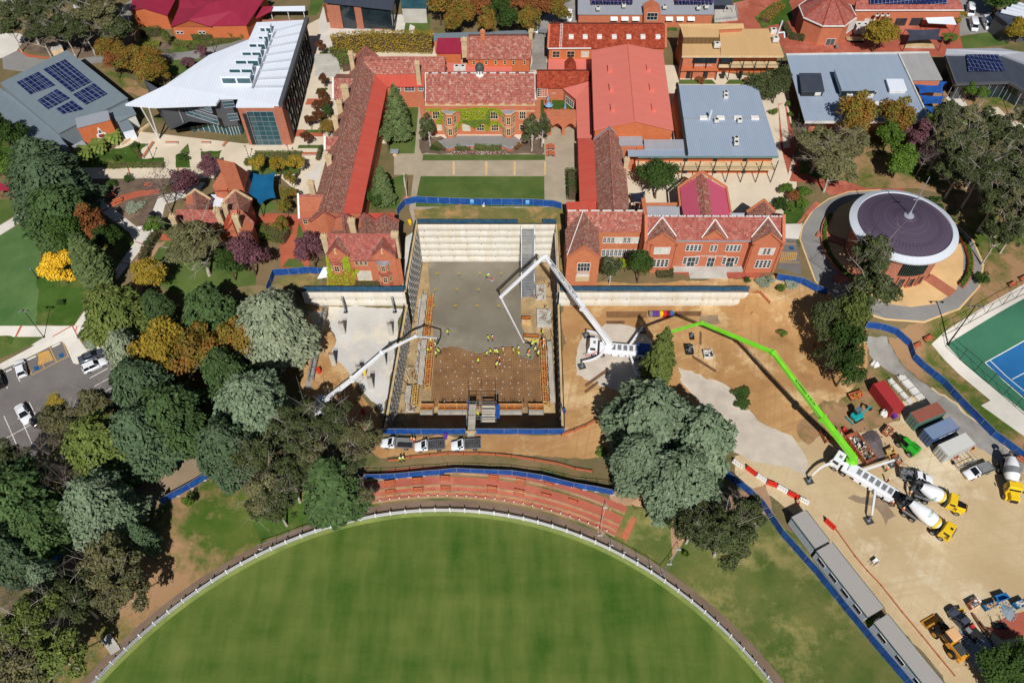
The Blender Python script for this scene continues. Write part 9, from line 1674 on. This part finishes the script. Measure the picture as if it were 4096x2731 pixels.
for q in(('gum','dgum',62,50,40,13,),('gum','dgum',122,42,40,14,),('gum','dgum',152,86,32,12,),('gum','dgum',196,78,30,12),('gum','gum',240,52,46,15),('gum','dgum',270,82,34,12),('gum','dgum',214,20,40,13),('gum','dgum',96,88,30,11),('gum','dgum',30,80,24,10)):T_(q[0],q[1],O,q[2],q[3],q[4],q[5],'dark olive gum behind sports hall','dark gums behind sports hall')
T_('broad','grey',O,10,14,26,9,'blue grey tree in very top left corner')
for q in((252,120,30),(288,142,32),(336,144,32),(344,176,30),(368,166,26),(262,152,20)):T_('broad','red' if q[0]%4 else 'mix',O,q[0],q[1],q[2],7,'red and green autumn tree between sports hall and white roof','autumn trees by sports hall')
for q in """round plum 465 126 14 4 purplish small tree beside road behind white roof
round plum 434 150 13 3.5 small dusky tree on lawn behind white roof, lower one
bare plum 382 128 14 4 small bare tree on verge of curving road""".split("\n"):q=q.split(" ",6);T_(q[0],q[1],O,*map(float,q[2:6]),q[6])
def frond_palm(t,x,y,lab):
 p=P(t(x,y));o=TH('palm_tree',p,lab,'palm','palms by sports hall');MB().tube((0,0,0),(0,0,2.2),.22,.18,8).bd('trunk',BK.brown,o);m=MB()
 for k in rn(34):
  a=k*2.39996;el=.9-.035*k;d=Vc((cos(a),sin(a),0));sd_=Vc((-d.y,d.x,0));base=Zv(2.2);pv=base
  for j in rn(1,5):
   s=j/4;nx=base+d*(2.1*s)+Zv(el*1.9*s-1.3*s*s);w0,w1=.12+.42*sin(pi*(j-1)/4.4),.12+.42*sin(pi*j/4.4);m.add([pv-sd_*w0,pv+sd_*w0,nx+sd_*w1,nx-sd_*w1],[(0,1,2,3)]);pv=nx
 m.bd('fronds',lfm('palm_leaf',(130,142,70),(88,108,50),(108,120,60)),o)
frond_palm(A1,905,1360,'fan palm in middle of three below crested brick panel');frond_palm(A1,1035,1275,'fan palm right of three beside crested brick panel');frond_palm(A1,775,1420,'fan palm left of three by grey lean-to')
def hedge(t,pts,w_,hh,lk,lbl,gro=None,dens=26,name='hedge',z=None,sz=.17):
 P3=[P(t(*q))for q in pts];o=TH(name,P3[0],lbl,'hedge',gro);rs=np.random.RandomState(len(lbl)+int(abs(P3[0].x)*3));C=[];N_=[];core=MB()
 for a,b in zip(P3,P3[1:]):
  d=(b-a);L=d.length;d/=L;n=Vc((-d.y,d.x,0));k=int(dens*L*(w_+2*hh));core.bar(a+Zv(hh*.42),b+Zv(hh*.42),w_*.72,hh*.84)
  for _ in rn(k):
   s=rs.uniform(-.02,1.02);r=rs.uniform(0,w_+2*hh);bump=1+.07*sin(s*L*1.3+P3[0].x)
   if r<hh:off,zz,nr=-w_/2,r,-n
   elif r<hh+w_:off,zz,nr=r-hh-w_/2,hh*bump,Zv(1)
   else:off,zz,nr=w_/2,r-hh-w_,n
   zr=a.z+(b.z-a.z)*s;p=a+d*(s*L)+n*(off+rs.normal()*.07);C.append((p.x-P3[0].x,p.y-P3[0].y,zr-P3[0].z+zz+rs.normal()*.07));N_.append(tuple(nr)+np.array(rs.normal(size=3)*.45))
 me=quads('leaves',np.array(C),np.array(N_),sz,1.3,rs,LM[lk]);k=bpy.data.objects.new('leaves',me);COL.objects.link(k);k.parent=o;core.bw('stems',BK.brown,o);return o
hedge(B1,[(1405,600),(1340,700),(1290,840)],1.6,1.6,'dark','clipped dark hedge with white flowers between path and cottage lawn');hedge(A1,[(1600,70),(1530,200),(1480,260)],1.8,2.2,'grey','white flowering hedge beside orange annex');hedge(A1,[(1270,325),(1450,312)],2.0,2.0,'dark','dark flowering hedge below yellow bins');hedge(A1,[(1740,350),(1920,352)],2.6,2.0,'bright','rounded green hedge under maroon roofed house windows');hedge(A1,[(1560,395),(1700,420)],2.2,.9,'hedge','low spreading hedge beside narrow steps at maroon roofed house');hedge(A1,[(1700,435),(2180,335)],2.4,.7,'hedge','low ground hedge along curving road');hedge(A1,[(1250,405),(1440,410)],2.2,.9,'lime','low lime shrubs on verge behind autumn trees')
hedge(A2,[(-10,1425),(400,1425)],3.6,1.0,'hedge','broad clipped hedge in front of white roofed building, upper band');hedge(E2,[(240,270),(520,285)],2.0,1.0,'hedge','clipped hedge left of golden trees above teal sail');hedge(E2,[(290,1150),(500,1110),(730,1160)],3.2,2.2,'hedge','thick clipped hedge arch over brick path beside plum tree');hedge(A2,[(590,1330),(560,1440)],1.0,.9,'dark','low dark hedge strip at corner of west wing');hedge(A2,[(700,470),(820,450),(1080,430),(1320,430),(1590,440)],5.0,3.6,'gold','long golden green climber covered hedge behind west wing',sz=.26,dens=14);hedge(A2,[(700,475),(800,560),(820,640)],3.0,2.2,'hedge','green hedge at corner of pale steps',sz=.22,dens=16)
hedge(B3,[(525,60),(535,270)],2.0,2.4,'dark','tall dark hedge between paved court and red lean-to');hedge(A3,[(1340,215),(1480,215)],1.4,1.4,'bright','green hedge between skylit block and science block');hedge(A3,[(720,212),(1180,212)],1.2,1.0,'dark','low hedge along grey roofed centre, left of porch');hedge(A3,[(1340,210),(1800,205)],1.2,1.0,'dark','low hedge along grey roofed centre, right of porch');hedge(A3,[(2260,200),(2400,60)],2.6,1.2,'gold','golden clipped hedge in green bed on brick plaza');hedge(A4,[(130,230),(190,340),(320,360)],1.8,1.2,'dark','dark hedge curling round octagonal building')
for k,(a0,a1,lb)in en(((R(140),R(232),'green planting in left planter ring of chapel'),(R(-48),R(20),'green planting in right planter ring of chapel'))):
 o=TH('planter_hedge',(ci[0]+(rin-.9)*cos(a0),ci[1]+(rin-.9)*sin(a0),4),lb,'hedge');rs=np.random.RandomState(k);nn_=2600;a=rs.uniform(a0,a1,nn_);r=rin-.9+rs.uniform(-.36,.36,nn_);C=np.stack([ci[0]+r*np.cos(a)-o.location.x,ci[1]+r*np.sin(a)-o.location.y,.5+rs.uniform(0,.55,nn_)],1);me=quads('leaves',C,rs.normal(size=(nn_,3))*.6+np.array((0,0,.8)),.17,1.4,rs,LM.bright);q=bpy.data.objects.new('leaves',me);COL.objects.link(q);q.parent=o;m=MB();arcwall(m,(ci[0]-o.location.x,ci[1]-o.location.y),rin-1.02,.5,a0,a1,.1,.5);m.bd('soil',GM.soil,o)
for x,y,lb in((739,112,'topmost of little maroon trees by white roofed building'),(745,190,'second little maroon tree down pale steps'),(741,224,'third little maroon tree down, beside west wing gable'),(748,243,'fourth little maroon tree, tucked against west wing'),(728,250,'fifth little maroon tree down, left one of clump'),(733,272,'sixth little maroon tree down stair court'),(713,282,'little maroon tree left of others, second from bottom'),(705,322,'lowest little maroon tree, beside brick tower corner')):T_('round','maroon',O,x,y,12,4,lb,'little maroon trees in stair court')
T_('broad','mix',O,752,300,17,5,'green gold bushy tree between stair court and west wing');T_('shrub','dark',O,748,262,14,3,'dark green bush against west wing chimney')
for x,y,r,lb in((596,382,16,'golden tree above teal sail, left of three'),(640,386,17,'golden tree above teal sail, middle of three'),(682,382,18,'golden tree above teal sail, right of three'),(670,418,14,'small golden green tree right of teal sail, topmost'),(664,452,18,'golden green tree right of teal sail, second down'),(655,484,17,'golden green tree right of teal sail, third down'),(649,522,16,'golden green tree right of teal sail, lowest')):T_('round','mix' if y>400 else 'gold',O,x,y,r,5,lb,'golden trees round teal sail')
for i,(x,y,r,lk)in en(((1010,22,30,'mix'),(1060,40,32,'mix'),(1102,28,32,'red'),(1140,22,34,'dark'),(1165,58,26,'dark'),(1195,18,32,'red'),(1240,26,32,'red'),(1282,36,24,'mix'),(1215,58,26,'mix'),(1040,64,22,'mix'),(1120,64,24,'mix'))):T_('broad',lk,O,x,y,r,9,{'mix':'green and russet tree in autumn clump at top centre','red':'red brown tree in autumn clump at top centre','dark':'dark green tree in autumn clump at top centre'}[lk],'autumn clump at top centre')
for q in """cone cyp 912 262 33 15 tall lumpy cypress beside hall lawn
round cyp 890 320 21 6 round dark bush below tall cypress
cone cyp 878 428 27 11 pointed cypress beside flagpole path
round dark 862 462 22 5 dark rounded bush below pointed cypress
weep dgum 984 300 24 9 white trunked birch at left end of hall
weep dgum 1222 306 26 10 white trunked birch at right end of hall, left one
weep dgum 1246 300 22 9 white trunked birch at right end of hall, right one
weep dgum 1404 622 26 8 weeping tree in front of small white windows
broad dark 1470 618 30 8 dark green tree at left end of three gabled building
round lime 1437 612 13 3.5 small yellow green bush between two front trees
broad dark 1512 418 44 9 round dark glossy tree in yard beside pink roofed hall""".split("\n"):q=q.split(" ",6);T_(q[0],q[1],O,*map(float,q[2:6]),q[6])
hedge(B2,[(900,1035),(1110,1040)],2.4,1.2,'dark','dark green bush row under white arched window');hedge(B3,[(1290,945),(1440,940)],1.6,1.0,'dark','low bushes left of front steps');hedge(E5,[(545,1270),(640,1300),(760,1310)],1.2,.9,'hedge','rose bed bushes left of centre in front of terrace wall');hedge(E5,[(830,1270),(1000,1290),(1240,1290)],1.5,1.0,'bright','white flowered bushes in front of terrace wall');hedge(E5,[(480,1345),(760,1350),(1300,1348)],.7,.4,'white','row of pink and white flowers edging front lawn');hedge(E5,[(1440,1290),(1520,1230)],1.2,.9,'russet','russet bushes at right end of terrace wall');hedge(E5,[(230,1220),(380,1300)],1.2,.8,'hedge','straggly bushes at left end of terrace wall');hedge(A1,[(980,1500),(1200,1490),(1470,1490)],1.4,.8,'hedge','clipped hedge along front of hedge lawn');hedge(A1,[(1190,1310),(1260,1420)],1.2,.8,'hedge','clipped hedge on inner side of hedge lawn')
for t,x,y,r,lb,lk in((A1,1205,1310,30,'small dark shrub at top of hedge lawn','dark'),(A1,1042,1420,32,'small dark shrub at left tip of hedge lawn','dark'),(A1,1645,1410,45,'dark shrub under wedge shaped lawn','dark'),(B1,990,130,50,'shrub in corner of mulch triangle','dark'),(B1,1150,75,40,'small shrub beside path above mulch','dark'),(B1,1210,330,70,'grey blue shrub patch in mulch triangle','grey'),(E5,260,1240,60,'small bush at left of terrace wall','dark'),(A3,1690,725,35,'small red sapling on strip lawn, left one','red'),(A3,2105,725,25,'small red sapling on strip lawn, right one','red'),(A4,190,935,30,'clipped round bush beside striped path, upper','hedge'),(A4,212,1030,26,'clipped round bush beside striped path, middle','hedge'),(A4,240,1125,26,'clipped round bush beside striped path, lower','hedge'),(A4,48,1005,32,'clipped round bush at corner of blue grey roof','hedge'),(B4,210,1020,60,'grey shrub beside site fence and parking bays','grey'),(B4,25,990,35,'grey shrub at foot of right gable','grey'),(B4,120,1060,40,'low olive shrub on dirt by parking bays','hedge'),(B3,2110,990,28,'small tuft on dirt below three gabled building','dark'),(B3,2250,1000,60,'low weedy shrub below right gable','grey'),(C4,130,-60,40,'dry shrub at dirt edge by chapel tree','hedge'),(C3,2050,470,70,'weedy green patch of shrub by haul road, upper','dark'),(C3,2060,560,75,'weedy green patch of shrub by haul road, lower','dark'),(C2,900,560,12,'tiny weed tuft on orange dirt','hedge'),(C3,800,1000,55,'dry weedy bush on slope beside big cedar','hedge'),(C1,490,560,60,'golden grasses filling parking island','gold'),(C1,540,640,50,'golden grasses at near end of parking island','gold'),(C1,830,30,70,'grey green ground shrub at car park corner','grey'),(B1,760,1480,60,'dark spiky shrub at end of lower path','dark'),(B1,545,1190,30,'tiny staked sapling on left lawn','dark'),(D3,1560,420,30,'low weed clump under dark tree','hedge')):T_('shrub',lk,t,x,y,r,1.3,lb,'shrubs')
for i in rn(3):T_('ball','hedge',A1,(1925,2000,2085)[i],290,(40,52,52)[i],2.6,('pale clipped column bush left of rounded pair at maroon house','rounded clipped bush, left of pair at maroon house','rounded clipped bush, right of pair at maroon house')[i],'clipped bushes at maroon house')
T_('ball','olive',A1,1490,340,38,5,'tall golden clipped column beside narrow steps');T_('ball','hedge',A1,2165,312,34,1.8,'small clipped bush at right end of maroon house')
for q in """broad dgum 1748 214 34 9 bushy tree at corner of blue grey roof, left of two
broad dgum 1786 200 28 9 bushy tree at corner of blue grey roof, right of two
broad gold 2016 88 36 8 golden tree on brick plaza beside dark sail
round hedge 2180 92 14 3 round bush in pots on brick plaza
broad gold 2325 80 20 5 golden shrub beside dark hall, left one
broad gold 2346 74 20 6 golden shrub at right edge beside dark hall
broad dark 2290 8 32 8 dark tree at top edge near driveway
shrub gold 2196 40 15 3 golden bush at end of tiled wing
broad mix 1962 272 40 11 russet and green tree in front of grey roofed school
broad mix 1950 310 32 9 green gold tree just below russet one at grey school
broad mix 2052 284 38 11 dark russet tree in front of grey school, right one
broad bright 2040 322 30 8 green tree below dark russet one
bare plum 1838 318 28 7 bare twiggy tree at corner of grey school
broad bright 2066 376 34 8 bright green tree on brick plaza above chapel
broad plum 2108 326 34 9 purple brown tree between green trees and gum grove
bare plum 2120 372 28 8 bare purplish tree beside bright green plaza tree
broad bright 2224 214 13 5 young tree by dark glass wall, left one
broad bright 2252 224 12 5 young tree by dark glass wall, right one
gum gum 1880 348 46 12 large olive gum left of brick plaza above chapel, upper left one
gum gum 1940 352 44 12 large olive gum left of brick plaza above chapel, upper right one
gum gum 1912 392 48 12 large olive gum left of brick plaza above chapel, lowest one
gum dgum 1992 616 48 15 dark she-oak in front of chapel, upper one
gum dgum 1986 686 56 15 dark she-oak in front of chapel, lower one
broad olive 1942 738 40 13 yellow green tree beside lower she-oak
broad dgum 1892 752 38 12 green tree above bare dirt slope, left one
broad dark 1928 790 44 11 dark green tree over dirt slope below yellow green one
broad dark 1942 850 38 10 dark green tree nearest red container
broad dgum 1905 830 32 9 brown green tree on edge of dirt slope""".split("\n"):q=q.split(" ",6);T_(q[0],q[1],O,*map(float,q[2:6]),q[6])
for q in((2165,292,38),(2208,304,42),(2252,318,42),(2200,360,46),(2250,378,46),(2312,352,44),(2340,388,40),(2200,402,40),(2240,424,44),(2290,404,46),(2330,440,44),(2278,478,40),(2316,494,44),(2334,528,38),(2290,556,34),(2160,340,30),(2340,300,30)):T_('gum','dgum' if q[0]%3 else 'gum',O,q[0],q[1],q[2],13,'olive gum in grove at right edge','gum grove at right edge')
for q in((1806,436,18,'bright'),(1824,452,16,'red'),(1848,444,18,'bright'),(1794,470,20,'dark'),(1812,476,14,'hedge'),(1842,468,14,'bright')):T_('ball',q[3],O,q[0],q[1],q[2],2.4,{'bright':'bright green rounded shrub','red':'brownish rounded shrub','dark':'dark rounded shrub','hedge':'olive rounded shrub'}[q[3]]+' in the clump behind the right gable','rounded shrubs behind right gable')
for x,y,r,lb in((2180,540,10,'small shrub by chapel road, upper right'),(2256,640,14,'shrubby sapling at right of chapel road'),(2148,468,14,'low bush beside path behind chapel')):T_('shrub','dark',O,x,y,r,2.2,lb)
for q in """cone olive 1517 822 40 17 olive conical tree beside white pump truck
cedar blue 1492 962 86 20 great grey green cedar beside haul road, upper left crown
cedar blue 1608 1010 72 18 great grey green cedar beside haul road, right crown
cedar blue 1562 1100 74 17 great grey green cedar beside haul road, lowest crown
cedar blue 1468 1054 60 16 great grey green cedar beside haul road, lower left crown
gum dgum 1660 1238 66 13 dark drooping tree between big cedar and oval
gum dgum 1590 1214 50 11 dark drooping tree at left of pair above oval
gum dgum 1706 1200 48 12 dark drooping tree at head of site offices
broad dark 2312 1556 56 4 dark tree in bottom right corner, left one
broad dark 2350 1515 36 4.5 dark tree cut by right edge at bottom""".split("\n"):q=q.split(" ",6);T_(q[0],q[1],O,*map(float,q[2:6]),q[6])
def crp(par,t,polys,ab,lks,lbl,n=1500,off=.18):
 o=TH('wall_creeper',OW(t(*polys[0][0]),*ab),lbl,'creeper');o.location.z=4;a,b=ab;rs=np.random.RandomState(n);d=Vc((b[0]-a[0],b[1]-a[1],0)).normalized();nr=Vc((d.y,-d.x,0));nr=nr if nr.y<0 else-nr
 for pl,lk in zip(polys,lks):
  xs=[q[0]for q in pl];ys=[q[1]for q in pl];C=[];N_=[];m_=0
  while len(C)<n//len(polys)and m_<n*8:
   m_+=1;x,y=rs.uniform(min(xs),max(xs)),rs.uniform(min(ys),max(ys));ins=0;j=len(pl)-1
   for i in rn(len(pl)):
    if(pl[i][1]>y)!=(pl[j][1]>y)and x<(pl[j][0]-pl[i][0])*(y-pl[i][1])/(pl[j][1]-pl[i][1])+pl[i][0]:ins=not ins
    j=i
   if not ins:continue
   p=OW(t(x,y),a,b)+nr*rs.uniform(.05,off+.1)-Vc(o.location);C.append(tuple(p));N_.append(np.array(nr)+np.array((0,0,.5))+rs.normal(size=3)*.4)
  me=quads('leaves',np.array(C),np.array(N_),.24,1.2,rs,LM[lk]);k=bpy.data.objects.new('leaves',me);COL.objects.link(k);k.parent=o
HF=(Vc((-40,yL-.15,0)),Vc((-20,yL-.15,0)))
crp(hs,B2,[[(632,765),(700,900),(800,760),(830,780),(850,900),(930,885),(900,930),(880,1040),(640,1040)],[(690,880),(880,880),(890,1040),(640,1040)]],HF,['lime','russet'],'yellow and russet creeper over left front of gabled house',3600)
crp(mh,E5,[[(60,660),(340,660),(360,690),(600,660),(980,640),(1200,660),(1280,720),(1270,780),(1060,690),(1050,840),(1180,850),(1270,930),(1280,960),(1160,900),(1060,920),(1050,1000),(990,990),(960,880),(840,960),(740,900),(620,870),(600,960),(420,960),(350,900),(360,860),(600,880),(620,700),(350,740),(330,900),(230,880),(320,700),(60,690)],[(610,700),(640,830),(1000,820),(1010,700),(1060,690),(1060,900),(960,870),(830,940),(640,860)]],(Vc((-20,FF[0].y-.12,0)),Vc((5,FF[0].y-.12,0))),['lime','hedge'],'lime green ivy trailing between windows of main hall',4200)
# = PEOPLE
PM=D(skin=mat('skin',(196,150,120),(180,134,106),2),navy=mat('navy_workwear',(38,44,62),(28,32,48),2),lime=mat('hi_vis_lime',(206,240,40),(184,222,28),2),orange=mat('hi_vis_orange',(244,110,44),(226,92,34),2),red=mat('hi_vis_red',(226,60,52),(206,48,44),2),boot=mat('work_boot',(70,54,40),(54,42,32),2),hat=mat('white_hard_hat',(240,240,236),(226,226,222),2,ro=.4),yhat=mat('yellow_hard_hat',(240,206,60),(226,190,44),2,ro=.4))
def person_mesh(name,J,top):
 """one skinned body: joints J = {name: (x,y,z,radius)} joined by bones"""
 bones=[('pelvis','belly'),('belly','chest'),('chest','neck'),('neck','chin'),('chin','head'),('head','crown'),('chin','nose')]
 for s in 'lr':bones+=[('chest','sh'+s),('sh'+s,'el'+s),('el'+s,'wr'+s),('wr'+s,'pa'+s),('pelvis','hip'+s),('hip'+s,'kn'+s),('kn'+s,'an'+s),('an'+s,'toe'+s)]+[('pa'+s,'f%d%s'%(i,s))for i in rn(4)]+[('wr'+s,'th'+s)]
 for s in 'lr':
  p,w_=Vc(J['pa'+s][:3]),Vc(J['wr'+s][:3]);d=(p-w_).normalized();sd_=d.cross(Vc((1,0,0.01))).normalized()
  for i in rn(4):q=p+d*(.085,.095,.09,.07)[i]+sd_*(i-1.5)*.026+Vc((.012,0,0));J['f%d%s'%(i,s)]=(*q,.011)
  q=w_+d*.06+Vc((.05,0,0));J['th'+s]=(*q,.012)
 bm=bmesh.new();sk=bm.verts.layers.skin.verify();vs={}
 for k,(x,y,z,r)in J.items():v=bm.verts.new((x,y,z));v[sk].radius=(r,r);v[sk].use_root=(k=='pelvis');vs[k]=v
 for a,b in bones:bm.edges.new((vs[a],vs[b]))
 me=bpy.data.meshes.new(name);bm.to_mesh(me);bm.free();tmp=bpy.data.objects.new('tmp',me);COL.objects.link(tmp);tmp.modifiers.new('s','SKIN');ss=tmp.modifiers.new('u','SUBSURF');ss.levels=1
 dg=bpy.context.evaluated_depsgraph_get();dg.update();out=bpy.data.meshes.new_from_object(tmp.evaluated_get(dg));bpy.data.objects.remove(tmp);out.name=name;out.materials.clear()
 for m in(PM.skin,PM[top],PM.navy,PM.boot):out.materials.append(m)
 K={k:Vc(v[:3])for k,v in J.items()};reg={'pelvis':2,'belly':1,'chest':1,'neck':0,'chin':0,'head':0,'crown':0,'nose':0}
 for s in 'lr':reg.update({'sh'+s:1,'el'+s:1,'wr'+s:0,'pa'+s:0,'hip'+s:2,'kn'+s:2,'an'+s:3,'toe'+s:3})
 for p in out.polygons:p.material_index=reg[min(reg,key=lambda k:(K[k]-p.center).length)];p.use_smooth=1
 return out
def pose(kd):
 J=dict(pelvis=(0,0,.95,.14),belly=(0,0,1.12,.135),chest=(0,0,1.33,.15),neck=(0,0,1.5,.06),chin=(.02,0,1.57,.075),head=(.02,0,1.66,.1),crown=(.01,0,1.73,.075),nose=(.12,0,1.63,.015))
 for s,k in((1,'l'),(-1,'r')):J.update({'sh'+k:(0,.19*s,1.42,.065),'el'+k:(-.02,.26*s,1.14,.048),'wr'+k:(.08,.25*s,.9,.034),'pa'+k:(.11,.245*s,.82,.036),'hip'+k:(0,.1*s,.9,.1),'kn'+k:(.02,.11*s,.5,.07),'an'+k:(0,.11*s,.1,.05),'toe'+k:(.17,.13*s,.05,.045)})
 if kd=='rake':
  J.update(belly=(.1,0,1.08,.135),chest=(.28,0,1.22,.15),neck=(.4,0,1.33,.06),chin=(.47,0,1.36,.075),head=(.52,0,1.42,.1),crown=(.55,0,1.49,.075),nose=(.6,0,1.34,.015),shl=(.3,.19,1.28,.065),shr=(.3,-.19,1.28,.065),ell=(.42,.22,1.0,.048),elr=(.5,-.2,1.05,.048),wrl=(.62,.1,.86,.034),wrr=(.72,-.06,.98,.034),pal=(.69,.06,.83,.036),par=(.79,-.03,.96,.036),knl=(.12,.14,.5,.07),anl=(.05,.16,.1,.05),toel=(.22,.18,.05,.045),knr=(-.05,-.12,.5,.07),anr=(-.22,-.13,.12,.05),toer=(-.06,-.15,.05,.045))
 if kd=='walk':
  J.update(knl=(.2,.1,.52,.07),anl=(.28,.1,.12,.05),toel=(.45,.11,.06,.045),knr=(-.08,-.1,.5,.07),anr=(-.3,-.1,.16,.05),toer=(-.16,-.11,.06,.045),ell=(-.14,.26,1.16,.048),wrl=(-.08,.25,.92,.034),pal=(-.05,.245,.84,.036),elr=(.12,-.26,1.16,.048),wrr=(.3,-.22,1.02,.034),par=(.37,-.21,.97,.036))
 if kd=='kneel':
  J.update({k:(v[0],v[1],v[2]-.42,v[3])for k,v in J.items()if k[:2]not in('kn','an','to')});J.update(chest=(.2,0,.86,.15),belly=(.08,0,.68,.135),neck=(.3,0,.98,.06),chin=(.36,0,1.02,.075),head=(.4,0,1.09,.1),crown=(.42,0,1.16,.075),nose=(.49,0,1.02,.015),shl=(.2,.19,.93,.065),shr=(.2,-.19,.93,.065),ell=(.36,.22,.66,.048),elr=(.36,-.22,.66,.048),wrl=(.5,.16,.46,.034),wrr=(.5,-.16,.46,.034),pal=(.55,.15,.39,.036),par=(.55,-.15,.39,.036),knl=(.34,.13,.5,.07),anl=(.22,.13,.08,.05),toel=(.38,.14,.05,.045),knr=(.2,-.13,.1,.07),anr=(-.2,-.13,.1,.05),toer=(-.34,-.13,.06,.045))
 return J
PB={}
PRNG=random.Random(8)
def psn(t,x,y,z,kd,top,lbl,gro='site workers',rz=None,tool=0):
 if(kd,top)not in PB:PB[(kd,top)]=person_mesh('body',pose(kd),top)
 p=G(t(x,y),z)if z is not None else P(t(x,y));o=TH('person',p,lbl,'person',gro,PRNG.uniform(0,6.28)if rz is None else rz);b=bpy.data.objects.new('body',PB[(kd,top)]);COL.objects.link(b);b.parent=o;J=pose(kd);hx,hy,hz=J['head'][:3]
 hm=MB();hm.lat((hx,hy,hz),[(.155,.02),(.15,.035),(.118,.04),(.112,.1),(.07,.15),(0,.165)],14);hm.box(hx+.1,hx+.19,-.07,.07,hz+.015,hz+.03);hm.bd('hard_hat',PM['hat' if PRNG.random()<.7 else 'yhat'],o,smo=1)
 st=MB();c,bl=Vc(J['chest'][:3]),Vc(J['belly'][:3]);d=(c-bl).normalized();q=bl.lerp(c,.45);st.tube(q-d*.03,q+d*.03,.185,.185,12,cap=0);st.bd('reflective_band',S.steel,o)
 if tool:a=Vc(J['par'][:3]);m=MB();m.tube(a+Vc((-.25,0,.3)),a+Vc((.75,.1,-a.z+.04)),.018,.018,6);m.bar(a+Vc((.75,-.3,-a.z+.05)),a+Vc((.75,.5,-a.z+.05)),.04,.09);k=TH('concrete_rake',p,'long handled rake held by a worker: '+' '.join(lbl.split()[:7]),'rake','tools in use',o.rotation_euler.z);m.bd('rake',S.steel,k)
FZ=-7.25
for q in((B2,1720,1482,'walk','lime','worker in lime walking alone on wet slab'),(B2,2080,1535,'stand','lime','worker in lime at pour edge beside orange one'),(B2,2118,1532,'stand','orange','worker in orange at pour edge beside lime one'),(B2,2065,972,'rake','lime','worker in lime with power float at back of slab'),(C2,1570,35,'stand','lime','worker in lime under tip of left boom'),(C2,1612,72,'stand','lime','worker in lime holding left end hose'),(C2,1545,118,'stand','lime','worker in lime at left formwork, left of three'),(C2,1522,105,'stand','orange','worker in orange at left formwork edge'),(C2,1573,110,'stand','lime','worker in lime at left formwork, middle of three'),(C2,1648,128,'rake','lime','bending worker in lime right of left formwork group'),(C2,1617,152,'stand','lime','worker in lime nearest mat in left group')):psn(q[0],q[1],q[2],FZ,q[3],q[4],q[5])
for q in((C2,2100,132,'stand','lime','standing worker in lime on mat, leftmost of middle row'),(C2,2058,142,'kneel','lime','kneeling worker in lime left of middle row'),(C2,2142,132,'stand','lime','worker in lime in middle row, second from left'),(C2,2168,140,'rake','lime','raking worker in lime in middle row'),(C2,2215,118,'stand','lime','worker in lime at right of middle row'),(C2,2180,196,'stand','orange','worker in orange on mat below middle row'),(C2,2148,250,'rake','lime','worker in lime at bottom of middle group'),(C2,2183,256,'stand','red','worker in red at bottom of middle group'),(C2,1988,208,'kneel','lime','lone kneeling worker in lime on mat'),(C3,12,120,'stand','lime','worker in lime at left of right hand pour crew'),(C3,57,105,'stand','lime','worker in yellow hat second from left in pour crew'),(C3,66,142,'kneel','lime','crouching worker between two left of pour crew')):psn(q[0],q[1],q[2],-7.3,q[3],q[4],q[5])
for q in((C3,140,142,'rake','orange','raking worker in orange beside right end hose',1),(C3,167,68,'rake','lime','white hatted worker holding right end hose'),(C3,215,42,'stand','lime','worker in lime just behind right end hose'),(C3,205,112,'stand','lime','worker in lime with yellow hat in front of end hose'),(C3,230,152,'rake','lime','bending worker in lime at right of pour crew',1),(C3,163,162,'rake','lime','worker in lime raking at front of pour crew',1),(B3,178,1558,'stand','lime','worker in lime behind pour crew, left of two'),(B3,213,1566,'rake','lime','worker in lime behind pour crew, right of two')):psn(q[0],q[1],q[2],FZ,q[3],q[4],q[5],tool=len(q)>6)
for q in((C3,280,38,'stand','orange','worker in orange on right walkway, upper one'),(C3,277,92,'stand','lime','worker in lime on right walkway, lower one'),(C3,283,68,'stand','orange','worker between other two on right walkway'),(B3,275,1485,'stand','lime','worker in lime on walkway beside upper crate')):psn(q[0],q[1],q[2],-6.1,q[3],q[4],q[5])
for q in((C2,1925,592,-7.3,'stand','lime','shaded worker in lime in stair bay, left one'),(C2,1955,592,-7.3,'stand','lime','shaded worker in lime in stair bay, right one'),(C2,1988,690,-.85,'stand','lime','worker on scaffold platform by blue sheet'),(C2,1400,918,None,'stand','orange','worker in orange behind left tray truck, left one'),(C2,1423,925,None,'stand','orange','worker in orange behind left tray truck, right one'),(C2,1297,1092,None,'stand','lime','worker in lime below left tray truck, left one'),(C2,1324,1088,None,'stand','lime','worker in lime below left tray truck, right one'),(C4,1048,1180,None,'stand','orange','worker in orange by outrigger above mixers'),(C4,1058,1280,None,'stand','red','worker in red beside gear laden utility'),(C4,1092,1482,None,'stand','orange','worker in orange at pump hopper'),(C4,1185,1540,None,'stand','orange','worker in orange beside lower mixer chute'),(C4,1250,1395,None,'stand','orange','worker in orange between two mixers'),(C4,262,1482,None,'walk','red','person in red at near end of barriers')):psn(q[0],q[1],q[2],q[3],q[4],q[5],q[6],rz=PRNG.uniform(0,6.28))
pfl=TH('power_float',G(B2(2115,990),FZ),'walk behind power float with round blades on wet slab','power float');MB().lat((0,0,0),[(.5,.08),(.5,.14),(.15,.3),(0,.32)],16).bd('guard',S.steel,pfl);MB().bar((.1,0,.3),(-1.1,.3,1.0),.05,.05).bd('handle',S.black,pfl);MB().cbx((0,0,.3),.35,.3,.3).bd('engine',S.red,pfl)
